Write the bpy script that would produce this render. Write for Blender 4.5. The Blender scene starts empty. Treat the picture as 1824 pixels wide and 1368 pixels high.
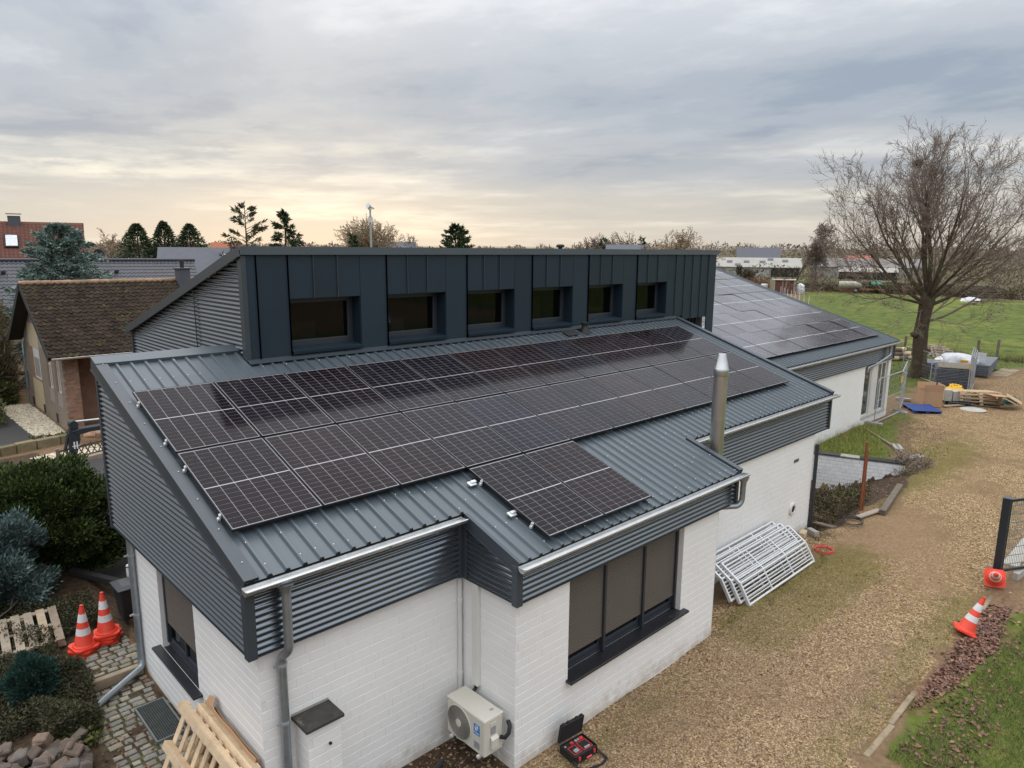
import bpy, bmesh, math, random
import numpy as np
from mathutils import Vector, Matrix

S = bpy.context.scene
COL = S.collection
rnd = random.Random(7)
rng = np.random.default_rng(11)
R = math.radians

# ------------------------------------------------------------------ camera
cam_d = bpy.data.cameras.new('camera')
cam_d.sensor_width = 36.0
cam_d.lens = 24.806
cam_d.clip_start = 0.1
cam_d.clip_end = 9000
cam = bpy.data.objects.new('camera', cam_d)
COL.objects.link(cam)
_yaw, _pit, _rol = 0.8060, 0.1895, 0.0078
_f = Vector((math.cos(_yaw)*math.cos(_pit), math.sin(_yaw)*math.cos(_pit), -math.sin(_pit)))
_r = Vector((math.sin(_yaw), -math.cos(_yaw), 0))
_u = _r.cross(_f)
_r2 = _r*math.cos(_rol) + _u*math.sin(_rol)
_u2 = _u*math.cos(_rol) - _r*math.sin(_rol)
_m = Matrix((_r2, _u2, -_f)).transposed().to_4x4()
_m.translation = Vector((-2.9177, -10.9413, 6.9379))
cam.matrix_world = _m
S.camera = cam

# ------------------------------------------------------------------ sky, sun, exposure
SUN_AZ, SUN_EL = 62.0, 11.0            # degrees from +x, behind the cloud deck
world = bpy.data.worlds.new('World')
S.world = world
world.use_nodes = True

def build_world():
    nt = world.node_tree
    N, L = nt.nodes, nt.links
    N.clear()
    def n(t, **k):
        x = N.new(t)
        for a, b in k.items(): setattr(x, a, b)
        return x
    def math_(op, a, b=None, c=None, clamp=False):
        x = n('ShaderNodeMath', operation=op, use_clamp=clamp)
        for i, v in enumerate((a, b, c)):
            if v is None: continue
            if isinstance(v, (int, float)): x.inputs[i].default_value = v
            else: L.new(v, x.inputs[i])
        return x.outputs[0]
    def ramp(fac, stops, ease='EASE'):
        x = n('ShaderNodeValToRGB')
        x.color_ramp.interpolation = ease
        e = x.color_ramp.elements
        while len(e) > 1: e.remove(e[-1])
        for i, (p, c) in enumerate(stops):
            el = e[0] if i == 0 else e.new(p)
            el.position = p
            el.color = (*c, 1) if len(c) == 3 else c
        L.new(fac, x.inputs[0])
        return x.outputs[0]
    def mix(fac, a, b, bt='MIX'):
        x = n('ShaderNodeMix', data_type='RGBA', blend_type=bt)
        for i, v in ((0, fac), (6, a), (7, b)):
            if isinstance(v, (int, float)): x.inputs[i].default_value = v
            elif isinstance(v, tuple): x.inputs[i].default_value = (*v, 1)
            else: L.new(v, x.inputs[i])
        return x.outputs[2]
    tc = n('ShaderNodeTexCoord').outputs['Generated']
    sep = n('ShaderNodeSeparateXYZ'); L.new(tc, sep.inputs[0])
    X, Y, Z = sep.outputs
    zc = math_('MAXIMUM', Z, 0.0)
    den = math_('ADD', zc, 0.085)
    comb = n('ShaderNodeCombineXYZ')
    L.new(math_('DIVIDE', X, den), comb.inputs[0]); L.new(math_('DIVIDE', Y, den), comb.inputs[1])
    # cloud sheet seen in perspective: stretched across the view axis of the wind
    mp = n('ShaderNodeMapping'); L.new(comb.outputs[0], mp.inputs[0])
    mp.inputs['Rotation'].default_value = (0, 0, R(20)); mp.inputs['Scale'].default_value = (0.80, 0.60, 1); mp.inputs['Location'].default_value = (3.1, 1.7, 0)
    n1 = n('ShaderNodeTexNoise'); n1.inputs['Scale'].default_value = 0.75; n1.inputs['Detail'].default_value = 8; n1.inputs['Roughness'].default_value = 0.55
    n1.inputs['Distortion'].default_value = 0.4
    L.new(mp.outputs[0], n1.inputs[0])
    n2 = n('ShaderNodeTexNoise'); n2.inputs['Scale'].default_value = 2.6; n2.inputs['Detail'].default_value = 9; n2.inputs['Roughness'].default_value = 0.62
    L.new(mp.outputs[0], n2.inputs[0])
    cl = math_('ADD', math_('MULTIPLY', n1.outputs[0], 0.70), math_('MULTIPLY', n2.outputs[0], 0.30))
    # elevation colour of the cloud deck (brighter to the zenith as an overcast sky is)
    deck = ramp(zc, [(0.0, (0.33, 0.315, 0.30)), (0.05, (0.35, 0.34, 0.33)), (0.10, (0.31, 0.325, 0.35)), (0.20, (0.300, 0.328, 0.368)), (0.31, (0.405, 0.428, 0.465)), (0.60, (1.05, 1.07, 1.10)), (1.0, (1.55, 1.57, 1.60))])
    shade = ramp(cl, [(0.38, (0.74, 0.79, 0.86)), (0.46, (0.92, 0.945, 0.97)), (0.53, (1.05, 1.045, 1.04)), (0.62, (1.30, 1.27, 1.23))])
    c = mix(ramp(zc, [(0.0, (0.3,)*3), (0.16, (1,)*3)]), deck, mix(1.0, deck, shade, 'MULTIPLY'))
    # long bright breaks low down, where the light comes under the deck
    mp2 = n('ShaderNodeMapping'); L.new(tc, mp2.inputs[0]); mp2.inputs['Scale'].default_value = (1.5, 1.5, 19)
    mp2.inputs['Rotation'].default_value = (R(-3.0), R(3.6), 0); mp2.inputs['Location'].default_value = (0.6, 0.2, 0.35)
    n3 = n('ShaderNodeTexNoise'); n3.inputs['Scale'].default_value = 1.35; n3.inputs['Detail'].default_value = 6; n3.inputs['Roughness'].default_value = 0.55
    L.new(mp2.outputs[0], n3.inputs[0])
    sx, sy = math.cos(R(SUN_AZ)), math.sin(R(SUN_AZ))
    dot = math_('ADD', math_('MULTIPLY', X, sx), math_('MULTIPLY', Y, sy))
    az = ramp(dot, [(0.0, (0.25,)*3), (0.75, (0.75,)*3), (1.0, (1,)*3)])
    low = ramp(zc, [(0.0, (0.45,)*3), (0.03, (0.9,)*3), (0.075, (1,)*3), (0.11, (0.5,)*3), (0.175, (0,)*3)])
    streak = ramp(n3.outputs[0], [(0.44, (0,)*3), (0.60, (0.55,)*3), (0.72, (1,)*3)])
    f = math_('MULTIPLY', math_('MULTIPLY', streak, low), az, clamp=True)
    f = math_('MULTIPLY', f, ramp(n2.outputs[0], [(0.35, (0.35,)*3), (0.6, (1,)*3)]))
    c = mix(f, c, (0.74, 0.69, 0.57))
    glow = math_('MULTIPLY', math_('MULTIPLY', ramp(zc, [(0, (1,)*3), (0.06, (0.55,)*3), (0.11, (0,)*3)]), az), 0.38)
    c = mix(glow, c, (0.57, 0.52, 0.42))
    # below the horizon
    below = ramp(Z, [(0.0, (0,)*3), (0.002, (1,)*3)], 'LINEAR')
    c = mix(below, (0.16, 0.15, 0.12), c)
    # real blue sky behind the deck
    sky = n('ShaderNodeTexSky'); sky.sky_type = 'NISHITA'; sky.sun_disc = False
    sky.sun_elevation = R(SUN_EL); sky.sun_rotation = R(90 - SUN_AZ)
    bg1 = n('ShaderNodeBackground'); L.new(sky.outputs[0], bg1.inputs[0]); bg1.inputs[1].default_value = 0.06
    bg2 = n('ShaderNodeBackground'); L.new(c, bg2.inputs[0]); bg2.inputs[1].default_value = 1.0
    ms = n('ShaderNodeMixShader'); ms.inputs[0].default_value = 0.95
    L.new(bg1.outputs[0], ms.inputs[1]); L.new(bg2.outputs[0], ms.inputs[2])
    out = n('ShaderNodeOutputWorld'); L.new(ms.outputs[0], out.inputs[0])
build_world()

sun_d = bpy.data.lights.new('sun', 'SUN')
sun_d.energy = 0.5
sun_d.angle = R(25)
sun_d.color = (1.0, 0.9, 0.76)
sun = bpy.data.objects.new('sun', sun_d)
COL.objects.link(sun)
_sd = Vector((math.cos(R(SUN_AZ))*math.cos(R(SUN_EL)), math.sin(R(SUN_AZ))*math.cos(R(SUN_EL)), math.sin(R(SUN_EL))))
sun.rotation_euler = _sd.to_track_quat('Z', 'Y').to_euler()

S.view_settings.view_transform = 'Standard'
S.view_settings.look = 'None'
S.view_settings.exposure = 0.70
S.view_settings.gamma = 1.0
S.view_settings.use_curve_mapping = False
S.render.engine = 'CYCLES'
S.cycles.use_denoising = True
S.cycles.max_bounces = 6
S.cycles.diffuse_bounces = 3
S.cycles.glossy_bounces = 3
S.cycles.transparent_max_bounces = 8
S.cycles.caustics_reflective = False
S.cycles.caustics_refractive = False

# ------------------------------------------------------------------ helpers
WL = {}            # world location of every object that parents others

def link(o, parent=None):
    COL.objects.link(o)
    if parent is not None: o.parent = parent
    return o

def thing(name, label, cat, loc=(0, 0, 0), rz=0.0, group=None):
    o = bpy.data.objects.new(name, None)
    o.empty_display_size = 0.2
    o.location = loc
    o.rotation_euler = (0, 0, rz)
    link(o)
    WL[o.name] = Vector(loc)
    return tag(o, label, cat, group)

def tag(o, label, cat, group=None):
    o['label'] = label; o['category'] = cat
    if group: o['group'] = group
    return o

def struct(o):
    o['kind'] = 'structure'; return o

def stuff(o):
    o['kind'] = 'stuff'; return o

class MB:
    """collects polygons, then links them as ONE mesh object"""
    def __init__(s): s.v = []; s.f = []
    def add(s, vs, fs):
        b = len(s.v)
        s.v += [tuple(v) for v in vs]
        s.f += [tuple(i+b for i in f) for f in fs]
        return s
    def box(s, x0, x1, y0, y1, z0, z1, M=None):
        vs = [Vector((x, y, z)) for z in (z0, z1) for y in (y0, y1) for x in (x0, x1)]
        if M is not None: vs = [M @ v for v in vs]
        return s.add(vs, [(0, 2, 3, 1), (4, 5, 7, 6), (0, 1, 5, 4), (2, 6, 7, 3), (0, 4, 6, 2), (1, 3, 7, 5)])
    def beam(s, p, q, w, h, up=(0, 0, 1)):
        p, q = Vector(p), Vector(q); d = (q-p).normalized()
        u = Vector(up); a = d.cross(u)
        if a.length < 1e-4: a = d.cross(Vector((1, 0, 0)))
        a.normalize(); b = a.cross(d)
        vs = [e + a*i*w/2 + b*j*h/2 for e in (p, q) for i, j in ((-1, -1), (1, -1), (1, 1), (-1, 1))]
        return s.add(vs, [(0, 1, 2, 3)[::-1], (4, 5, 6, 7), (0, 1, 5, 4), (1, 2, 6, 5), (2, 3, 7, 6), (3, 0, 4, 7)])
    def tube(s, pts, r, n=8, cap=True):
        pts = [Vector(p) for p in pts]
        rs = r if isinstance(r, (list, tuple)) else [r]*len(pts)
        vs = []; fs = []; a = None
        for i, p in enumerate(pts):
            d = (pts[min(i+1, len(pts)-1)] - pts[max(i-1, 0)]).normalized()
            if a is None:
                a = d.cross(Vector((0, 0, 1)))
                if a.length < 1e-3: a = d.cross(Vector((1, 0, 0)))
            else: a = a - d*a.dot(d)
            a.normalize(); b = d.cross(a)
            for k in range(n):
                t = 2*math.pi*k/n
                vs.append(p + (a*math.cos(t)+b*math.sin(t))*rs[i])
            if i:
                o = (i-1)*n
                for k in range(n): fs.append((o+k, o+(k+1) % n, o+n+(k+1) % n, o+n+k))
        if cap:
            fs.append(tuple(range(n))[::-1]); fs.append(tuple(range((len(pts)-1)*n, len(pts)*n)))
        return s.add(vs, fs)
    def lathe(s, prof, n=16, c=(0, 0, 0), M=None, cap=True):
        vs = []; fs = []
        for r, z in prof:
            for k in range(n):
                t = 2*math.pi*k/n; v = Vector((r*math.cos(t), r*math.sin(t), z))
                if M is not None: v = M @ v
                vs.append(v + Vector(c))
        for i in range(len(prof)-1):
            o = i*n
            for k in range(n): fs.append((o+k, o+(k+1) % n, o+n+(k+1) % n, o+n+k))
        if cap:
            fs.append(tuple(range(n))[::-1]); fs.append(tuple(range((len(prof)-1)*n, len(prof)*n)))
        return s.add(vs, fs)
    def prism(s, poly, fn, h0, h1):
        """2-D polygon (a, b) extruded from h0 to h1; fn(a, b, h) gives the point"""
        n = len(poly)
        vs = [fn(a, b, h) for h in (h0, h1) for a, b in poly]
        return s.add(vs, [tuple(range(n))[::-1], tuple(range(n, 2*n))] + [(i, (i+1) % n, n+(i+1) % n, n+i) for i in range(n)])
    def quad(s, *p): return s.add(p, [tuple(range(len(p)))])
    def mesh(s, name, m, off=None, smooth=None):
        me = bpy.data.meshes.new(name)
        vs = s.v if off is None else [(v[0]-off[0], v[1]-off[1], v[2]-off[2]) for v in s.v]
        me.from_pydata(vs, [], s.f)
        if m: me.materials.append(m)
        if smooth is not None:
            me.shade_smooth(); me.set_sharp_from_angle(angle=R(smooth))
        me.update()
        return me
    def build(s, name, m, parent=None, smooth=None, bev=0.0, local=False):
        off = None
        if parent is not None and not local: off = WL.get(parent.name, Vector((0, 0, 0)))
        me = s.mesh(name, m, off, smooth)
        o = bpy.data.objects.new(name, me)
        link(o, parent)
        WL[o.name] = off if off is not None else Vector((0, 0, 0))
        if bev: bevel(o, bev)
        return o

def bevel(o, w, seg=1):
    b = o.modifiers.new('bevel', 'BEVEL'); b.width = w; b.segments = seg; b.limit_method = 'ANGLE'; b.angle_limit = R(40)
    return o

def npmesh(name, V, F, m, parent=None, smooth=False):
    """V (n,3), F (k,c) with c constant"""
    off = WL.get(parent.name, Vector((0, 0, 0))) if parent is not None else Vector((0, 0, 0))
    V = np.asarray(V, np.float32) - np.array(off, np.float32)
    F = np.asarray(F, np.int32)
    me = bpy.data.meshes.new(name)
    me.vertices.add(len(V)); me.vertices.foreach_set('co', V.ravel())
    me.loops.add(F.size); me.loops.foreach_set('vertex_index', F.ravel())
    me.polygons.add(len(F)); me.polygons.foreach_set('loop_start', np.arange(0, F.size, F.shape[1], dtype=np.int32))
    me.update(calc_edges=True)
    if m: me.materials.append(m)
    if smooth: me.shade_smooth()
    o = bpy.data.objects.new(name, me)
    link(o, parent)
    WL[o.name] = off
    return o

def inst(me, name, parent, mat4):
    o = bpy.data.objects.new(name, me)
    link(o, parent)
    o.matrix_local = mat4
    return o

def copy_tree(o, parent=None):
    c = o.copy(); COL.objects.link(c)
    if parent is not None: c.parent = parent
    for ch in list(o.children): copy_tree(ch, c)
    return c

def slopeM(x, y, z, al):
    """local (x, up-slope, normal) to world"""
    return Matrix.Translation((x, y, z)) @ Matrix.Rotation(al, 4, 'X')

# ------------------------------------------------------------------ materials
MATS = {}
def M(name, col, rough=0.6, metal=0.0, var=0.0, vscale=3.0, bump=0.0, bscale=40.0, spec=0.5, coat=0.0,
      col2=None, c2scale=2.0, c2lo=0.5, c2hi=0.65, objvar=0.0, island=0.0, stretch=None, hue=None, rvar=0.0, detail=6, stint=None, splash=None):
    """principled material: colour with noise variation (world position), a second colour in patches, fine relief"""
    m = bpy.data.materials.new(name); m.use_nodes = True
    nt = m.node_tree; N = nt.nodes; L = nt.links
    b = N['Principled BSDF']
    b.inputs['Roughness'].default_value = rough; b.inputs['Metallic'].default_value = metal
    b.inputs['Specular IOR Level'].default_value = spec
    b.inputs['Coat Weight'].default_value = coat; b.inputs['Coat Roughness'].default_value = 0.05
    geo = N.new('ShaderNodeNewGeometry')
    pos = geo.outputs['Position']
    if stretch:
        mp = N.new('ShaderNodeMapping'); mp.inputs['Scale'].default_value = stretch; L.new(pos, mp.inputs[0]); pos = mp.outputs[0]
    def noise(sc, det=detail, ro=0.6):
        x = N.new('ShaderNodeTexNoise'); x.inputs['Scale'].default_value = sc; x.inputs['Detail'].default_value = det; x.inputs['Roughness'].default_value = ro
        L.new(pos, x.inputs[0]); return x.outputs[0]
    if stint: b.inputs['Specular Tint'].default_value = (*stint, 1)
    cur = None
    def src():
        if cur is not None: return cur
        x = N.new('ShaderNodeRGB'); x.outputs[0].default_value = (*col, 1); return x.outputs[0]
    def maprange(v, a, b_, c, d, sm=False):
        x = N.new('ShaderNodeMapRange'); x.inputs[1].default_value = a; x.inputs[2].default_value = b_; x.inputs[3].default_value = c; x.inputs[4].default_value = d
        if sm: x.interpolation_type = 'SMOOTHSTEP'
        L.new(v, x.inputs[0]); return x.outputs[0]
    if col2 is not None:
        mx = N.new('ShaderNodeMix'); mx.data_type = 'RGBA'
        L.new(maprange(noise(c2scale, 8, 0.65), c2lo, c2hi, 0, 1, True), mx.inputs[0]); mx.inputs[6].default_value = (*col, 1); mx.inputs[7].default_value = (*col2, 1)
        cur = mx.outputs[2]
    if splash:      # mud splashed up from the ground in ragged blotches
        sp = N.new('ShaderNodeSeparateXYZ'); L.new(geo.outputs['Position'], sp.inputs[0])
        ad = N.new('ShaderNodeMath'); ad.operation = 'MULTIPLY_ADD'; L.new(noise(5.0, 8, 0.7), ad.inputs[0]); ad.inputs[1].default_value = 0.9; L.new(maprange(sp.outputs[2], 0.0, 0.8, 0.34, -0.35), ad.inputs[2])
        mx = N.new('ShaderNodeMix'); mx.data_type = 'RGBA'; L.new(maprange(ad.outputs[0], 0.50, 0.85, 0, 0.75, True), mx.inputs[0]); L.new(src(), mx.inputs[6]); mx.inputs[7].default_value = (*splash, 1); cur = mx.outputs[2]
    fac = None
    if var:
        fac = maprange(noise(vscale), 0.25, 0.75, 1-var, 1+var)
    for amt, sock in ((objvar, 'obj'), (island, 'isl')):
        if amt:
            if sock == 'obj':
                oi = N.new('ShaderNodeObjectInfo'); v = oi.outputs['Random']
            else: v = geo.outputs['Random Per Island']
            f2 = maprange(v, 0, 1, 1-amt, 1+amt)
            if fac is None: fac = f2
            else:
                mm = N.new('ShaderNodeMath'); mm.operation = 'MULTIPLY'; L.new(fac, mm.inputs[0]); L.new(f2, mm.inputs[1]); fac = mm.outputs[0]
    if hue is not None:       # second tint chosen per island / object
        mx = N.new('ShaderNodeMix'); mx.data_type = 'RGBA'
        if objvar:
            oi = N.new('ShaderNodeObjectInfo'); rv = oi.outputs['Random']
            m3 = N.new('ShaderNodeMath'); m3.operation = 'MULTIPLY'; m3.inputs[1].default_value = 7.31; L.new(rv, m3.inputs[0])
            m4 = N.new('ShaderNodeMath'); m4.operation = 'FRACT'; L.new(m3.outputs[0], m4.inputs[0]); rv = m4.outputs[0]
        else:
            m3 = N.new('ShaderNodeMath'); m3.operation = 'MULTIPLY'; m3.inputs[1].default_value = 7.31; L.new(geo.outputs['Random Per Island'], m3.inputs[0])
            m4 = N.new('ShaderNodeMath'); m4.operation = 'FRACT'; L.new(m3.outputs[0], m4.inputs[0]); rv = m4.outputs[0]
        L.new(rv, mx.inputs[0]); L.new(src(), mx.inputs[6]); mx.inputs[7].default_value = (*hue, 1); cur = mx.outputs[2]
    if fac is not None:
        vm = N.new('ShaderNodeVectorMath'); vm.operation = 'SCALE'
        L.new(src(), vm.inputs[0]); L.new(fac, vm.inputs['Scale']); cur = vm.outputs[0]
    if cur is not None: L.new(cur, b.inputs['Base Color'])
    else: b.inputs['Base Color'].default_value = (*col, 1)
    if rvar:
        L.new(maprange(noise(vscale*1.7), 0.3, 0.7, max(0.02, rough-rvar), rough+rvar), b.inputs['Roughness'])
    if bump:
        bp = N.new('ShaderNodeBump'); bp.inputs['Strength'].default_value = bump; bp.inputs['Distance'].default_value = 0.02
        L.new(noise(bscale), bp.inputs['Height']); L.new(bp.outputs[0], b.inputs['Normal'])
    MATS[name] = m
    return m

M('white_paint', (0.855, 0.845, 0.83), 0.62, var=0.03, vscale=1.1, bump=0.08, bscale=55, col2=(0.76, 0.74, 0.705), c2scale=0.9, c2lo=0.56, c2hi=0.78, objvar=0.012, splash=(0.52, 0.46, 0.38))
M('white_joint', (0.80, 0.79, 0.77), 0.7, var=0.05, vscale=3)
M('white_plain', (0.76, 0.75, 0.735), 0.6, var=0.05, vscale=1.5, bump=0.15, bscale=60)
M('pit_wall', (0.90, 0.90, 0.90), 0.65, var=0.08, vscale=2, bump=0.2, bscale=50, col2=(0.36, 0.35, 0.29), c2scale=1.4, c2lo=0.60, c2hi=0.82, objvar=0.06)
M('roof_metal', (0.080, 0.099, 0.114), 0.36, var=0.08, vscale=0.9, bump=0.06, bscale=3, rvar=0.08, col2=(0.085, 0.105, 0.115), c2scale=1.3, c2lo=0.52, c2hi=0.75)
M('cladding', (0.165, 0.187, 0.212), 0.20, 0.85, var=0.05, vscale=0.8, rvar=0.04)
M('trim', (0.046, 0.058, 0.070), 0.40, var=0.05, vscale=1.2, bump=0.02, bscale=3, rvar=0.05)
M('dormer_panel', (0.017, 0.031, 0.045), 0.45, spec=0.35, var=0.10, vscale=0.8, bump=0.10, bscale=1.6, objvar=0.10, rvar=0.08)
M('dark_frame', (0.030, 0.036, 0.046), 0.42, var=0.08, vscale=3)
M('black', (0.012, 0.012, 0.013), 0.55)
M('foam_black', (0.014, 0.014, 0.016), 0.9)
M('zinc', (0.56, 0.57, 0.57), 0.34, 0.85, var=0.12, vscale=6, rvar=0.1)
M('zinc_pipe', (0.34, 0.38, 0.41), 0.42, 0.75, var=0.18, vscale=5, rvar=0.12)
M('steel', (0.50, 0.475, 0.44), 0.36, 0.9, var=0.15, vscale=3.5, stretch=(1, 1, 0.25), rvar=0.1, col2=(0.33, 0.29, 0.25), c2scale=1.5, c2lo=0.55, c2hi=0.8)
M('alu', (0.72, 0.73, 0.74), 0.38, 0.35, var=0.06, vscale=6)
M('grate_metal', (0.17, 0.19, 0.18), 0.55, 0.4, var=0.2, vscale=8)
M('galv', (0.42, 0.44, 0.46), 0.5, 0.5, var=0.15, vscale=6)
M('panel_frame', (0.012, 0.012, 0.013), 0.45)
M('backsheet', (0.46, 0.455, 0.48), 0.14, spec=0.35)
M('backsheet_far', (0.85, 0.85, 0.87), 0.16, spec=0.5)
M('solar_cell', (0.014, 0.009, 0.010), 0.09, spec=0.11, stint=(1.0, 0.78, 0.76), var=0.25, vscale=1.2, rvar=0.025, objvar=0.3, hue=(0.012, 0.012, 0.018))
M('solar_sky_grey', (0.075, 0.072, 0.084), 0.13, spec=0.85, var=0.3, vscale=0.8, rvar=0.05, objvar=0.3)  # grey base puts the sky's reflection into the colour of the wing cells
M('glass', (0.003, 0.0035, 0.004), 0.02, spec=0.24, var=0.5, vscale=1.0)
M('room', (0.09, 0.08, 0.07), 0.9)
M('curtain_blue', (0.05, 0.12, 0.26), 0.8)
M('room_wood', (0.50, 0.34, 0.20), 0.7, var=0.2, vscale=4)
M('room_white', (0.7, 0.7, 0.68), 0.8)
M('glass_green', (0.06, 0.075, 0.065), 0.05, spec=0.6, var=0.4, vscale=1.0)
M('shutter', (0.135, 0.115, 0.100), 0.45)
M('sill_stone', (0.022, 0.022, 0.025), 0.35, var=0.25, vscale=7, bump=0.1, bscale=30, col2=(0.20, 0.20, 0.20), c2scale=5, c2lo=0.66, c2hi=0.76)
M('cap_stone', (0.045, 0.042, 0.036), 0.8, var=0.5, vscale=9, bump=0.5, bscale=30, col2=(0.30, 0.26, 0.19), c2scale=7, c2lo=0.62, c2hi=0.75)
M('pvc_white', (0.70, 0.69, 0.66), 0.45, var=0.04, vscale=3)
M('pvc_grey', (0.19, 0.20, 0.22), 0.4, var=0.08, vscale=4)
M('ac_body', (0.62, 0.59, 0.51), 0.5, var=0.05, vscale=3, col2=(0.45, 0.40, 0.31), c2scale=4, c2lo=0.62, c2hi=0.8)
M('ac_dark', (0.10, 0.095, 0.085), 0.6)
M('ac_grille', (0.38, 0.36, 0.31), 0.5)
M('blue_label', (0.02, 0.20, 0.55), 0.4)
M('print_white', (0.8, 0.8, 0.8), 0.5)
M('label_grey', (0.30, 0.31, 0.33), 0.5, var=0.35, vscale=60)
M('rubber', (0.014, 0.014, 0.015), 0.6)
M('cone_red', (0.80, 0.062, 0.03), 0.5, var=0.12, vscale=7, objvar=0.08, col2=(0.42, 0.07, 0.04), c2scale=10, c2lo=0.60, c2hi=0.76)
M('cone_white', (0.74, 0.74, 0.74), 0.4, var=0.10, vscale=9, col2=(0.45, 0.42, 0.38), c2scale=14, c2lo=0.62, c2hi=0.72)
M('red_plastic', (0.70, 0.05, 0.05), 0.4)
M('wood_new', (0.62, 0.465, 0.30), 0.75, var=0.22, vscale=6, bump=0.2, bscale=30, objvar=0.16, col2=(0.40, 0.26, 0.14), c2scale=3.2, c2lo=0.62, c2hi=0.74)
M('wood_grey', (0.34, 0.265, 0.185), 0.8, var=0.25, vscale=7, bump=0.3, bscale=40, objvar=0.28, hue=(0.30, 0.25, 0.20))
M('wood_old', (0.17, 0.135, 0.10), 0.85, var=0.3, vscale=6, bump=0.4, bscale=25, objvar=0.2)
M('carton', (0.44, 0.27, 0.155), 0.75, var=0.07, vscale=3)
M('rust', (0.26, 0.085, 0.035), 0.85, var=0.3, vscale=12)
M('sett', (0.145, 0.100, 0.070), 0.8, var=0.3, vscale=9, bump=0.5, bscale=28, objvar=0.30, hue=(0.12, 0.102, 0.092))
M('moss_joint', (0.060, 0.052, 0.024), 0.95, var=0.4, vscale=9, bump=0.5, bscale=30, col2=(0.07, 0.075, 0.02), c2scale=4)
M('cobble', (0.27, 0.24, 0.175), 0.8, var=0.25, vscale=14, bump=0.4, bscale=40, objvar=0.28, hue=(0.21, 0.205, 0.19))
M('kerb_earthy', (0.30, 0.235, 0.155), 0.9, var=0.25, vscale=5, bump=0.5, bscale=30, col2=(0.17, 0.13, 0.08), c2scale=2.5, c2lo=0.45, c2hi=0.6)
M('wall_sandstone', (0.185, 0.145, 0.085), 0.9, var=0.3, vscale=4, bump=0.5, bscale=25, objvar=0.2, col2=(0.12, 0.115, 0.035), c2scale=2.5, c2lo=0.5, c2hi=0.68)
M('concrete', (0.34, 0.32, 0.28), 0.85, var=0.2, vscale=4, bump=0.3, bscale=40, col2=(0.19, 0.19, 0.10), c2scale=3, c2lo=0.55, c2hi=0.75)
M('concrete_pale', (0.42, 0.40, 0.36), 0.85, var=0.15, vscale=4, bump=0.3, bscale=40)
M('blue_plastic', (0.012, 0.05, 0.22), 0.45, var=0.12, vscale=4)
M('yellow_plastic', (0.75, 0.42, 0.02), 0.5, var=0.1, vscale=5)
M('film_white', (0.66, 0.67, 0.70), 0.25, var=0.2, vscale=5, bump=0.5, bscale=6)
M('mesh_grey', (0.11, 0.125, 0.145), 0.5, var=0.3, vscale=6, col2=(0.20, 0.22, 0.25), c2scale=14, c2lo=0.55, c2hi=0.68)
M('gate_paint', (0.020, 0.026, 0.034), 0.4)
M('house_brick', (0.265, 0.205, 0.155), 0.85, var=0.12, vscale=2.5, objvar=0.12)
M('brick_orange', (0.30, 0.165, 0.105), 0.85, var=0.2, vscale=4, objvar=0.22, hue=(0.235, 0.15, 0.11))
M('mortar', (0.30, 0.27, 0.235), 0.9, var=0.1, vscale=5)
M('house_render', (0.52, 0.42, 0.265), 0.85, var=0.08, vscale=3)
M('roof_tile', (0.036, 0.025, 0.018), 0.9, spec=0.15, var=0.35, vscale=2.5, bump=0.4, bscale=30, objvar=0.35, col2=(0.085, 0.085, 0.022), c2scale=4.5, c2lo=0.56, c2hi=0.70)
M('ridge_tile', (0.27, 0.165, 0.10), 0.85, var=0.3, vscale=4, bump=0.3, bscale=30, objvar=0.2, col2=(0.2, 0.2, 0.05), c2scale=1.5, c2lo=0.56, c2hi=0.68)
M('tile_glazed', (0.050, 0.050, 0.062), 0.38, spec=0.3, var=0.25, vscale=3)
M('tile_red', (0.135, 0.048, 0.030), 0.75, var=0.2, vscale=3)
M('tile_orange', (0.34, 0.105, 0.045), 0.8, var=0.15, vscale=3)
M('slate', (0.085, 0.090, 0.108), 0.7, var=0.15, vscale=2)
M('far_white', (0.38, 0.37, 0.345), 0.7, var=0.12, vscale=0.4)
M('far_roof', (0.33, 0.31, 0.275), 0.7, var=0.15, vscale=0.5)
M('far_roof_grey', (0.19, 0.17, 0.16), 0.8, var=0.15, vscale=0.3)
M('far_dark', (0.030, 0.027, 0.025), 0.9)
M('far_red', (0.33, 0.10, 0.07), 0.8, var=0.1, vscale=1)
M('shed_brown', (0.125, 0.052, 0.036), 0.8, var=0.15, vscale=2)
M('tank', (0.36, 0.335, 0.27), 0.6, var=0.2, vscale=1.5)
M('junk', (0.19, 0.15, 0.10), 0.85, var=0.5, vscale=0.8, objvar=0.5, hue=(0.10, 0.12, 0.06))
M('bark', (0.080, 0.060, 0.043), 0.9, spec=0.2, var=0.4, vscale=5, bump=0.7, bscale=14, col2=(0.105, 0.105, 0.055), c2scale=0.7, c2lo=0.5, c2hi=0.65)
M('twig', (0.20, 0.15, 0.12), 0.85, var=0.25, vscale=0.6)
M('twig_far', (0.20, 0.15, 0.115), 0.9, island=0.2)
M('twig_pale', (0.30, 0.23, 0.15), 0.9, island=0.2)
M('nest', (0.06, 0.045, 0.035), 0.9, island=0.3)
M('conifer_dark', (0.036, 0.062, 0.028), 0.75, island=0.55, hue=(0.060, 0.085, 0.028))
M('larch', (0.10, 0.085, 0.035), 0.8, island=0.5, hue=(0.055, 0.075, 0.025))
M('yew', (0.013, 0.030, 0.007), 0.7, island=0.6, hue=(0.075, 0.110, 0.014))
M('spruce_blue', (0.20, 0.275, 0.245), 0.75, island=0.45, hue=(0.14, 0.19, 0.155))
M('juniper', (0.13, 0.195, 0.185), 0.75, island=0.5, hue=(0.085, 0.135, 0.12))
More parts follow.
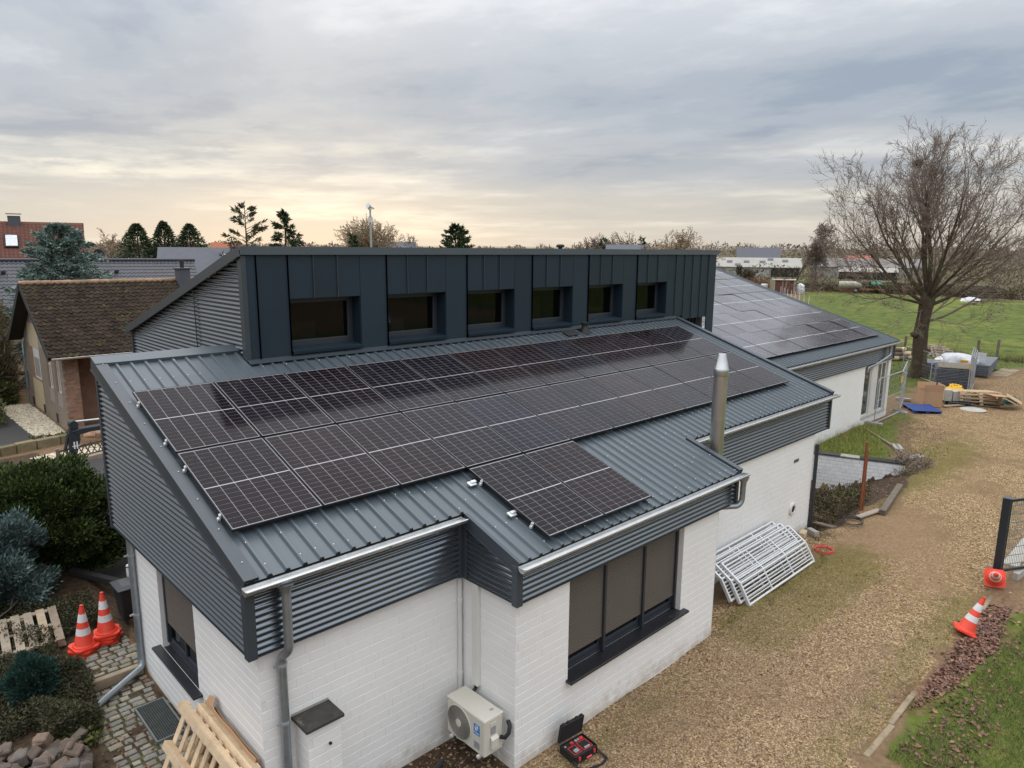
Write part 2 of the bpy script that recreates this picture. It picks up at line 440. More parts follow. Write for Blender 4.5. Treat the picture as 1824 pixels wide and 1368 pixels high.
M('juniper_small', (0.022, 0.068, 0.050), 0.75, island=0.5, hue=(0.030, 0.075, 0.060))
M('ivy', (0.035, 0.050, 0.018), 0.8, island=0.6, hue=(0.075, 0.055, 0.026))
M('shrub_green', (0.075, 0.105, 0.018), 0.75, island=0.5, hue=(0.10, 0.085, 0.03))
M('shrub_brown', (0.105, 0.070, 0.040), 0.85, island=0.5, hue=(0.065, 0.060, 0.022))
M('hedge_brown', (0.17, 0.075, 0.04), 0.85, island=0.4)
M('verge_blade', (0.175, 0.24, 0.035), 0.6, island=0.45, hue=(0.32, 0.29, 0.075))
M('grass_blade', (0.075, 0.108, 0.022), 0.6, island=0.5, hue=(0.185, 0.165, 0.058))
M('dry_grass', (0.20, 0.165, 0.08), 0.8, island=0.4, hue=(0.12, 0.13, 0.03))
M('leaf_brown', (0.115, 0.040, 0.026), 0.5, island=0.6, hue=(0.205, 0.105, 0.062))
M('pebble', (0.315, 0.225, 0.135), 0.8, island=0.5, hue=(0.21, 0.14, 0.085))
M('pebble_white', (0.52, 0.45, 0.34), 0.8, island=0.4)
M('boulder', (0.42, 0.33, 0.23), 0.85, var=0.3, vscale=6, objvar=0.3, hue=(0.32, 0.15, 0.09))
M('digger_dark', (0.030, 0.034, 0.038), 0.5, var=0.2, vscale=5)
M('terracotta', (0.30, 0.07, 0.035), 0.7)
M('bin_black', (0.022, 0.023, 0.026), 0.45)

def clear_glass():
    """window glass: reflects like glass, lets half of the light through to a dim room"""
    m = bpy.data.materials.new('window_glass'); m.use_nodes = True; nt = m.node_tree; N = nt.nodes; L = nt.links
    b = N['Principled BSDF']; b.inputs['Base Color'].default_value = (0.003, 0.0035, 0.004, 1); b.inputs['Roughness'].default_value = 0.02; b.inputs['Specular IOR Level'].default_value = 0.5
    t = N.new('ShaderNodeBsdfTransparent'); t.inputs[0].default_value = (0.75, 0.78, 0.76, 1)
    mx = N.new('ShaderNodeMixShader'); mx.inputs[0].default_value = 0.55
    L.new(b.outputs[0], mx.inputs[1]); L.new(t.outputs[0], mx.inputs[2]); L.new(mx.outputs[0], N['Material Output'].inputs[0])
    MATS['window_glass'] = m
clear_glass()
# ------------------------------------------------------------------ ground
def sd_poly(x, y, poly):
    """signed distance to a polygon, negative inside (vectorised)"""
    d = np.full(x.shape, 1e18); ins = np.zeros(x.shape, bool)
    n = len(poly)
    for i in range(n):
        ax, ay = poly[i]; bx, by = poly[(i+1) % n]
        ex, ey = bx-ax, by-ay
        t = np.clip(((x-ax)*ex+(y-ay)*ey)/(ex*ex+ey*ey+1e-12), 0, 1)
        d = np.minimum(d, (x-ax-ex*t)**2+(y-ay-ey*t)**2)
        c = ((ay <= y) & (by > y)) | ((by <= y) & (ay > y))
        xi = ax + (y-ay)/(by-ay if by != ay else 1e-12)*ex
        ins ^= c & (x < xi)
    d = np.sqrt(d)
    return np.where(ins, -d, d)

P_GRAVEL = [(2.6, -30), (2.6, -4.98), (14.2, -3.95), (15.0, -4.5), (17.6, -4.9), (20.9, -4.55), (23.5, -3.9), (26, -2.7), (30, -1.5), (36, -0.2), (40, -0.6), (46.2, -2.4), (62, -4.5), (62, -7.6), (30, -8.0), (13.6, -8.05), (6.7, -8.06), (6.2, -8.6), (5.4, -30)]
P_LAWN = [(6.75, -8.12), (8.6, -8.30), (11, -8.55), (13.0, -8.50), (14.2, -9.6), (24, -9.4), (62, -8.0), (62, -40), (5.6, -40)]
P_NORTH = [(14.5, -0.6), (26.5, -0.6), (31.0, -0.7), (30.5, -1.6), (27, -2.2), (24.2, -3.0), (22.2, -3.5), (20.9, -4.35), (17.6, -4.65), (14.6, -4.25)]
P_PADDOCK = [(30.4, 1.2), (33, 0.6), (38, 0.5), (41.5, -0.1), (46.4, -1.2), (62, -3.2), (62, 70), (18, 70), (18, 8.2), (30.4, 8.2)]
P_MEADOW = [(51, -90), (125, -60), (124, 14), (117, 42), (88, 30), (60, 26), (51, 26)]
P_GARDEN = [(-25, -6), (-0.02, -6), (-0.02, 1.3), (0.7, 4.2), (0.2, 14.6), (1.3, 14.9), (1.6, 17.6), (-25, 16.6)]
P_FRONT = [(-0.02, -30), (-0.02, -3.8), (2.95, -3.8), (2.95, -5.0), (2.4, -30)]
P_YARD = [(0.65, 3.6), (2.05, 7.0), (20, 7.0), (20, 14.6), (-0.6, 14.6)]
P_DRIVE = [(-25, 18.6), (1.5, 18.9), (2.05, 19.6), (1.75, 27.5), (-25, 28)]
P_PIT = [(14.4, -4.25), (17.2, -4.55), (20.2, -4.5), (22.0, -3.75), (20.95, -0.7), (14.4, -0.7)]
P_LEAF = [(8.3, -8.14), (13.2, -8.14), (13.2, -8.55), (11.2, -8.62), (9.2, -8.45)]

def height(x, y):
    z = np.zeros_like(x)
    # garden west of the gable: paved strip, then a step up
    left = np.clip((0.55 - x)/0.5, 0, 1)*np.clip((13-y)/5, 0, 1)*np.clip((y+6)/3.5, 0, 1)
    z += left*(0.19 + 0.15*np.clip((y-0.62)/0.06, 0, 1)*np.clip((x+2.6)/0.8, 0, 1))
    # neighbours' plot lies a little lower
    z += -0.18*np.clip((y-14.8)/2, 0, 1)*np.clip((16-x)/6, 0, 1)*np.clip((60-y)/20, 0, 1)
    # sunken area by the retaining wall
    wx = 21.17 + (-0.95 - y)/2.75*1.0
    dep = 1.28*np.clip((y+4.35)/2.5, 0, 1)
    ins = ((x > 14.35) & (x < wx) & (y < -0.72) & (y > -4.5)).astype(float)
    side = np.clip((wx-x)/0.12, 0, 1)
    z -= dep*ins*side
    # rough ground
    z += (0.018*np.sin(x*1.3+y*0.7)+0.014*np.sin(x*2.9-y*2.1+1)+0.01*np.sin(y*4.3+x*0.4))*np.clip((60-np.abs(x))/20, 0, 1)*(1-0.7*left)
    return z

def build_ground():
    def axis(lo, fine, hi, far, step, mid):
        a = list(np.arange(fine[0], fine[1], step))
        b = list(np.arange(fine[1], hi, mid)); c = list(np.arange(lo, fine[0], mid))
        e = [hi*1.0]; s = mid*1.5
        while e[-1] < far: e.append(e[-1]+s); s *= 1.22
        g = [lo]; s = mid*1.5
        while g[-1] > -far: g.append(g[-1]-s); s *= 1.22
        return np.array(sorted(set(np.round(c+a+b+e+g[1:], 4))))
    xs = axis(-8, (-3.0, 24.0), 64, 5000, 0.16, 0.5)
    ys = axis(-16, (-11.0, 4.6), 34, 5000, 0.16, 0.5)
    Xg, Yg = np.meshgrid(xs, ys)
    x, y = Xg.ravel(), Yg.ravel()
    wob = 0.22*np.sin(x*1.9+np.sin(y*1.3)*1.2) + 0.16*np.sin(y*2.7+x*0.8) + 0.1*np.sin(x*5.1-y*3.7)
    def mask(poly, w, wb=1.0): return np.clip(0.5 - (sd_poly(x, y, poly)+wob*wb)/w, 0, 1)
    gravel = mask(P_GRAVEL, 0.8, 0.5)
    lawn = mask(P_LAWN, 0.35, 0.45)
    north = mask(P_NORTH, 1.0)
    pad = mask(P_PADDOCK, 1.2, 1.5)
    mead = mask(P_MEADOW, 2.0, 2.0)
    gard = np.maximum(mask(P_GARDEN, 0.3, 0.1), mask(P_FRONT, 0.3, 0.3))
    yard = mask(P_YARD, 0.3, 0.2); drive = mask(P_DRIVE, 0.08, 0.0)
    pit = mask(P_PIT, 0.4, 0.5); leaf = mask(P_LEAF, 0.3, 0.6)
    sand = np.exp(-(((x-15.3)/2.6)**2+((y+5.25)/0.75)**2)) + 0.75*np.exp(-(((x-14.6)/1.7)**2+((y+8.9)/0.55)**2)) + 0.55*np.exp(-(((x-13.6)/1.9)**2+((y+7.1)/0.75)**2)) + 0.42*np.exp(-(((x-15.2)/2.6)**2+((y+6.2)/0.8)**2)) + 0.6*np.exp(-(((x-22)/3.5)**2+((y+5.6)/0.45)**2)) + 0.8*np.exp(-(((x-44)/4)**2+((y+0.9)/1.2)**2))
    moss = np.exp(-((y+5.45)/0.75)**2)*np.clip((x-7.6)/1.0, 0, 1)*np.clip((14.5-x)/2, 0, 1)*0.75 + np.exp(-((y+7.75)/0.45)**2)*0.42*np.clip((15-x)/3, 0, 1) + np.exp(-((y+5.35)/0.3)**2)*0.42*np.clip((8-x)/2, 0, 1) + 0.5*np.exp(-(((x-23)/4)**2+((y+4.3)/0.8)**2))
    moss = np.clip(moss*1.45 + 0.30*np.clip((x-9)/8, 0, 1)*(y > -8), 0, 1)*(x > 2)
    far = np.clip((np.hypot(x-40, y-10)-75)/25, 0, 1)*(1-mead)
    z = height(x, y)
    nx, ny = len(xs), len(ys)
    ii = np.arange(nx*ny).reshape(ny, nx)
    F = np.stack([ii[:-1, :-1], ii[:-1, 1:], ii[1:, 1:], ii[1:, :-1]], -1).reshape(-1, 4)
    grass = np.maximum(np.maximum(lawn, pad*0.95), north*0.62*(1-pit))
    za = np.stack([gravel, grass, np.maximum(gard, pit)], -1)
    zb = np.stack([np.maximum(yard, drive), np.clip(sand, 0, 1), moss], -1)
    zc = np.stack([mead, leaf, far], -1)
    # which piece of ground each face belongs to
    names = ['open_fields', 'gravel_driveway', 'lawn', 'garden_soil', 'asphalt_yard', 'meadow', 'paddock', 'sunken_pit', 'asphalt_drive', 'rough_grass']
    sc = np.stack([np.full(x.shape, 0.3), gravel, lawn*1.1, gard*1.2, yard, mead*1.2, pad, pit*1.3, drive*1.3, north*0.9], -1)
    fz = np.argmax(sc[F].mean(1), -1)
    mat = ground_material()
    for k, nm in enumerate(names):
        fk = F[fz == k]
        if not len(fk): continue
        used, inv = np.unique(fk, return_inverse=True)
        o = npmesh(nm, np.stack([x[used], y[used], z[used]], -1), inv.reshape(-1, 4), mat, smooth=True)
        struct(o)
        for an, arr in (('za', za), ('zb', zb), ('zc', zc)):
            at = o.data.attributes.new(an, 'FLOAT_VECTOR', 'POINT')
            at.data.foreach_set('vector', arr[used].astype(np.float32).ravel())

def ground_material():
    m = bpy.data.materials.new('ground'); m.use_nodes = True
    nt = m.node_tree; N = nt.nodes; L = nt.links
    b = N['Principled BSDF']; b.inputs['Roughness'].default_value = 0.9; b.inputs['Specular IOR Level'].default_value = 0.2
    geo = N.new('ShaderNodeNewGeometry'); pos = geo.outputs['Position']
    def attr(nm):
        a = N.new('ShaderNodeAttribute'); a.attribute_name = nm
        s = N.new('ShaderNodeSeparateXYZ'); L.new(a.outputs['Vector'], s.inputs[0]); return s.outputs
    A, B, C = attr('za'), attr('zb'), attr('zc')
    def noise(sc, det=5, ro=0.6, st=None):
        x = N.new('ShaderNodeTexNoise'); x.inputs['Scale'].default_value = sc; x.inputs['Detail'].default_value = det; x.inputs['Roughness'].default_value = ro
        if st:
            mp = N.new('ShaderNodeMapping'); mp.inputs['Scale'].default_value = st; L.new(pos, mp.inputs[0]); L.new(mp.outputs[0], x.inputs[0])
        else: L.new(pos, x.inputs[0])
        return x.outputs[0]
    def mr(v, a, c, lo=0, hi=1):
        x = N.new('ShaderNodeMapRange'); x.interpolation_type = 'SMOOTHSTEP'
        x.inputs[1].default_value = a; x.inputs[2].default_value = c; x.inputs[3].default_value = lo; x.inputs[4].default_value = hi
        L.new(v, x.inputs[0]); return x.outputs[0]
    def ma(op, a, c):
        x = N.new('ShaderNodeMath'); x.operation = op
        for i, v in enumerate((a, c)):
            if isinstance(v, (int, float)): x.inputs[i].default_value = v
            else: L.new(v, x.inputs[i])
        return x.outputs[0]
    def mix(f, a, c):
        x = N.new('ShaderNodeMix'); x.data_type = 'RGBA'
        if isinstance(f, (int, float)): x.inputs[0].default_value = f
        else: L.new(f, x.inputs[0])
        for i, v in ((6, a), (7, c)):
            if isinstance(v, tuple): x.inputs[i].default_value = (*v, 1)
            else: L.new(v, x.inputs[i])
        return x.outputs[2]
    def ramp(v, stops):
        x = N.new('ShaderNodeValToRGB'); e = x.color_ramp.elements
        while len(e) > 1: e.remove(e[-1])
        for i, (p, c) in enumerate(stops):
            el = e[0] if i == 0 else e.new(p)
            el.position = p; el.color = (*c, 1)
        L.new(v, x.inputs[0]); return x.outputs[0]
    n_big, n_mid, n_fine, n_grit = noise(0.45, 6), noise(2.3, 7, 0.65), noise(11, 6, 0.65), noise(60, 3)
    def rag(mask, amt=0.55, w=0.12):
        """mask with a ragged edge"""
        v = ma('ADD', mask, ma('MULTIPLY', ma('SUBTRACT', ma('ADD', ma('MULTIPLY', n_mid, 0.5), ma('MULTIPLY', n_fine, 0.5)), 0.5), amt*2))
        return mr(v, 0.5-w, 0.5+w)
    vo = N.new('ShaderNodeTexVoronoi'); vo.inputs['Scale'].default_value = 38; L.new(pos, vo.inputs['Vector'])
    vs = N.new('ShaderNodeSeparateColor'); L.new(vo.outputs['Color'], vs.inputs[0])
    vo2 = N.new('ShaderNodeTexVoronoi'); vo2.inputs['Scale'].default_value = 15; L.new(pos, vo2.inputs['Vector'])
    vs2 = N.new('ShaderNodeSeparateColor'); L.new(vo2.outputs['Color'], vs2.inputs[0])
    peb = ramp(vs.outputs[0], [(0.0, (0.068, 0.037, 0.018)), (0.25, (0.160, 0.095, 0.046)), (0.5, (0.248, 0.156, 0.077)), (0.75, (0.32, 0.212, 0.108)), (0.92, (0.48, 0.375, 0.235))])
    earth = ramp(n_fine, [(0.3, (0.13, 0.083, 0.047)), (0.7, (0.225, 0.148, 0.086))])
    c = earth
    # worn, finer patches of the drive show more earth between the stones
    grv = mix(ma('MULTIPLY', mr(ma('ADD', ma('MULTIPLY', n_mid, 0.5), ma('MULTIPLY', n_big, 0.5)), 0.47, 0.62), 0.62), peb, earth)
    grv = mix(ma('MULTIPLY', mr(n_big, 0.5, 0.7), 0.35), grv, (0.155, 0.092, 0.05))
    c = mix(rag(A[0], 0.4), c, grv)
    c = mix(ma('MULTIPLY', rag(B[1], 0.7, 0.35), 0.72), c, ramp(n_fine, [(0.3, (0.20, 0.125, 0.070)), (0.7, (0.29, 0.19, 0.112))]))
    c = mix(ma('MULTIPLY', rag(B[2], 0.95, 0.22), 0.62), c, ramp(n_fine, [(0.3, (0.065, 0.062, 0.014)), (0.7, (0.165, 0.145, 0.028))]))
    gr0 = ramp(ma('ADD', ma('MULTIPLY', n_mid, 0.45), ma('MULTIPLY', n_grit, 0.55)), [(0.3, (0.035, 0.050, 0.010)), (0.5, (0.080, 0.112, 0.018)), (0.68, (0.15, 0.16, 0.035))])
    gr = mix(ma('MULTIPLY', mr(n_mid, 0.52, 0.66), 0.55), gr0, (0.165, 0.135, 0.045))
    c = mix(rag(A[1], 0.55), c, gr)
    soil = ramp(n_fine, [(0.3, (0.030, 0.021, 0.014)), (0.55, (0.075, 0.050, 0.031)), (0.75, (0.125, 0.080, 0.047))])
    c = mix(rag(A[2], 0.25), c, soil)
    tuss = noise(1.1, 9, 0.72, (0.7, 1.0, 1))
    md = ramp(tuss, [(0.36, (0.018, 0.030, 0.006)), (0.44, (0.060, 0.088, 0.012)), (0.54, (0.090, 0.116, 0.016)), (0.66, (0.165, 0.155, 0.038))])
    md = mix(ma('MULTIPLY', mr(noise(0.09, 4), 0.5, 0.68), 0.5), md, (0.19, 0.20, 0.035))
    c = mix(rag(C[0], 0.3), c, md)
    c = mix(rag(C[2], 0.2), c, ramp(n_big, [(0.3, (0.075, 0.058, 0.035)), (0.7, (0.10, 0.095, 0.035))]))
    c = mix(rag(B[0], 0.12), c, ramp(n_grit, [(0.3, (0.040, 0.039, 0.040)), (0.7, (0.085, 0.080, 0.078))]))
    c = mix(ma('MULTIPLY', rag(C[1], 0.5), 0.45), c, ramp(vs2.outputs[0], [(0.0, (0.05, 0.026, 0.017)), (0.5, (0.11, 0.05, 0.034)), (1.0, (0.20, 0.10, 0.06))]))
    L.new(c, b.inputs['Base Color'])
    hgt = ma('ADD', ma('MULTIPLY', ma('SUBTRACT', 0.5, vo.outputs['Distance']), ma('MULTIPLY', A[0], 0.6)), ma('MULTIPLY', n_fine, 1.0))
    bp = N.new('ShaderNodeBump'); bp.inputs['Strength'].default_value = 0.65; bp.inputs['Distance'].default_value = 0.025
    L.new(hgt, bp.inputs['Height']); L.new(bp.outputs[0], b.inputs['Normal'])
    return m
build_ground()

def gz(x, y):
    return float(height(np.array([float(x)]), np.array([float(y)]))[0])
def gzs(x, y): return height(np.asarray(x, float), np.asarray(y, float))
# ------------------------------------------------------------------ workshop building
AL = R(18.27); CA, TA = math.cos(AL), math.tan(AL)
ZR0 = 4.763
def zr(y): return ZR0 + TA*y
SM = slopeM(0, 0, ZR0, AL)
CAMP = Vector((-2.92, -10.94, 6.94))

def brick_mesh():
    b = MB()
    o, i = 0.5, 0.4995
    b.add([(-o, 0, -o), (o, 0, -o), (o, 0, o), (-o, 0, o), (-i, -1, -.455), (i, -1, -.455), (i, -1, .455), (-i, -1, .455)],
          [(4, 5, 6, 7), (0, 1, 5, 4), (1, 2, 6, 5), (2, 3, 7, 6), (3, 0, 4, 7)])
    return b.mesh('brick', MATS['white_paint'])
BRICK = brick_mesh()

def lay_bricks(org, ang, length, h, openings=(), course=0.125, L=0.25, z0=0.0, shift=0.0, gap=(.001, .0022)):
    """bricks of one wall: list of world matrices. wall runs from org along angle ang, faces to its right"""
    out = []
    W = Matrix.Translation(org) @ Matrix.Rotation(ang, 4, 'Z')
    k = 0; z = z0
    while z + course*0.6 < h:
        zt = min(z+course, h)
        u = -L/2 if k % 2 else 0.0
        u += shift + (0.0 if k % 4 < 2 else 0.06)
        cuts = []
        while u < length:
            cuts.append((max(u, 0), min(u+L, length))); u += L
        for a, b in cuts:
            segs = [(a, b)]
            for (oa, ob, oz, ot) in openings:
                if zt > oz+0.02 and z < ot-0.02:
                    ns = []
                    for p, q in segs:
                        if q <= oa or p >= ob: ns.append((p, q))
                        else:
                            if p < oa: ns.append((p, oa))
                            if q > ob: ns.append((ob, q))
                    segs = ns
            for p, q in segs:
                if q-p < 0.035: continue
                m = W @ Matrix.Translation(((p+q)/2, rnd.uniform(-.001, .001), (z+zt)/2)) @ Matrix.Diagonal((q-p-gap[0], .0032, zt-z-gap[1], 1))
                out.append(m)
        z = zt; k += 1
    return out

def brick_parts(mats, parent, wall_of, limit=300, mat='white_paint', mesh=None, name='brick'):
    """the `limit` bricks nearest the camera are objects, the rest one mesh. mats: (matrix, wall object)"""
    mesh = mesh or BRICK
    mats = sorted(mats, key=lambda t: (t[0].translation-CAMP).length)
    for m, w in mats[:limit]:
        off = WL[w.name]
        inst(mesh, name, w, Matrix.Translation(-off) @ m)
    rest = mats[limit:]
    if rest:
        v = np.array([tuple(x.co) for x in mesh.vertices]); f = [tuple(p.vertices) for p in mesh.polygons]
        b = MB()
        for m, w in rest:
            b.add([m @ Vector(p) for p in v], f)
        stuff(b.build('brickwork', MATS[mat], parent))

bld = thing('workshop_building', 'white painted brick workshop with dark metal roof, corrugated cladding and a tall dark dormer', 'building', (7, -1, 0))

def wall_slab(parts, name='wall', parent=None, mat='white_joint'):
    b = MB()
    for p in parts: b.box(*p)
    return b.build(name, MATS[mat], parent or bld)

H1 = 2.56
w_gable = wall_slab([(0.0, 0.24, -3.85, -1.85, -0.3, H1), (0.0, 0.24, -0.42, 0.70, -0.3, H1), (0.0, 0.24, -1.85, -0.42, -0.3, 1.03)])
w_front = wall_slab([(0.24, 2.93, -3.85, -3.61, -0.3, H1)])
w_bayl = wall_slab([(2.93, 3.17, -4.71, -3.61, -0.3, H1)])
w_bay = wall_slab([(2.93, 3.97, -4.95, -4.71, -0.3, H1), (6.83, 7.92, -4.95, -4.71, -0.3, H1), (3.97, 6.83, -4.95, -4.71, -0.3, 0.90), (3.97, 6.83, -4.95, -4.71, 2.42, H1), (7.68, 7.92, -4.71, -3.9, -0.3, H1)])
w_main = wall_slab([(7.92, 14.3, -3.9, -3.66, -0.3, H1), (14.06, 14.3, -3.66, 0.7, -1.6, H1), (14.1, 14.29, -3.89, -3.66, -1.6, 0)])
bricks = []
for m in lay_bricks((0.0, 0.70, 0.05), R(-90), 4.55, H1-.05, [(1.12, 2.55, 0.98, 9)]): bricks.append((m, w_gable))
for m in lay_bricks((0.0, -3.85, 0), 0, 2.93, H1): bricks.append((m, w_front))
for m in lay_bricks((2.93, -3.85, 0), R(-90), 1.10, H1): bricks.append((m, w_bayl))
for m in lay_bricks((2.93, -4.95, 0), 0, 4.99, H1, [(1.04, 3.90, 0.90, 2.42)]): bricks.append((m, w_bay))
for m in lay_bricks((7.92, -3.9, 0), 0, 6.38, H1): bricks.append((m, w_main))
brick_parts(bricks, bld, None)

# inner core so that no light leaks through
b = MB()
b.prism([(-3.93, 2.52), (1.2, 2.52), (1.2, zr(1.2)-.05), (-3.93, zr(-3.93)-.05)], lambda a, c, h: (h, a, c), -0.10, 14.86)
b.prism([(-5.02, 2.49), (-3.9, 2.49), (-3.9, zr(-3.9)-.06), (-5.02, zr(-5.02)-.06)], lambda a, c, h: (h, a, c), 2.885, 8.33)
b.box(0.25, 14.0, -3.55, 0.6, -0.2, 2.5); b.box(3.2, 7.6, -4.6, -3.6, -0.2, 2.5)
b.build('soffit_infill', MATS['trim'], bld)

# trapezoid roof sheets
RIB0, RIBP = 0.12, 0.207
def roof_sheet(x0, x1, y0, y1, SMx, parent, name='roof_sheet', ribp=RIBP, rib0=RIB0, mat='roof_metal', ca=CA, rh=.034):
    prof = [(x0, 0.0)]
    k = math.ceil((x0-rib0)/ribp - 1e-6)
    while rib0+k*ribp < x1 - 0.005:
        c = rib0+k*ribp
        for dx, h in ((-.034, 0), (-.014, rh), (.014, rh), (.034, 0)):
            if x0 < c+dx < x1: prof.append((c+dx, h))
        k += 1
    prof.append((x1, 0.0))
    # a faint stiffening crease in every pan
    b = MB()
    n = len(prof)
    ys = [y0/ca, (y0+(y1-y0)*.5)/ca, y1/ca]
    vs = [SMx @ Vector((px, s, ph)) for s in ys for px, ph in prof]
    fs = [(r*n+i, r*n+i+1, (r+1)*n+i+1, (r+1)*n+i) for r in range(2) for i in range(n-1)]
    b.add(vs, fs)
    return b.build(name, MATS[mat], parent)
regions = [(-0.15, 2.05, -4.02, 1.30), (2.05, 2.85, -4.02, 0.72), (2.85, 8.36, -5.10, 0.72), (8.36, 14.85, -4.02, 0.72)]
for (a, c, y0, y1) in regions:
    x = a
    while x < c-0.01:
        nx = min(c, -0.15 + 1.035*(math.floor((x+0.15)/1.035+1e-4)+1))
        roof_sheet(x, nx, y0, y1, SM, bld); x = nx
# dark foam fillers closing the ribs at the eave, and the eave flashing under the sheets
b = MB()
for (xa, xb, y0) in ((-0.15, 2.85, -4.02), (2.85, 8.36, -5.10), (8.36, 14.85, -4.02)):
    b.box(xa, xb, (y0+.005)/CA, (y0+.04)/CA, -.05, -.004, SM)
    k = math.ceil((xa-RIB0)/RIBP)
    while RIB0+k*RIBP < xb:
        c = RIB0+k*RIBP
        b.add([SM @ Vector((c+dx, (y0+.004)/CA, h)) for dx, h in ((-.038, -.004), (.038, -.004), (.018, .037), (-.018, .037))], [(0, 1, 2, 3)])
        k += 1
b.build('eave_filler', MATS['foam_black'], bld)
# roof screws with bright washers
b = MB()
def screw(x, y, h=.036, z=SM, ca=CA): b.lathe([(.009, h-.004), (.009, h+.002), (.005, h+.007)], 6, (0, 0, 0), z @ Matrix.Translation((x, y/ca, 0)))
for k in range(73):
    x = RIB0+k*RIBP
    lo = -5.10 if 2.86 < x < 8.35 else -4.02
    if x > 14.7: continue
    for y in (lo+.14, lo+.62, lo+1.32, -2.0, 0.47, 1.0 if x < 1.95 else .62):
        if rnd.random() < .55: screw(x+rnd.uniform(-.02, .02), y+rnd.uniform(-.08, .08)*(y < 0))
for i in range(9): screw(-0.07, -3.75+i*.6, .052)
stuff(b.build('roof_screw', MATS['alu'], bld))

def rake(x, y0, y1, side, wtop=.16, drop=.15, htop=.045):
    """verge flashing along the slope; side -1: outer face towards -x"""
    b = MB()
    xa, xb = (x, x+wtop) if side < 0 else (x-wtop, x)
    b.box(xa, xb, y0/CA, y1/CA, htop-.006, htop, SM)
    xo = x if side < 0 else x-.006
    b.box(xo, xo+.006, y0/CA, y1/CA, -drop, htop-.006, SM)
    b.box(xo-.012 if side < 0 else xo+.006, xo if side < 0 else xo+.018, y0/CA, y1/CA, -drop, -drop+.01, SM)
    xi = xb-.004 if side < 0 else xa
    b.box(xi, xi+.004, y0/CA, y1/CA, 0.002, htop-.006, SM)
    o = b.build('verge_flashing', MATS['trim'], bld); return o
rake(-0.17, -4.02, 1.30, -1, .165, .16)
rake(14.90, -4.02, 0.62, 1, .15, .17, .06)
rake(2.84, -5.10, -4.04, -1, .05, .17, .012)
rake(8.38, -5.10, -3.98, 1, .12, .16, .055)
b = MB()                                                   # ridge coping behind the low roof end
b.box(-0.17, 2.06, 1.08/CA, 1.32/CA, .048, .056, SM); b.box(-0.17, 2.06, 1.32/CA, 1.326/CA, -.2, .056, SM); b.box(0.0, 2.06, 1.075/CA, 1.08/CA, .004, .056, SM)
b.build('ridge_coping', MATS['roof_metal'], bld)
b = MB()                                                   # flashing where the roof meets the dormer
b.box(2.02, 14.86, 0.56/CA, 0.73/CA, .040, .046, SM); b.box(2.02, 14.86, 0.72, 0.726, zr(.72)-.02, zr(.72)+.10)
b.build('wall_flashing', MATS['trim'], bld)

PW, AW = 0.0763, 0.0130
def corr(fn, ulo, uhi, z0, z1, parent, name='corrugated_cladding', mat='cladding', nseg=2):
    b = MB(); dz = PW/8; n = int(math.ceil((z1-z0)/dz)); vs = []; fs = []; rows = 0
    for i in range(n+1):
        z = min(z0+i*dz, z1)
        a, c = (ulo(z) if callable(ulo) else ulo), (uhi(z) if callable(uhi) else uhi)
        if c-a < .005: break
        d = AW*math.sin(2*math.pi*(z-z0)/PW)
        for s in range(nseg+1): vs.append(fn(a+(c-a)*s/nseg, z, d))
        rows += 1
    w = nseg+1
    for i in range(rows-1):
        for s in range(nseg): fs.append((i*w+s, i*w+s+1, (i+1)*w+s+1, (i+1)*w+s))
    b.add(vs, fs)
    return b.build(name, MATS[mat], parent, smooth=60)
ZB = 2.53
corr(lambda u, z, d: (u, -3.955-d, z), -0.06, 2.80, ZB, 3.40, bld)
corr(lambda u, z, d: (-0.125-d, -u, z), -1.24, lambda z: min(3.90, -(z+.05-ZR0)/TA), ZB, zr(1.24)-.05, bld)
corr(lambda u, z, d: (2.875-d, -u, z), 3.99, lambda z: min(4.97, -(z+.05-ZR0)/TA), 2.5, zr(-3.99)-.05, bld)
corr(lambda u, z, d: (u, -5.035-d, z), 2.93, 8.30, 2.5, 3.05, bld)
corr(lambda u, z, d: (u, -3.955-d, z), 8.36, 14.90, ZB, 3.40, bld)
b = MB()   # corner posts and drip trims of the cladding
for (x0, x1, y0, y1, za, zb) in ((-0.16, -0.05, -3.985, -3.875, ZB-.02, 3.42), (2.79, 2.90, -3.985, -3.93, ZB-.03, 3.40), (2.845, 2.885, -4.06, -3.985, ZB-.03, 3.38), (2.835, 2.94, -5.07, -4.965, 2.47, 3.03),
                                 (8.29, 8.37, -5.065, -5.0, 2.49, 3.03), (14.88, 14.96, -3.985, -3.90, ZB-.02, 3.42), (-0.145, -0.10, 1.19, 1.28, ZB-.05, zr(1.2)-.04)):
    MB().box(x0, x1, y0, y1, za, zb).build('corner_trim', MATS['trim'], bld, bev=.004)
for (x0, x1, y0, y1, z) in ((-0.06, 2.79, -3.968, -3.87, ZB-.004), (-0.138, -0.01, -3.87, 1.2, ZB-.004), (2.862, 2.935, -4.96, -3.99, 2.496), (2.94, 8.29, -5.048, -4.955, 2.496), (8.37, 14.88, -3.968, -3.905, ZB-.004)):
    MB().box(x0, x1, y0, y1, z-.012, z).build('drip_trim', MATS['trim'], bld)

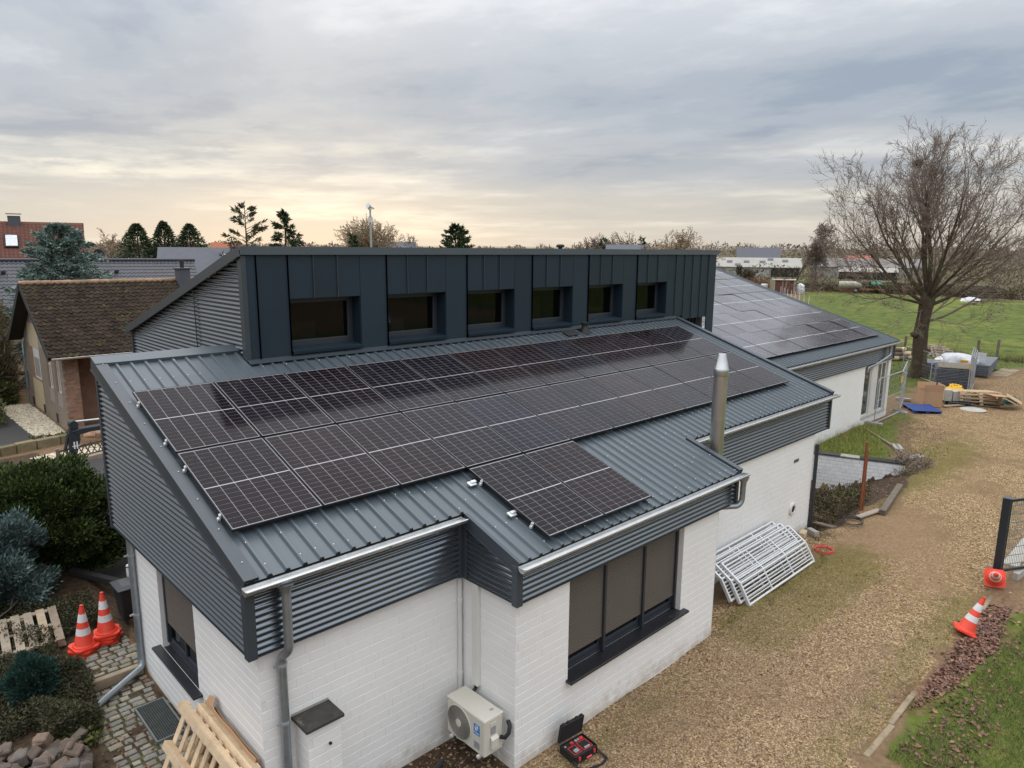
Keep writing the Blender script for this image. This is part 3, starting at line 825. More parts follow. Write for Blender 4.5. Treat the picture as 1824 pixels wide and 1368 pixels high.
def gutter(p0, x1, r=.066, parent=None):
    """half-round gutter along +x from p0 (rim height at p0.z)"""
    x0, y, z = p0; b = MB(); vs = []; fs = []; n = 9
    for x in (x0, x1):
        for rr in (r, r-.006):
            for k in range(n):
                t = math.pi*k/(n-1)
                vs.append((x, y-rr*math.cos(t), z-rr*math.sin(t)))
    for s in (0, n):
        for k in range(n-1): fs.append((s+k, s+k+1, 2*n+s+k+1, 2*n+s+k))
    b.add(vs, fs)
    b.tube([(x0, y-r-.004, z+.004), (x1, y-r-.004, z+.004)], .011, 8)
    b.box(x0, x1, y+r-.01, y+r, z-.02, z+.012)
    for x in (x0, x1):
        b.add([(x, y-r*math.cos(math.pi*k/8), z-r*math.sin(math.pi*k/8)) for k in range(9)], [tuple(range(9))])
    g = b.build('gutter', MATS['zinc'], parent or bld, smooth=40)
    x = x0+.35
    while x < x1:
        q = MB(); q.tube([(x, y-(r+.006)*math.cos(math.pi*k/6), z-(r+.006)*math.sin(math.pi*k/6)) for k in range(7)], .008, 5); x += .72
        q.build('gutter_bracket', MATS['zinc'], g)
    return g
gutter((-0.20, -4.09, 3.40), 2.80)
gutter((2.82, -5.165, 3.045), 8.44)
gutter((8.40, -4.09, 3.40), 15.02)

def pipe(pts, r, name='downpipe', mat='zinc_pipe', funnel=None, clamps=(), parent=None, n=14):
    # round the bends
    P = [Vector(p) for p in pts]; out = [P[0]]
    for i in range(1, len(P)-1):
        a, c, d = P[i-1], P[i], P[i+1]
        k = min((a-c).length, (d-c).length)*.45; k = min(k, .14)
        s, e = c+(a-c).normalized()*k, c+(d-c).normalized()*k
        for t in (0, .25, .5, .75, 1): out.append(s*(1-t)**2+c*2*t*(1-t)+e*t*t)
    out.append(P[-1])
    b = MB(); b.tube(out, r, n)
    if funnel: b.lathe([(r*1.0, -.17), (r*1.05, -.10), (r*1.9, .0)], n, funnel)
    o = b.build(name, MATS[mat], parent or bld, smooth=50)
    for c in clamps:
        q = MB(); q.lathe([(r+.008, -.016), (r+.008, .016)], n, c, cap=True); q.box(c[0]-r-.05, c[0]-r, c[1]-.008, c[1]+.008, c[2]-.013, c[2]+.013); q.box(c[0]-.008, c[0]+.008, c[1], c[1]+r+.07, c[2]-.008, c[2]+.008)
        q.build('pipe_clamp', MATS['galv'], o)
    return o
pipe([(0.26, -4.09, 3.30), (0.26, -4.08, 2.52), (0.235, -3.93, 2.40), (0.235, -3.93, -0.1)], .052, funnel=(0.26, -4.09, 3.345), clamps=[(0.235, -3.93, 2.30), (0.235, -3.93, 1.57), (0.235, -3.93, .8)])
pipe([(8.33, -5.165, 2.97), (8.33, -5.16, 2.56), (8.26, -5.13, 2.47), (7.98, -4.80, 2.42), (7.98, -4.80, 0)], .05, funnel=(8.33, -5.165, 3.0))
pipe([(-0.06, 0.60, 2.54), (-0.06, 0.60, 0.42), (-0.08, 0.54, 0.30), (-0.78, 0.05, 0.27), (-0.86, -0.01, 0.26)], .05, clamps=[(-0.06, 0.60, 2.2), (-0.06, 0.6, 1.2)])
pipe([(14.37, -3.95, 2.2), (14.37, -3.95, -0.05)], .045, mat='dark_frame')
pipe([(2.875, -3.885, 2.50), (2.875, -3.885, 0.70)], .033, mat='pvc_white', clamps=[])
b = MB()
for z in (1.0, 2.12): b.lathe([(.042, -.03), (.042, .03)], 12, (2.875, -3.885, z))
b.build('pipe_socket', MATS['pvc_white'], bld, smooth=40)
b = MB(); b.box(2.865, 2.928, -4.27, -4.15, .96, 2.49); b.build('cable_duct', MATS['pvc_white'], bld, bev=.006)

# bay window with three roller shutters
win = MB().box(3.975, 6.825, -4.80, -4.70, 0.925, 0.99).box(3.975, 6.825, -4.80, -4.70, 2.36, 2.415).build('window', MATS['dark_frame'], bld)
for x in (4.00, 4.90, 5.89, 6.80): MB().box(x-.024, x+.024, -4.865, -4.80, .93, 2.415).build('window_frame', MATS['dark_frame'], win, bev=.004)
b = MB()
for a, c in ((4.024, 4.876), (4.924, 5.866), (5.914, 6.776)):
    b.box(a, c, -4.795, -4.755, .995, 1.06); b.box(a, a+.05, -4.795, -4.755, 1.06, 1.4); b.box(c-.05, c, -4.795, -4.755, 1.06, 1.4)
b.build('window_sash', MATS['dark_frame'], win, bev=.003)
for a, c in ((4.074, 4.826), (4.974, 5.816), (5.964, 6.726)):
    MB().box(a, c, -4.775, -4.765, 1.06, 2.36).build('pane', MATS['glass'], win)
for a, c in ((4.024, 4.876), (4.924, 5.866), (5.914, 6.776)):
    b = MB(); z = 1.19; vs = []; fs = []
    while z < 2.41:
        for zz, d in ((z, 0), (z+.002, .008), (z+.018, .013), (z+.032, .010), (z+.034, 0)): vs += [(a, -4.815-d, zz), (c, -4.815-d, zz)]
        z += .0385
    for i in range(len(vs)//2-1): fs.append((2*i, 2*i+1, 2*i+3, 2*i+2))
    b.add(vs, fs); b.box(a, c, -4.83, -4.806, 1.165, 1.19)
    b.build('roller_shutter', MATS['shutter'], win)
MB().box(3.93, 6.95, -5.06, -4.80, 0.875, 0.918).build('window_sill', MATS['sill_stone'], bld, bev=.005)

# gable window
gw = MB().box(0.09, 0.15, -1.845, -.425, 1.05, 1.12).build('window', MATS['dark_frame'], bld)
b = MB()
for y in (-1.82, -.45): b.box(.06, .14, y-.03, y+.03, 1.12, 2.5)
b.box(.09, .15, -1.16, -1.10, 1.12, 1.5); b.box(.095, .14, -1.79, -.48, 1.12, 1.19)
b.build('window_frame', MATS['dark_frame'], gw, bev=.004)
MB().box(.115, .125, -1.79, -.48, 1.19, 2.5).build('pane', MATS['glass'], gw)
b = MB(); z = 1.44; vs = []; fs = []
while z < 2.55:
    for zz, d in ((z, 0), (z+.002, .008), (z+.018, .013), (z+.032, .010), (z+.034, 0)): vs += [(.085-d, -1.79, zz), (.085-d, -.48, zz)]
    z += .0385
for i in range(len(vs)//2-1): fs.append((2*i, 2*i+1, 2*i+3, 2*i+2))
b.add(vs, fs); b.build('roller_shutter', MATS['shutter'], gw)
MB().box(-.13, .10, -1.98, -.30, 1.01, 1.045).build('window_sill', MATS['sill_stone'], bld, bev=.005)
# reveal of the gable window at the far side
b = MB(); b.box(0.002, .09, -.421, -.40, 1.05, 2.5); b.build('reveal', MATS['white_plain'], bld)

# round vent and small airbrick in the main wall
b = MB(); Mx = Matrix.Translation((13.31, -3.925, .77)) @ Matrix.Rotation(R(90), 4, 'X')
b.lathe([(.16, -.02), (.15, .02), (.10, .025), (.085, .0)], 20, M=Mx); b.build('wall_vent', MATS['pvc_white'], bld, smooth=40)
b = MB(); b.lathe([(.083, .0), (.083, .012)], 20, M=Mx); b.build('wall_vent_hole', MATS['black'], bld)
b = MB(); b.box(13.21, 13.45, -3.916, -3.905, 1.95, 2.02); b.build('air_brick', MATS['ac_dark'], bld)

# flue of the stove
fl = MB().tube([(8.70, -4.38, 0), (8.70, -4.38, 4.78)], .128, 24).build('flue_pipe', MATS['steel'], bld, smooth=40)
b = MB(); b.lathe([(.136, 4.74), (.139, 4.76), (.139, 4.80), (.132, 4.81), (.075, 5.07), (.070, 5.08)], 24, (8.70, -4.38, 0)); b.build('flue_cap', MATS['zinc'], fl, smooth=35)
MB().lathe([(.134, 3.86), (.134, 3.875)], 24, (8.70, -4.38, 0)).build('flue_joint', MATS['steel'], fl, smooth=35); MB().lathe([(.132, 4.67), (.136, 4.68), (.136, 4.735)], 24, (8.70, -4.38, 0)).build('flue_joint', MATS['steel'], fl, smooth=35)

# vent cowl and lead patch on the roof
b = MB(); c = (10.47, 0.42, zr(.42))
b.lathe([(.17, -.05), (.15, .03), (.075, .14), (.07, .20), (.10, .205), (.105, .25), (.08, .26)], 16, c); b.build('vent_cowl', MATS['black'], bld, smooth=40)
b = MB(); b.box(9.7, 10.15, .28/CA, .55/CA, .036, .055, SM); b.build('roof_patch', MATS['black'], bld, bev=.01)
# loose bright clips by the lower panels
for x, y in ((3.36, -3.57), (3.42, -4.34)):
    b = MB(); b.box(-.06, .06, -.05, .05, .035, .06, SM @ Matrix.Translation((x, y/CA, 0))); b.box(-.02, .07, -.02, .03, .06, .085, SM @ Matrix.Translation((x, y/CA, 0)))
    b.build('mounting_clip', MATS['alu'], bld, bev=.006)

# ---------------------------------------------------------------- dormer
DY, ZT = 0.72, 6.92
def dz(y): return ZT - (y-DY)*0.2825
b = MB()
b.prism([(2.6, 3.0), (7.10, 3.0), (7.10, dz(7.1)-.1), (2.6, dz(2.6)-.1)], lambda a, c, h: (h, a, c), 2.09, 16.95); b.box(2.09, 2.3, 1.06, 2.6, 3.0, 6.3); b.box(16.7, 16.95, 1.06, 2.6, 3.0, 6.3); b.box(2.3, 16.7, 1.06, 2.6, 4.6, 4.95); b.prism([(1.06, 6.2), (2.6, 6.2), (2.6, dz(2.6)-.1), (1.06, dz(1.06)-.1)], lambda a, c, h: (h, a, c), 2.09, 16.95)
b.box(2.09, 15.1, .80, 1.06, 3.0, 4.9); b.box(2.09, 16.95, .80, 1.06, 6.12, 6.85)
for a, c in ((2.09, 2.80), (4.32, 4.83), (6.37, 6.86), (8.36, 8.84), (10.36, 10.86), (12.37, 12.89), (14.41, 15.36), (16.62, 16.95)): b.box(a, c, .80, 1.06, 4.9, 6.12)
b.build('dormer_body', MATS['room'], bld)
WINS = [(2.84, 4.28), (4.87, 6.33), (6.90, 8.32), (8.88, 10.32), (10.90, 12.33), (12.93, 14.37)]
WZ0, WZ1 = 5.12, 6.045
def panel_seg(x0, x1, z0, z1):
    b = MB(); b.box(x0+.004, x1-.004, DY-.012, DY+.008, z0, z1)
    return b.build('cladding_panel', MATS['dormer_panel'], bld)
seams = []
def seam(x, z0, z1): seams.append((x, z0, z1))
full = [(2.06, 2.27), (2.27, 2.84)] + [(WINS[i][1], WINS[i+1][0]) for i in range(5)] + [(14.37, 14.80), (14.80, 15.24)]
ZB0 = zr(DY)+.03
for a, c in full:
    panel_seg(a, c, ZB0, 6.80); seam(c, ZB0, 6.80)
seam(2.27, ZB0, 6.8)
for a, c in ((15.24, 15.68), (15.68, 16.12), (16.12, 16.56)):
    panel_seg(a, c, 4.92, 6.80); seam(c, 4.92 if c < 16.5 else 3.4, 6.80)
panel_seg(16.56, 17.0, 3.4, 6.80)
for a, c in WINS:
    w = (c-a)/3
    for k in range(3):
        panel_seg(a+k*w, a+(k+1)*w, WZ1, 6.80); panel_seg(a+k*w, a+(k+1)*w, ZB0, 5.085)
        if k: seam(a+k*w, WZ1, 6.80); seam(a+k*w, ZB0, 5.085)
    seam(a, ZB0, 6.80)
for x, z0, z1 in seams: MB().box(x-.006, x+.006, DY-.040, DY-.012, z0, z1).build('standing_seam', MATS['trim'], bld)
# parapet coping along the top, side and corner trims
b = MB()
b.box(2.0, 17.05, DY-.06, DY+.34, 6.93, 6.945); b.box(2.0, 17.05, DY-.06, DY-.052, 6.805, 6.93)
b.build('parapet_coping', MATS['roof_metal'], bld)
b = MB(); Mc = Matrix.Translation((0, DY, ZT)) @ Matrix.Rotation(-math.atan(.2825), 4, 'X')
b.box(1.985, 2.25, .27, 7.0, .012, .028, Mc); b.box(1.985, 1.995, -.02, 7.0, -.15, .012, Mc); b.box(1.97, 1.985, -.02, 7.0, -.15, -.14, Mc)
b.build('verge_coping', MATS['trim'], bld)
b = MB(); b.box(2.26, 17.0, .3, 7.0, -.03, .0, Mc); b.build('dormer_roof', MATS['roof_metal'], bld)
for q in ((2.015, 2.10, DY-.03, DY+.12, ZB0-.02, 6.79), (2.02, 2.08, 7.05, 7.13, 3, dz(7.1)-.12)): MB().box(*q).build('corner_trim', MATS['trim'], bld, bev=.004)
corr(lambda u, z, d: (2.05-d, -u, z), lambda z: -min(7.06, DY+(6.80-z)/.2825), -DY-.12, 3.2, 6.80, bld)
MB().box(2.02, 2.035, 2.95, 2.965, 4.4, dz(2.95)-.16).build('sheet_joint', MATS['trim'], bld)
for a, c in WINS:
    w = MB().box(a+.012, c-.012, .99, 1.05, WZ0+.04, WZ0+.13).build('window', MATS['dark_frame'], bld)
    b = MB(); b.box(a+.012, a+.10, .99, 1.05, WZ0+.13, WZ1-.02); b.box(c-.10, c-.012, .99, 1.05, WZ0+.13, WZ1-.02); b.box(a+.10, c-.10, .99, 1.05, WZ1-.10, WZ1-.02)
    b.build('window_frame', MATS['dark_frame'], w, bev=.004)
    b = MB(); f = .022
    b.box(a+.10, c-.10, 1.0, 1.03, WZ0+.13, WZ0+.13+f); b.box(a+.10, a+.10+f, 1.0, 1.03, WZ0+.13+f, WZ1-.10); b.box(c-.10-f, c-.10, 1.0, 1.03, WZ0+.13+f, WZ1-.10)
    b.build('glazing_bead', MATS['trim'], w)
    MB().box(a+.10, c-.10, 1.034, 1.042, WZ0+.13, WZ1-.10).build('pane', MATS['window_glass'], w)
    b = MB()   # lined reveal
    b.box(a-.004, a+.008, DY+.008, 1.06, WZ0, WZ1); b.box(c-.008, c+.004, DY+.008, 1.06, WZ0, WZ1); b.box(a+.008, c-.008, DY+.008, 1.06, WZ1-.008, WZ1+.004)
    b.build('reveal', MATS['dormer_panel'], w)
    b = MB()
    Ms = Matrix.Translation((0, 1.0, WZ0+.045)) @ Matrix.Rotation(R(7), 4, 'X')
    b.box(a+.008, c-.008, -.36, 0.0, -.006, .0, Ms); b.box(a+.008, c-.008, -.36, -.354, -.05, -.006, Ms)
    b.build('window_sill', MATS['dormer_panel'], w)
# what shows dimly behind the dormer panes
b = MB(); n = 22; vs = [(7.05+.95*i/n, 1.55+.035*math.sin(i*1.9), z) for z in (4.95, 5.62) for i in range(n+1)]; b.add(vs, [(i, i+1, n+2+i, n+1+i) for i in range(n)]); b.build('curtain', MATS['curtain_blue'], bld, smooth=60)
MB().box(9.55, 10.1, 1.6, 1.64, 4.95, 5.75).build('cupboard', MATS['room_wood'], bld)
MB().box(5.0, 6.1, 1.9, 2.3, 4.95, 5.45).build('cupboard', MATS['room_white'], bld)
MB().box(3.4, 3.9, 1.8, 2.1, 4.95, 5.5).build('cupboard', MATS['room_wood'], bld)
MB().box(11.0, 11.5, 1.7, 2.1, 4.95, 5.4).build('cupboard', MATS['room_wood'], bld)
b = MB()    # dark slot below the last panels
b.box(15.24, 16.56, 1.0, 1.06, 3.2, 4.95)
for k in range(7): b.box(15.3+k*.18, 15.32+k*.18, .94, 1.0, 3.2, 4.95)
b.build('louvre', MATS['dark_frame'], bld)
b = MB(); b.lathe([(.06, 6.4), (.06, 6.98), (.11, 6.985), (.12, 7.04), (.07, 7.07)], 14, (11.9, 2.6, 0)); b.build('vent_pipe', MATS['black'], bld, smooth=40)

# ---------------------------------------------------------------- solar panels
PWD, PHT = 1.134, 1.722
def panel_proto(cellmat, sheet='backsheet', mid=.016):
    """local frame: lower-left corner at origin, x across, y up the slope, top of glass at z=.035"""
    fr = MB(); t = .012
    fr.box(0, PWD, 0, t, 0, .035); fr.box(0, PWD, PHT-t, PHT, 0, .035); fr.box(0, t, t, PHT-t, 0, .035); fr.box(PWD-t, PWD, t, PHT-t, 0, .035)
    bs = MB(); bs.box(t, PWD-t, t, PHT-t, .026, .0315)
    ce = MB(); gx, gy = .0045, .0028
    cw = (PWD-2*t-.014-5*gx)/6; ch = (PHT-2*t-.022-mid-16*gy)/18
    for half in range(2):
        for r in range(9):
            y0 = t+.011+half*(9*ch+8*gy+mid)+r*(ch+gy)
            for c in range(6):
                x0 = t+.007+c*(cw+gx)
                ce.add([(x0, y0, .0326), (x0+cw, y0, .0326), (x0+cw, y0+ch, .0326), (x0, y0+ch, .0326)], [(0, 1, 2, 3)])
    return fr.mesh('frame', MATS['panel_frame']), bs.mesh('backsheet', MATS[sheet]), ce.mesh('solar_cells', MATS[cellmat])
P_NEAR = panel_proto('solar_cell'); P_FAR = panel_proto('solar_sky_grey', 'backsheet_far', .020)
CLS = Matrix.Diagonal((.62, .62, .8, 1))
CL = MB().box(-.035, .0, -.03, .03, -.055, .036).box(-.06, -.035, -.03, .03, -.06, -.02).box(-.02, .016, -.018, .018, .036, .042).tube([(-.018, 0, .03), (-.018, 0, .055)], .012, 6).mesh('panel_clamp', MATS['alu'])
RAIL = MB().box(0, PWD+.02, .30, .34, -.05, 0).box(0, PWD+.02, 1.38, 1.42, -.05, 0).mesh('rail', MATS['black'])
ORD = ['first', 'second', 'third', 'fourth', 'fifth', 'sixth', 'seventh', 'eighth', 'ninth', 'tenth', 'eleventh', 'twelfth']
def solar(x, ytop, proto, label, group, Mroof, ca, tilt=(0, 0), clamps=False):
    """x of left edge, s (distance along slope, negative down) of top edge"""
    Mw = Mroof @ Matrix.Translation((x, ytop-PHT, .13-.035)) @ Matrix.Rotation(tilt[0], 4, 'X') @ Matrix.Rotation(tilt[1], 4, 'Y')
    t = bpy.data.objects.new('solar_panel', None); t.empty_display_size = .2
    link(t); t.matrix_world = Mw
    tag(t, label, 'solar panel', group)
    for nm, me in zip(('frame', 'backsheet', 'solar_cells'), proto): inst(me, nm, t, Matrix())
    inst(RAIL, 'rail', t, Matrix())
    if clamps:
        for s in (.32, 1.40): inst(CL, 'panel_clamp', t, Matrix.Translation((0, s, 0)) @ CLS)
    return t
ROWP = 1.7593
G1 = 'solar panels on the near roof'
def ordlab(i, n): return f'{ORD[i]} from the left' if i < n-1 else 'at the far right end'
for r, rn in enumerate(('upper row beside the dormer', 'long lower row')):
    for i in range(12):
        solar(i*1.154+.01, -r*ROWP, P_NEAR, f'solar panel on the near roof, {rn}, {ordlab(i, 12)}', G1, SM, CA, (rnd.gauss(0, .0012), rnd.gauss(0, .0012)), clamps=(i == 0))
for i in range(2):
    solar((3+i)*1.154+.01, -2*ROWP, P_NEAR, f'{("left", "right")[i]} one of the two solar panels standing lowest on the bay roof', G1, SM, CA, (rnd.gauss(0, .0012), rnd.gauss(0, .0012)), clamps=(i == 0))

# ---------------------------------------------------------------- long wing behind
wing = thing('wing_building', 'low white wing with solar roof and glazed doors at the far end of the workshop', 'building', (22, 3, 0))
ALW = R(17.5); CW, TW = math.cos(ALW), math.tan(ALW)
SW = slopeM(0, -0.77, 3.20, ALW)
x = 14.95
while x < 29.7:
    nx = min(x+1.035, 29.76); roof_sheet(x, nx, 0.0, 10.2*CW, SW, wing, rib0=15.0, ca=CW); x = nx
b = MB(); b.prism([(-.66, 2.5), (9.2, 2.5), (9.2, 3.2+(9.97)*TW-.06), (-.66, 3.16)], lambda a, c, h: (h, a, c), 15, 29.35); b.box(15, 26.0, -.4, 9, -.2, 2.5)
b.build('soffit_infill', MATS['trim'], wing)  # unseen inner core added against light leaks, as in the workshop
ww = wall_slab([(14.3, 26.45, -.67, -.43, -.3, 2.56), (29.05, 29.35, -.67, 9, -.2, 2.56), (26.45, 29.05, -.67, -.43, -.3, .30), (26.45, 29.05, -.67, -.43, 2.42, 2.56)], parent=wing)
wm = [(m, ww) for m in lay_bricks((14.3, -.67, 0), 0, 12.15, 2.5)]
brick_parts(wm, wing, None)
corr(lambda u, z, d: (u, -.745-d, z), 15.0, 29.30, 2.5, 3.14, wing)
MB().box(29.29, 29.36, -.77, -.68, 2.48, 3.16).build('corner_trim', MATS['trim'], wing); MB().box(15, 29.28, -.757, -.675, 2.48, 2.495).build('drip_trim', MATS['trim'], wing)
gutter((14.95, -.85, 3.165), 29.82, parent=wing)
b = MB(); b.box(29.70, 29.78, 0, 10, .03, .05, SW); b.box(29.77, 29.78, 0, 10, -.14, .03, SW); b.build('verge_flashing', MATS['trim'], wing)
pipe([(28.55, -.85, 3.1), (28.55, -.86, 2.72), (27.3, -.74, 2.42), (26.6, -.72, 2.38), (26.6, -.72, 2.2)], .05, funnel=(28.55, -.85, 3.13), parent=wing)
for a, c, nm in ((26.50, 27.25, 1), (27.95, 28.95, 2)):
    w = MB().box(a, c, -.62, -.55, .33, .40).box(a, c, -.62, -.55, 2.34, 2.41).build('window', MATS['pvc_white'], wing)
    b = MB()
    xs_ = [a+.03, c-.03] + ([(a+c)/2] if nm == 2 else [])
    for x in xs_: b.box(x-.035, x+.035, -.62, -.55, .40, 2.34)
    b.build('window_frame', MATS['pvc_white'], w)
    MB().box(a+.06, c-.06, -.59, -.58, .40, 2.34).build('pane', MATS['glass_green'], w)
b = MB(); b.box(27.27, 27.93, -.655, -.5, .33, 2.41); b.box(27.35, 27.85, -.665, -.655, .4, 2.3); b.build('door_panel', MATS['pvc_white'], wing)
b = MB(); b.box(26.46, 29.05, -.72, -.50, .27, .325); b.build('window_sill', MATS['concrete_pale'], wing)
G2 = 'solar panels on the far wing roof'
RW = ['row nearest the gutter', 'second row above the gutter', 'third row above the gutter', 'fourth row above the gutter', 'top row in view']
cnt = [11, 10, 8, 6, 3]
for r in range(5):
    for i in range(cnt[r]):
        s0 = (0.57)/CW + r*1.745
        lab = f'solar panel on the far wing, {RW[r]}, ' + ('at the right end' if i == 0 else f'{ORD[i]} from the right')
        solar(28.86-(i+1)*1.154+.01, s0+PHT, P_FAR, lab, G2, SW, CW, (rnd.gauss(0, .005), rnd.gauss(0, .004)))
# ------------------------------------------------------------------ scatter helpers
def unit(n):
    v = rng.normal(size=(n, 3)); return v/np.linalg.norm(v, axis=1, keepdims=True)
def sprays(name, Pc, D, ln, wd, m, parent=None, droop=0.0):
    """leafy sprays: kite quads from point Pc along D"""
    n = len(Pc); D = D/np.linalg.norm(D, axis=1, keepdims=True)
    side = np.cross(D, unit(n)); side /= np.linalg.norm(side, axis=1, keepdims=True)+1e-9
    ln = np.broadcast_to(np.asarray(ln, float), (n,))[:, None]; wd = np.broadcast_to(np.asarray(wd, float), (n,))[:, None]
    mid = Pc + D*ln*0.45; tip = Pc + D*ln; tip[:, 2] -= droop*ln[:, 0]
    V = np.stack([Pc, mid-side*wd/2, tip, mid+side*wd/2], 1).reshape(-1, 3)
    F = np.arange(n*4).reshape(n, 4)
    return npmesh(name, V, F, m, parent)
def blades(name, Pc, h, w, m, lean=.35, parent=None):
    n = len(Pc); a = rng.uniform(0, 2*np.pi, n); s = np.stack([np.cos(a), np.sin(a), 0*a], 1)*np.broadcast_to(w, (n,))[:, None]/2
    h = np.broadcast_to(h, (n,)); le = rng.normal(size=(n, 2))*lean*h[:, None]
    tip = Pc + np.stack([le[:, 0], le[:, 1], h], 1)
    V = np.stack([Pc-s, Pc+s, tip], 1).reshape(-1, 3)
    return npmesh(name, V, np.arange(n*3).reshape(n, 3), m, parent)
def flat_leaves(name, Pc, size, m, tilt=.5, parent=None):
    n = len(Pc); N_ = np.stack([rng.normal(size=n)*tilt, rng.normal(size=n)*tilt, np.ones(n)], 1); N_ /= np.linalg.norm(N_, axis=1, keepdims=True)
    a = np.cross(N_, unit(n)); a /= np.linalg.norm(a, axis=1, keepdims=True); b_ = np.cross(N_, a)
    s = np.broadcast_to(size, (n,))[:, None]
    c = rng.uniform(-.25, .25, (n, 1))*s*N_
    V = np.stack([Pc-a*s*.55, Pc-b_*s*.32+c, Pc+a*s*.55, Pc+b_*s*.32+c], 1).reshape(-1, 3)
    return npmesh(name, V, np.arange(n*4).reshape(n, 4), m, parent)
def in_poly(poly, n, grow=0.0):
    p = np.array(poly); lo, hi = p.min(0), p.max(0); out = np.zeros((0, 2))
    while len(out) < n:
        q = rng.uniform(lo-grow, hi+grow, (n*2, 2)); out = np.vstack([out, q[sd_poly(q[:, 0], q[:, 1], poly) < grow]])
    return out[:n]
def on_ground(xy, dz=0.0): return np.column_stack([xy, gzs(xy[:, 0], xy[:, 1])+dz])

def bush(name, label, c, rad, m, n, ln, wd, cl=40, up=.4, group=None, stem='bark', lump=.28, cat='bush', stuffy=False):
    """clumpy bush: sprays grouped on lumps spread through the crown"""
    t = thing(name, label, cat, (c[0], c[1], gz(c[0], c[1])), group=group)
    k = unit(cl); k[:, 2] = np.where(k[:, 2] < -.85, -k[:, 2], k[:, 2])
    r = rng.uniform(.5, 1.13, (cl, 1))
    K = np.array(c) + k*np.array(rad)*r*.82
    idx = rng.integers(0, cl, n)
    d = unit(n); ls = lump*np.array(rad)*rng.uniform(.7, 1.3, (cl, 1))[idx]
    P = K[idx] + d*ls*rng.uniform(.35, 1.0, (n, 1))
    out = P-np.array(c)-np.array([0, 0, -.3])*np.array(rad)
    D = d*.7 + out/np.linalg.norm(out, axis=1, keepdims=True) + np.array([0, 0, up]) + rng.normal(size=(n, 3))*.3
    g0 = gz(c[0], c[1]); P[:, 2] = np.maximum(P[:, 2], g0+.02)
    sprays('foliage', P, D, ln*rng.uniform(.6, 1.3, n), wd*rng.uniform(.7, 1.2, n), MATS[m], t)
    b = MB()
    for i in range(5):
        q = K[rng.integers(0, cl)]; b.tube([(c[0]+rnd.uniform(-.06, .06), c[1]+rnd.uniform(-.06, .06), g0-.05), ((c[0]+q[0])/2, (c[1]+q[1])/2, (g0+q[2])/2), tuple(q)], [.035, .025, .01], 5)
    b.build('stem', MATS[stem], t)
    return t

# ------------------------------------------------------------------ lawn, leaves, loose cover
xy = in_poly([(6.9, -8.3), (8.8, -8.55), (12.9, -8.85), (13.6, -9.6), (15.5, -11), (9, -13.5), (6.3, -10.5)], 52000)
nz = np.sin(xy[:, 0]*2.1+1.3*np.sin(xy[:, 1]*1.7))*.5+np.sin(xy[:, 0]*5.3-xy[:, 1]*4.1)*.3
o = blades('lawn_grass', on_ground(xy), np.clip(.075+.03*nz, .02, .14)*rng.uniform(.6, 1.3, len(xy)), .007, MATS['grass_blade'], .55); stuff(o); tag(o, 'short rough lawn grass in the lower right corner', 'grass')
def tufts(poly, nt, per, hmin, hmax, spread=.07):
    c = in_poly(poly, nt); c = np.repeat(c, per, 0) + rng.normal(size=(nt*per, 2))*spread
    h = np.repeat(rng.uniform(hmin, hmax, nt), per)*rng.uniform(.5, 1.1, nt*per)
    return on_ground(c), h
A1, h1 = tufts([(14.6, -.75), (26.5, -.75), (27, -1.4), (24.2, -2.2), (22.5, -3.0), (21.5, -1.0), (14.6, -.9)], 520, 14, .03, .30, .10)
A2, h2 = tufts([(21.0, -.8), (30, -.8), (29, -2.2), (24, -4.2), (20.8, -4.7), (17.5, -4.9), (14.5, -4.4), (17, -4.6), (20.6, -4.4), (22.2, -3.6)], 260, 14, .03, .10)
o = blades('verge_grass', np.vstack([A1, A2]), np.concatenate([h1, h2]), .010, MATS['verge_blade'], .5); stuff(o); tag(o, 'long tufted grass in front of the white wing wall', 'grass')
A3, h3 = tufts([(8.0, -5.0), (14.2, -4.0), (14.2, -4.35), (12.8, -5.2), (9.2, -5.25), (8.0, -5.4)], 46, 16, .04, .2, .05)
A4, h4 = tufts([(3.0, -8.0), (13, -8.0), (13, -7.3), (3.0, -7.2)], 90, 12, .02, .07, .06)
A5, h5 = tufts([(3.1, -5.1), (7.9, -5.1), (7.9, -5.0), (3.1, -5.0)], 16, 8, .02, .07, .03)
A6, h6 = tufts([(4, -7.2), (14, -7.6), (14, -5.6), (4, -5.3)], 60, 8, .01, .04, .06)
o = blades('weed', np.vstack([A3, A4, A5, A6]), np.concatenate([h3, h4, h5, h6]), .009, MATS['grass_blade'], .6); stuff(o); tag(o, 'small weeds and grass tufts along the edges of the gravel', 'weeds')
A7, h7 = tufts([(30.5, 1.3), (38, .7), (46, -.8), (52, -2), (52, 8), (30.5, 8)], 1500, 10, .03, .10, .2)
o = blades('paddock_grass', A7, h7, .03, MATS['grass_blade'], .5); stuff(o); tag(o, 'green grass behind the stacked fence panels', 'grass')
xs_ = np.concatenate([rng.normal(51.9, .35, 5200)]); ys_ = rng.uniform(-12, 24, 5200)
o = blades('dry_grass', on_ground(np.stack([xs_, ys_], 1)), rng.uniform(.15, .75, 5200)*(.5+.5*np.abs(np.sin(ys_*1.7))), .03, MATS['dry_grass'], .3); stuff(o); tag(o, 'tall dry grass growing along the old wooden fence posts', 'grass')

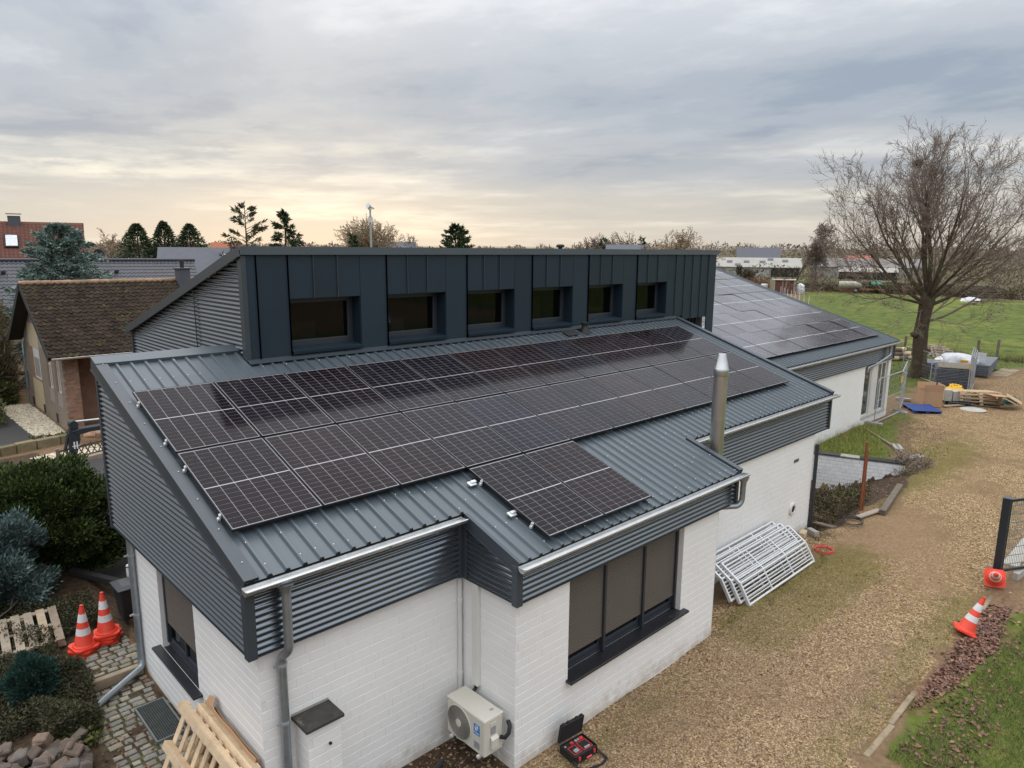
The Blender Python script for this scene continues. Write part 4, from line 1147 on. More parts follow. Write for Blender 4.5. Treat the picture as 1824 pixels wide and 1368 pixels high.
xy = np.vstack([in_poly([(8.3, -8.16), (13.1, -8.16), (13.2, -8.5), (11.2, -8.68), (9.2, -8.48)], 1300), in_poly([(7.0, -8.3), (9.4, -8.5), (8.8, -9.3), (7.2, -9.2)], 230), rng.normal((10.5, -8.6), (1.6, .4), (420, 2))])
o = flat_leaves('leaf_litter', on_ground(xy, .012)+np.array([0, 0, 1])*rng.uniform(0, .022, (len(xy), 1)), rng.uniform(.05, .09, len(xy)), MATS['leaf_brown'], .4); stuff(o); tag(o, 'drift of brown fallen leaves along the kerb by the traffic cones', 'leaves')
xy = np.vstack([in_poly(P_PIT, 900), in_poly([(22, -3.2), (30, -1.2), (29, -3), (25, -4.3), (22, -4.6)], 700), in_poly([(3, -8), (14, -8), (14, -5), (3, -5.1)], 130), in_poly([(-1.1, -1.9), (-.05, -1.9), (-.05, 2), (-.9, 2)], 330), in_poly([(1.2, -4.9), (2.9, -4.9), (2.9, -3.9), (1.2, -3.9)], 130), in_poly([(-2.4, -1), (-.9, -1), (-.9, 4), (-2.4, 4)], 120)])
o = flat_leaves('scattered_leaves', on_ground(xy, .015), rng.uniform(.035, .07, len(xy)), MATS['leaf_brown'], .5); stuff(o); tag(o, 'scattered brown leaves on paving, soil and gravel', 'leaves')
# pebbles lying proud on the drive close by, and rubble at the wall foot
def stones_np(xy, size, m, name, label):
    n = len(xy); base = np.array([(1, 0, 0), (-.3, .9, .1), (-.8, -.5, 0), (.1, -.9, .1), (0, 0, .7)])
    a = rng.uniform(0, 6.28, n); c_, s_ = np.cos(a), np.sin(a)
    sc = size[:, None]*.5
    Vx = base[None, :, :]*(1+rng.normal(size=(n, 5, 3))*.18)
    V = np.stack([Vx[:, :, 0]*c_[:, None]-Vx[:, :, 1]*s_[:, None], Vx[:, :, 0]*s_[:, None]+Vx[:, :, 1]*c_[:, None], Vx[:, :, 2]], -1)*sc[:, :, None] + on_ground(xy)[:, None, :]
    F = (np.arange(n)[:, None, None]*5 + np.array([(0, 1, 4), (1, 2, 4), (2, 3, 4), (3, 0, 4)])[None]).reshape(-1, 3)
    o = npmesh(name, V.reshape(-1, 3), F, m); stuff(o); tag(o, label, 'gravel'); return o
xy = in_poly([(2.9, -5.0), (7.9, -4.98), (12, -5.2), (14, -7.9), (6.6, -8.0), (5.6, -9)], 52000); xy = xy[rng.uniform(0, 1, len(xy)) < np.clip((13.2-xy[:, 0])/5.5, 0, 1)]
stones_np(xy, rng.uniform(.012, .034, len(xy)), MATS['pebble'], 'drive_pebbles', 'pale pebbles of the gravel drive in front of the bay')
xy = in_poly([(1.0, -4.95), (2.9, -4.95), (2.9, -3.87), (1.0, -3.87)], 500)
stones_np(xy, rng.uniform(.02, .06, len(xy)), MATS['pebble'], 'wall_foot_rubble', 'rubble and pebbles under the outdoor air conditioning unit')
xy = in_poly([(1.95, 19.9), (2.95, 19.9), (2.95, 27), (1.75, 27)], 3200)
stones_np(xy, rng.uniform(.06, .13, len(xy)), MATS['pebble_white'], 'pebble_strip', 'strip of cream pebbles along the brick house wall')
xy = in_poly([(1.6, 15.6), (4.0, 15.9), (4.2, 17.6), (1.2, 16.9)], 1200)
stones_np(xy, rng.uniform(.06, .14, len(xy)), MATS['pebble_white'], 'fence_pebbles', 'cream pebbles behind the low lattice fence')

# undergrowth between the cones, the pallet and the setts
def cover(poly, n, h, label, m='ivy', ln=.10, wd=.035, name='undergrowth'):
    c = in_poly(poly, n); hh = rng.uniform(0, 1, n)**1.3*h*(.45+.55*np.abs(np.sin(c[:, 0]*3.1+c[:, 1]*2.3)))
    P = on_ground(c); P[:, 2] += hh; D = unit(n); D[:, 2] = np.abs(D[:, 2])*.7+.1
    o = sprays(name, P, D, ln*rng.uniform(.5, 1.4, n), wd*rng.uniform(.6, 1.3, n), MATS[m]); stuff(o); tag(o, label, 'plants'); return o
cover([(-2.6, -.2), (-1.55, .1), (-.85, .7), (-.75, 1.2), (-.95, 1.3), (-1.0, 2.2), (-.2, 2.3), (-.1, 3.4), (-2.6, 4.6)], 60000, .32, 'dark creeping undergrowth around the pallet and the stacked cones', ln=.06, wd=.02)
cover([(-1.55, -.5), (-.95, -.55), (-.78, .6), (-1.1, 1.0), (-1.6, .3)], 30000, .42, 'low dark juniper sprawl between the small blue conifer and the cobbles', ln=.06, wd=.02)
cover([(-1.5, -.7), (-1.0, -.9), (-.9, -.2), (-1.5, .2)], 900, .16, 'bright green weeds beside the heap of setts', 'shrub_green', .09, .05, 'garden_weeds')
cover([(14.5, -4.1), (17.5, -4.2), (20.0, -3.4), (20.6, -2.0), (20.0, -1.1), (14.5, -1.0)], 22000, .42, 'brambles and weeds in the sunken pit', 'shrub_brown', .085, .03)
cover([(17.5, -3.9), (19, -3.6), (18.8, -2.8), (17.6, -3)], 1500, .35, 'green plant growing in the sunken pit by the rusty poles', 'shrub_green', .12, .04)
cover([(1.3, -4.9), (2.4, -4.9), (2.4, -4.3), (1.3, -4.3)], 260, .12, 'small green plants under the air conditioning unit', 'shrub_green', .10, .04)

bush('dark_yew', 'big dark green yew bush with lighter tips left of the corrugated gable', (-.45, 6.15, 1.12), (2.05, 2.05, 1.42), 'yew', 80000, .085, .042, 190, .35, lump=.17)
bush('juniper_bush', 'blue grey juniper bush in front of the dark yew', (-1.55, 4.2, 1.08), (1.12, 1.05, 1.1), 'juniper', 34000, .085, .034, 95, .45, lump=.2)
bush('small_juniper', 'small blue green conifer beside the weathered pallet', (-1.53, .72, .62), (.34, .34, .42), 'juniper_small', 12000, .06, .024, 40, .6, lump=.3)

# ------------------------------------------------------------------ garden paving
def cobbles(name, x0, x1, y0, y1, zt, label=None):
    base = struct(MB().box(x0, x1, y0, y1, zt-.12, zt-.016).build(name, MATS['moss_joint']))
    b = MB()
    b.add([(-.5, -.5, -1), (.5, -.5, -1), (.5, .5, -1), (-.5, .5, -1), (-.46, -.45, -.2), (.46, -.45, -.2), (.46, .45, -.2), (-.46, .45, -.2), (-.33, -.31, 0), (.33, -.31, 0), (.33, .31, 0), (-.33, .31, 0)],
          [(0, 1, 5, 4), (1, 2, 6, 5), (2, 3, 7, 6), (3, 0, 4, 7), (4, 5, 9, 8), (5, 6, 10, 9), (6, 7, 11, 10), (7, 4, 8, 11), (8, 9, 10, 11)])
    me = b.mesh('cobblestone', MATS['cobble']); y = y0
    n = 0
    while y < y1-.05:
        d = rnd.uniform(.105, .14); x = x0+rnd.uniform(0, .07)
        while x < x1-.04 and n < 300:
            w = rnd.uniform(.12, .20)
            if rnd.random() < .93:
                m = Matrix.Translation((x+w/2, y+d/2, zt+rnd.uniform(-.012, .008))) @ Matrix.Rotation(rnd.gauss(0, .06), 4, 'Z') @ Matrix.Rotation(rnd.gauss(0, .04), 4, 'X') @ Matrix.Diagonal((w*.93, d*.92, .05, 1))
                inst(me, 'cobblestone', base, m); n += 1
            x += w+.008
        y += d+.008
    return base
cobbles('cobbled_path', -1.05, -.10, -2.3, .52, .205)
cobbles('cobbled_terrace', -.92, -.05, .64, 1.75, .362)
b = MB(); b.box(-.95, -.06, .52, .63, .10, .35); o = b.build('timber_step', MATS['wood_grey'], None, bev=.012); tag(o, 'weathered timber step below the upper cobbles', 'step')
# light well grate with its frame
t = thing('light_well_grate', 'galvanised mesh grate in the paving by the white gable wall', 'grate', (-.26, -.9, .2))
b = MB(); x0, x1, y0, y1, z = -.47, -.06, -1.40, -.40, .245
for a in ((x0, x1, y0, y0+.025), (x0, x1, y1-.025, y1), (x0, x0+.025, y0+.025, y1-.025), (x1-.025, x1, y0+.025, y1-.025)): b.box(*a, .2, z)
b.build('frame', MATS['grate_metal'], t)
b = MB()
for i in range(1, 12): b.box(x0+.025+i*.030-.0015, x0+.025+i*.030+.0015, y0+.025, y1-.025, z-.03, z-.004)
for i in range(1, 29): b.box(x0+.025, x1-.025, y0+.025+i*.033-.0012, y0+.025+i*.033+.0012, z-.012, z-.002)
b.build('grating', MATS['grate_metal'], t)
MB().box(x0+.02, x1-.02, y0+.02, y1-.02, .12, .212).build('shaft', MATS['far_dark'], t)

# heap of granite setts
def rough_block(seed, s):
    r = random.Random(seed); b = MB(); q = .5
    b.box(-q, q, -q, q, -q, q)
    b.v = [(x*(1+r.uniform(-.14, .10))*s[0], y*(1+r.uniform(-.14, .10))*s[1], z*(1+r.uniform(-.14, .10))*s[2]) for x, y, z in b.v]
    return b.mesh('granite_sett', MATS['sett'])
blk = [rough_block(i, (1, rnd.uniform(.75, 1), rnd.uniform(.7, 1))) for i in range(9)]
k = 0
for layer, (zz, lim) in enumerate(((.30, 30), (.40, 17), (.49, 6))):
    for i in range(lim):
        a = rnd.random(); b_ = rnd.random(); sh = .10*layer
        px = -2.3+sh+(1.1-2*sh)*a; py = -1.75+sh*2.5+(1.5-3.2*sh)*b_ + (px+2.2)*-.25
        o = bpy.data.objects.new('granite_sett', blk[k % 9]); link(o); s = rnd.uniform(.17, .225)
        o.location = (px, py, zz+rnd.uniform(-.03, .03)); o.rotation_euler = (rnd.uniform(-.6, .6), rnd.uniform(-.6, .6), rnd.uniform(0, 6.28)); o.scale = (s, s, s*.95)
        bevel(o, .09); tag(o, 'rough grey brown granite sett in the heap at the bottom left', 'paving stone', 'granite setts in a heap'); k += 1

# ------------------------------------------------------------------ traffic cones
def cone_meshes():
    b = MB(); q = .19; c = .05
    poly = [(-q+c, -q), (q-c, -q), (q, -q+c), (q, q-c), (q-c, q), (-q+c, q), (-q, q-c), (-q, -q+c)]
    b.prism(poly, lambda x, y, h: (x, y, h), 0, .03)
    b.lathe([(.172, .03), (.165, .05), (.150, .062)], 24)
    base = b.mesh('base', MATS['cone_red'], smooth=30)
    def seg(z0, z1, m, ex=.0):
        def r(z): return .135-(z-.06)*(.135-.032)/(.70-.06)
        return MB().lathe([(r(z0)+ex, z0), (r(z1)+ex, z1)], 24).mesh('band', MATS[m], smooth=40)
    body = MB().lathe([(.150, .055), (.137, .07), (.033, .69), (.030, .70), (.027, .70), (.027, .73), (.018, .735)], 24).mesh('cone_body', MATS['cone_red'], smooth=40)
    return base, body, [seg(.20, .345, 'cone_white', .0025), seg(.45, .585, 'cone_white', .0025)]
CB, CC, CW_ = cone_meshes()
def cone(loc, label, rot=(0, 0, 0), group='red and white traffic cones', M4=None):
    t = thing('traffic_cone', label, 'traffic cone', loc, group=group); t.rotation_euler = rot
    if M4 is not None: t.matrix_world = M4
    inst(CB, 'base', t, Matrix()); inst(CC, 'cone_body', t, Matrix())
    for w in CW_: inst(w, 'reflective_band', t, Matrix())
    return t
nm4 = ['bottom', 'second from bottom', 'third from bottom', 'top']
for i in range(4): cone((-.64+rnd.uniform(-.004, .004), 1.58+rnd.uniform(-.004, .004), .30+i*.047), f'{nm4[i]} traffic cone of the left stack in the garden', (.02, .03, .35+rnd.uniform(-.4, .4)))
for i in range(4): cone((-.28+rnd.uniform(-.004, .004), 1.66+rnd.uniform(-.004, .004), .37+i*.047), f'{nm4[i]} traffic cone of the right stack on the cobbles', (-.02, .015, .9+rnd.uniform(-.5, .5)))
cone((11.42, -8.13, .07), 'single traffic cone standing tilted on the kerb leaves', (.34, .12, .35))
d = Vector((-.86, -.17, .48)).normalized(); zq = d.to_track_quat('Z', 'Y').to_matrix().to_4x4() @ Matrix.Rotation(.1, 4, 'Z')
cone((0, 0, 0), 'traffic cone tipped over against the gate post, its tip to the front', M4=Matrix.Translation((14.02, -8.02, .20)) @ zq)

# ------------------------------------------------------------------ pallets
def pallet(name, label, Mw, n=5, ln=1.2, w=.8, mat='wood_grey', bottom=True, group=None, stringer=False, gapf=1.0):
    """top boards run along local y (ln), spread over x (w); z up"""
    t = bpy.data.objects.new(name, None); t.empty_display_size = .2; link(t); t.matrix_world = Mw; tag(t, label, 'pallet', group)
    bw = .098*gapf; m = MATS[mat]
    BMs = MB().box(-bw/2, bw/2, 0, ln, 0, .02).mesh('board', m)
    for i in range(n):
        x = bw/2+(w-bw)*i/(n-1); o = inst(BMs, 'board', t, Matrix.Translation((x, rnd.uniform(-.008, .008), .12+rnd.uniform(0, .004))))
    SMs = MB().box(0, w, -.047, .047, 0, .02).mesh('cross_board', m)
    for y in (.05, ln/2, ln-.05): inst(SMs, 'cross_board', t, Matrix.Translation((0, y, .098)))
    if stringer:
        ST = MB().box(0, w, -.04, .04, 0, .098).mesh('bearer', m)
        for y in (.05, ln/2, ln-.05): inst(ST, 'bearer', t, Matrix.Translation((0, y, 0)))
    else:
        BL = MB().box(-.05, .05, -.07, .07, 0, .078).mesh('block', m)
        for y in (.07, ln/2, ln-.07):
            for x in (.05, w/2, w-.05): inst(BL, 'block', t, Matrix.Translation((x, y, .02)))
        if bottom:
            for x in (.05, w/2, w-.05): inst(BMs, 'board', t, Matrix.Translation((x, 0, 0)))
    return t
pallet('wooden_pallet', 'weathered grey wooden pallet lying in the undergrowth left of the cones', Matrix.Translation((-1.86, 1.98, .40)) @ Matrix.Rotation(R(-5), 4, 'Z') @ Matrix.Rotation(R(6), 4, 'X'), 6, 1.12, 1.02, gapf=1.25)

def big_pallet(label, xt, zt, xb, zb, y0, ln, mat):
    """solar module pallet standing on its long edge, leaning on the gable; bearers along y"""
    t = thing('leaning_pallet', label, 'pallet', (xb, y0-ln/2, zb), group='new pallets leaning on the gable wall')
    m = MATS[mat]
    up = Vector((xt-xb, 0, zt-zb)); H = up.length; up.normalize(); out = Vector((-up.z, 0, up.x))
    def P(u, y, o): return Vector((xb, y, zb)) + up*u + out*o
    for u in (.055, H/2, H-.055):
        b = MB(); b.beam(P(u, y0, .05), P(u, y0-ln, .05), .10, .022, up=out); b.build('bottom_board', m, t, bev=.004)
        b = MB(); b.beam(P(u+.03, y0, .0), P(u+.03, y0-ln, .0), .04, .078, up=out); b.build('bearer', m, t, bev=.004)
    n = 9
    for i in range(n):
        y = y0-.06-(ln-.12)*i/(n-1)
        b = MB(); b.beam(P(.0, y, -.05), P(H, y, -.05), .10 if i in (0, n-1) else .085, .02, up=out); b.build('slat', m, t, bev=.003)
    return t
big_pallet('front pallet of pale new wood leaning on the gable wall', -.30, 1.20, -.78, .18, -2.16, 1.75, 'wood_new')
big_pallet('second pallet of pale new wood, behind the front one and nearer the gable wall', -.14, 1.19, -.56, .16, -2.36, 1.60, 'wood_new')
for i, (xo, y0, y1, zt, lab) in enumerate(((-.10, -2.38, -3.85, 1.22, 'folded brown cardboard sheet standing between pallet and wall'), (-.045, -2.5, -3.8, 1.16, 'second cardboard sheet standing against the white gable wall'))):
    b = MB(); n = 8
    top = [(xo+.006*math.sin(k*1.7+i), y0+(y1-y0)*k/n, zt+.006*math.sin(k*2.3)) for k in range(n+1)]
    bot = [(xo-.22, y0+(y1-y0)*k/n, .22) for k in range(n+1)]
    vs = top+bot+[(x-.008, y, z) for x, y, z in top+bot]; w = n+1
    fs = [(k, k+1, w+k+1, w+k) for k in range(n)]+[(2*w+k, 2*w+k+1, 3*w+k+1, 3*w+k) for k in range(n)]+[(k, k+1, 2*w+k+1, 2*w+k) for k in range(n)]+[(0, w, 3*w, 2*w), (n, w+n, 3*w+n, 2*w+n)]
    b.add(vs, fs)
    if i == 0: b.add([(xo, y0, zt-.02), (xo, y0-.22, zt+.01), (xo+.05, y0-.2, zt+.10), (xo+.04, y0-.02, zt+.06), (xo+.006, y0, zt-.02), (xo+.006, y0-.22, zt+.01), (xo+.056, y0-.2, zt+.1), (xo+.046, y0-.02, zt+.06)], [(0, 1, 2, 3), (4, 5, 6, 7), (2, 3, 7, 6)])
    tag(b.build('cardboard_sheet', MATS['carton']), lab, 'cardboard')

# ------------------------------------------------------------------ bin, bollard light, branch
t = thing('wheelie_bin', 'black wheelie bin behind the corner of the white gable', 'bin', (.20, 2.15, .34))
b = MB(); b.add([(.12, 2.13, .36), (.48, 2.13, .36), (.48, 2.50, .36), (.12, 2.50, .36), (.07, 2.08, .95), (.53, 2.08, .95), (.53, 2.55, .95), (.07, 2.55, .95)], [(0, 3, 2, 1), (0, 1, 5, 4), (1, 2, 6, 5), (2, 3, 7, 6), (3, 0, 4, 7), (4, 5, 6, 7)])
b.build('body', MATS['bin_black'], t, bev=.02)
b = MB(); b.box(.04, .56, 2.05, 2.58, .95, .98); b.add([(.04, 2.05, .98), (.56, 2.05, .98), (.56, 2.58, .98), (.04, 2.58, .98), (.14, 2.15, 1.02), (.46, 2.15, 1.02), (.46, 2.48, 1.02), (.14, 2.48, 1.02)], [(0, 1, 5, 4), (1, 2, 6, 5), (2, 3, 7, 6), (3, 0, 4, 7), (4, 5, 6, 7)]); b.build('lid', MATS['dark_frame'], t, bev=.012)
b = MB(); b.tube([(.15, 2.58, .43), (.45, 2.58, .43)], .09, 12); b.build('wheel', MATS['rubber'], t)
t = thing('bollard_light', 'short black bollard light with a white glass top beside the bin', 'garden light', (.42, 2.75, .34))
MB().lathe([(.045, .3), (.045, .92)], 14, (.42, 2.75, 0)).build('post', MATS['dark_frame'], t, smooth=40)
MB().lathe([(.05, .92), (.05, 1.12), (.04, 1.14)], 14, (.42, 2.75, 0)).build('lamp_glass', MATS['pvc_white'], t, smooth=40)
MB().lathe([(.055, 1.10), (.055, 1.115)], 14, (.42, 2.75, 0)).build('lamp_ring', MATS['dark_frame'], t)
b = MB(); b.beam((-.1, 4.9, .42), (.5, 3.6, .42), .14, .12); tag(b.build('timber_edging', MATS['far_dark'], bev=.01), 'dark timber edging behind the bin', 'timber')
b = MB(); b.tube([(-1.9, 3.1, .5), (-1.35, 3.45, .62), (-1.0, 3.8, .75), (-.6, 4.1, .95)], [.014, .012, .009, .005], 5); b.tube([(-1.35, 3.45, .62), (-1.2, 3.7, .85)], [.008, .004], 4); tag(b.build('bare_branch', MATS['twig']), 'thin bare branch poking up behind the weathered pallet', 'branch')

# ------------------------------------------------------------------ brick pillar by the front wall
t = thing('brick_pillar', 'short white painted brick pillar with mossy slab cap against the front wall', 'pillar', (.59, -4.0, 0))
w = MB().box(.385, .795, -4.173, -3.852, -.2, 1.50).build('core', MATS['white_joint'], t)
pm = [(m, w) for m in lay_bricks((.38, -4.175, 0), 0, .42, 1.5, L=.42)] + [(m, w) for m in lay_bricks((.383, -3.855, 0), R(-90), .32, 1.5, L=.32)]
brick_parts(pm, t, None)
b = MB(); b.box(.34, .83, -4.23, -3.853, 1.50, 1.545); b.build('cap', MATS['cap_stone'], t, bev=.006)
b = MB(); b.box(.35, .82, -3.87, -3.853, 1.545, 1.57); b.build('mortar_fillet', MATS['sand_mortar'] if 'sand_mortar' in MATS else MATS['concrete'], t)
b = MB(); b.lathe([(.018, 0), (.018, .02)], 10, M=Matrix.Translation((.65, -4.185, 1.22)) @ Matrix.Rotation(R(90), 4, 'X')); b.build('drill_hole', MATS['black'], t)

# ------------------------------------------------------------------ outdoor air conditioner
t = thing('air_conditioner', 'cream outdoor air conditioning unit with round fan grille and blue sticker on the bay wall', 'air conditioner', (2.68, -4.44, .36))
X0, X1, Y0, Y1, Z0, Z1 = 2.50, 2.83, -4.83, -4.05, .36, .905
MB().box(X0, X1, Y0, Y1, Z0, Z1-.02).build('body', MATS['ac_body'], t, bev=.018)
MB().box(X0-.006, X1+.006, Y0-.006, Y1+.006, Z1-.025, Z1).build('top_cover', MATS['ac_body'], t, bev=.012)
fc = (X0, -4.315, .625); Mf = Matrix.Translation(fc) @ Matrix.Rotation(R(-90), 4, 'Y')
MB().lathe([(.235, .001), (.235, .003)], 36, M=Mf).build('fan_recess', MATS['ac_dark'], t)
b = MB()
for r in [.03+.0165*i for i in range(13)]: b.tube([Mf @ Vector((r*math.cos(a), r*math.sin(a), .014)) for a in [2*math.pi*k/32 for k in range(33)]], .0022, 4, cap=False)
for k in range(28):
    a = 2*math.pi*k/28+.05; b.tube([Mf @ Vector((.055*math.cos(a), .055*math.sin(a), .010)), Mf @ Vector((.235*math.cos(a+.25), .235*math.sin(a+.25), .010))], .0020, 4)
b.build('fan_grille', MATS['ac_grille'], t)
MB().lathe([(.056, .014), (.052, .022)], 24, M=Mf).build('fan_hub', MATS['ac_body'], t, smooth=40)
b = MB(); b.tube([Mf @ Vector((.242*math.cos(a), .242*math.sin(a), .004)) for a in [2*math.pi*k/48 for k in range(49)]], .009, 6, cap=False); b.build('fan_rim', MATS['ac_body'], t, smooth=50)
lb = MB(); lb.box(X0-.004, X0-.001, -4.735, -4.62, .635, .785); lb = lb.build('sticker', MATS['blue_label'], t)
def wtext(s, size, loc, rot, m, parent, name='lettering', ext=.0008):
    cu = bpy.data.curves.new(name, 'FONT'); cu.body = s; cu.size = size; cu.extrude = ext; cu.align_x = 'CENTER'; cu.align_y = 'CENTER'
    tmp = bpy.data.objects.new(name, cu); COL.objects.link(tmp)
    me = bpy.data.meshes.new_from_object(tmp); bpy.data.objects.remove(tmp); bpy.data.curves.remove(cu)
    me.materials.clear(); me.materials.append(MATS[m]); o = bpy.data.objects.new(name, me); link(o, parent)
    o.matrix_local = Matrix.Translation(Vector(loc)-WL[parent.name]) @ rot
    return o
RT = Matrix(((0, 0, -1, 0), (-1, 0, 0, 0), (0, 1, 0, 0), (0, 0, 0, 1)))     # text right = -y, up = z, faces -x
wtext('Midea', .042, (X0-.0055, -4.678, .665), RT, 'print_white', lb)
b = MB()
for r, a0, a1, w in ((.033, .3, 5.6, .007), (.018, 2.6, 7.6, .008)):
    b.tube([(X0-.0058, -4.678-r*math.cos(a), .735+r*math.sin(a)) for a in [a0+(a1-a0)*k/20 for k in range(21)]], w/2, 5)
b.build('emblem', MATS['print_white'], lb)
MB().box(X0-.003, X0-.001, -4.73, -4.62, .43, .53).build('rating_plate', MATS['label_grey'], t)
b = MB(); b.box(2.60, 2.72, Y0-.045, Y0-.002, .46, .60); b.add([(2.60, Y0-.045, .60), (2.72, Y0-.045, .60), (2.72, Y0-.002, .63), (2.60, Y0-.002, .63)], [(0, 1, 2, 3)]); b.build('valve_cover', MATS['ac_body'], t, bev=.006)
b = MB(); b.box(2.60, 2.70, Y0-.012, Y0-.002, .80, .825); b.box(2.60, 2.70, Y0-.012, Y0-.002, .775, .79); b.build('side_handle', MATS['ac_body'], t, bev=.003)
MB().box(2.61, 2.69, Y0-.009, Y0-.006, .66, .76).build('side_label', MATS['label_grey'], t)
b = MB(); b.tube([(2.78, Y0-.01, .55), (2.80, Y0-.07, .56), (2.84, Y0-.10, .62), (2.88, Y0-.08, .70), (2.90, Y0-.02, .74)], .028, 10); b.build('insulated_pipe', MATS['rubber'], t, smooth=60)
b = MB()
for y in (-4.16, -4.72): b.box(2.47, 2.93, y-.02, y+.02, .325, .358); b.box(2.90, 2.93, y-.02, y+.02, .358, .80)
b.build('wall_bracket', MATS['pvc_white'], t)
b = MB()
for y in (-4.16, -4.72): b.lathe([(.022, .30), (.026, .325)], 10, (2.50, y, 0))
b.build('vibration_mount', MATS['zinc_pipe'], t)
b = MB(); b.tube([(2.90, -4.21, .98), (2.89, -4.20, .90), (2.83, -4.20, .86)], .025, 8); b.build('line_set', MATS['rubber'], t)
MB().box(2.71, 2.77, -4.72, -4.68, Z1, Z1+.0015).build('top_mark', MATS['label_grey'], t)
b = MB(); b.tube([(1.75, -4.42, .05), (2.3, -4.18, .06)], .04, 8); tag(b.build('drain_pipe', MATS['digger_dark']), 'short dark drain pipe lying in the rubble under the air conditioner', 'pipe')

# ------------------------------------------------------------------ open tool case on the gravel
tc = thing('tool_case', 'open black tool case with red trimmed foam standing on gravel by the bay wall', 'tool case', (3.82, -5.32, .02), R(-6))
def tcb(name, m, bev=0, parent=tc, **k):
    pass
b = MB(); b.box(-.215, .215, -.16, .16, 0, .02); b.box(-.215, .215, -.16, -.148, .02, .13); b.box(-.215, .215, .148, .16, .02, .13); b.box(-.215, -.203, -.148, .148, .02, .13); b.box(.203, .215, -.148, .148, .02, .13)
b.build('tray', MATS['black'], tc, bev=.008, local=True)
MB().box(-.203, .203, -.148, .148, .02, .098).build('foam', MATS['foam_black'], tc, local=True)
b = MB()
def outline(x0, x1, y0, y1, w=.008):
    b.box(x0, x1, y0, y0+w, .098, .104); b.box(x0, x1, y1-w, y1, .098, .104); b.box(x0, x0+w, y0+w, y1-w, .098, .104); b.box(x1-w, x1, y0+w, y1-w, .098, .104)
outline(-.16, -.02, -.10, .06); outline(.01, .18, -.10, .07); b.box(.11, .17, .085, .13, .098, .115); b.box(-.06, -.01, .085, .125, .098, .115)
b.build('red_insert', MATS['red_plastic'], tc, local=True)
b = MB(); b.box(-.13, -.05, -.08, -.02, .099, .125); b.box(.04, .14, -.09, -.06, .099, .122); b.box(.02, .06, .085, .125, .099, .12); b.box(-.18, -.15, .08, .11, .099, .118); b.box(.07, .10, .085, .128, .099, .118)
b.build('tool', MATS['label_grey'], tc, bev=.006, local=True)
b = MB(); Ml = Matrix.Translation((0, .165, .13)) @ Matrix.Rotation(R(99), 4, 'X')
b.box(-.215, .215, 0, .30, -.05, -.03, Ml); b.box(-.215, -.203, 0, .30, -.03, .0, Ml); b.box(.203, .215, 0, .30, -.03, 0, Ml); b.box(-.203, .203, .288, .30, -.03, 0, Ml)
for x in (-.17, -.08, .08, .17): b.box(x-.02, x+.02, .30, .32, -.045, -.01, Ml)
b.build('lid', MATS['black'], tc, bev=.006, local=True)
b = MB(); b.box(-.203, .203, .0, .288, -.03, -.012, Ml); b.build('lid_foam', MATS['foam_black'], tc, local=True)
b = MB(); b.tube([(-.06, -.165, .07), (-.06, -.205, .07), (.06, -.205, .07), (.06, -.165, .07)], .012, 8); b.build('handle', MATS['black'], tc, local=True)
b = MB(); b.tube([(-.035, -.206, .07), (.05, -.206, .07)], .0135, 8); b.box(-.15, -.12, -.175, -.16, .05, .10); b.box(.13, .16, -.175, -.16, .05, .10); b.build('red_grip', MATS['red_plastic'], tc, local=True)
b = MB(); pts = [(.20, -.12, .08), (.235, -.20, .02), (.24, -.32, .008), (.10, -.36, .008), (-.14, -.31, .008), (-.23, -.22, .02), (-.215, -.14, .07)]
for p, q in zip(pts[:-1], pts[1:]): b.beam(p, q, .035, .004)
b.build('carry_strap', MATS['foam_black'], tc, local=True)

# ------------------------------------------------------------------ white guard railings leaning on the wall
def railing(label, dx, dy, dz):
    prof = [(-4.92, .03), (-4.68, .42), (-4.25, .69)]
    prof = [(y+dy, z+dz) for y, z in prof]
    xa, xb = 9.42+dx, 12.36+dx
    t = thing('guard_railing', label, 'railing', ((xa+xb)/2, prof[0][0], 0), group='white aluminium guard railings leaning on the wall')
    nrm = Vector((0, -.8, .6))
    def at(s):
        if s <= 1: y, z = [a+(c-a)*s for a, c in zip(prof[0], prof[1])]
        else: y, z = [a+(c-a)*(s-1) for a, c in zip(prof[1], prof[2])]
        return y, z
    for x in (xa, xa+.98, xa+1.96, xb):
        b = MB(); big = x in (xa, xb)
        for s in (0, 1):
            p, q = prof[s], prof[s+1]; b.beam((x, p[0], p[1]), (x, q[0], q[1]), .045 if big else .03, .06 if big else .03, up=nrm)
        b.build('stile', MATS['alu'], t)
    for s, r in ((0.04, .026), (.22, .012), (.36, .012), (.5, .012), (.64, .012), (.8, .020), (1.0, .024), (1.18, .02), (1.34, .012), (1.46, .012), (1.58, .012), (1.70, .012), (1.84, .02), (2.0, .026)):
        y, z = at(s); b = MB(); b.tube([(xa, y, z), (xb, y, z)], r, 8); b.build('rail', MATS['alu'], t, smooth=50)
    return t
railing('front white guard railing of the three leaning on the white wall', 0, 0, 0)
railing('middle white guard railing of the three leaning on the white wall', -.14, .13, .05)
railing('rear white guard railing, nearest the white wall', -.30, .25, .10)
b = MB(); b.tube([(8.02, -4.05, 0), (8.02, -4.05, 1.05)], .03, 8); tag(b.build('standpipe', MATS['galv']), 'short grey standpipe in the corner left of the railings', 'pipe')

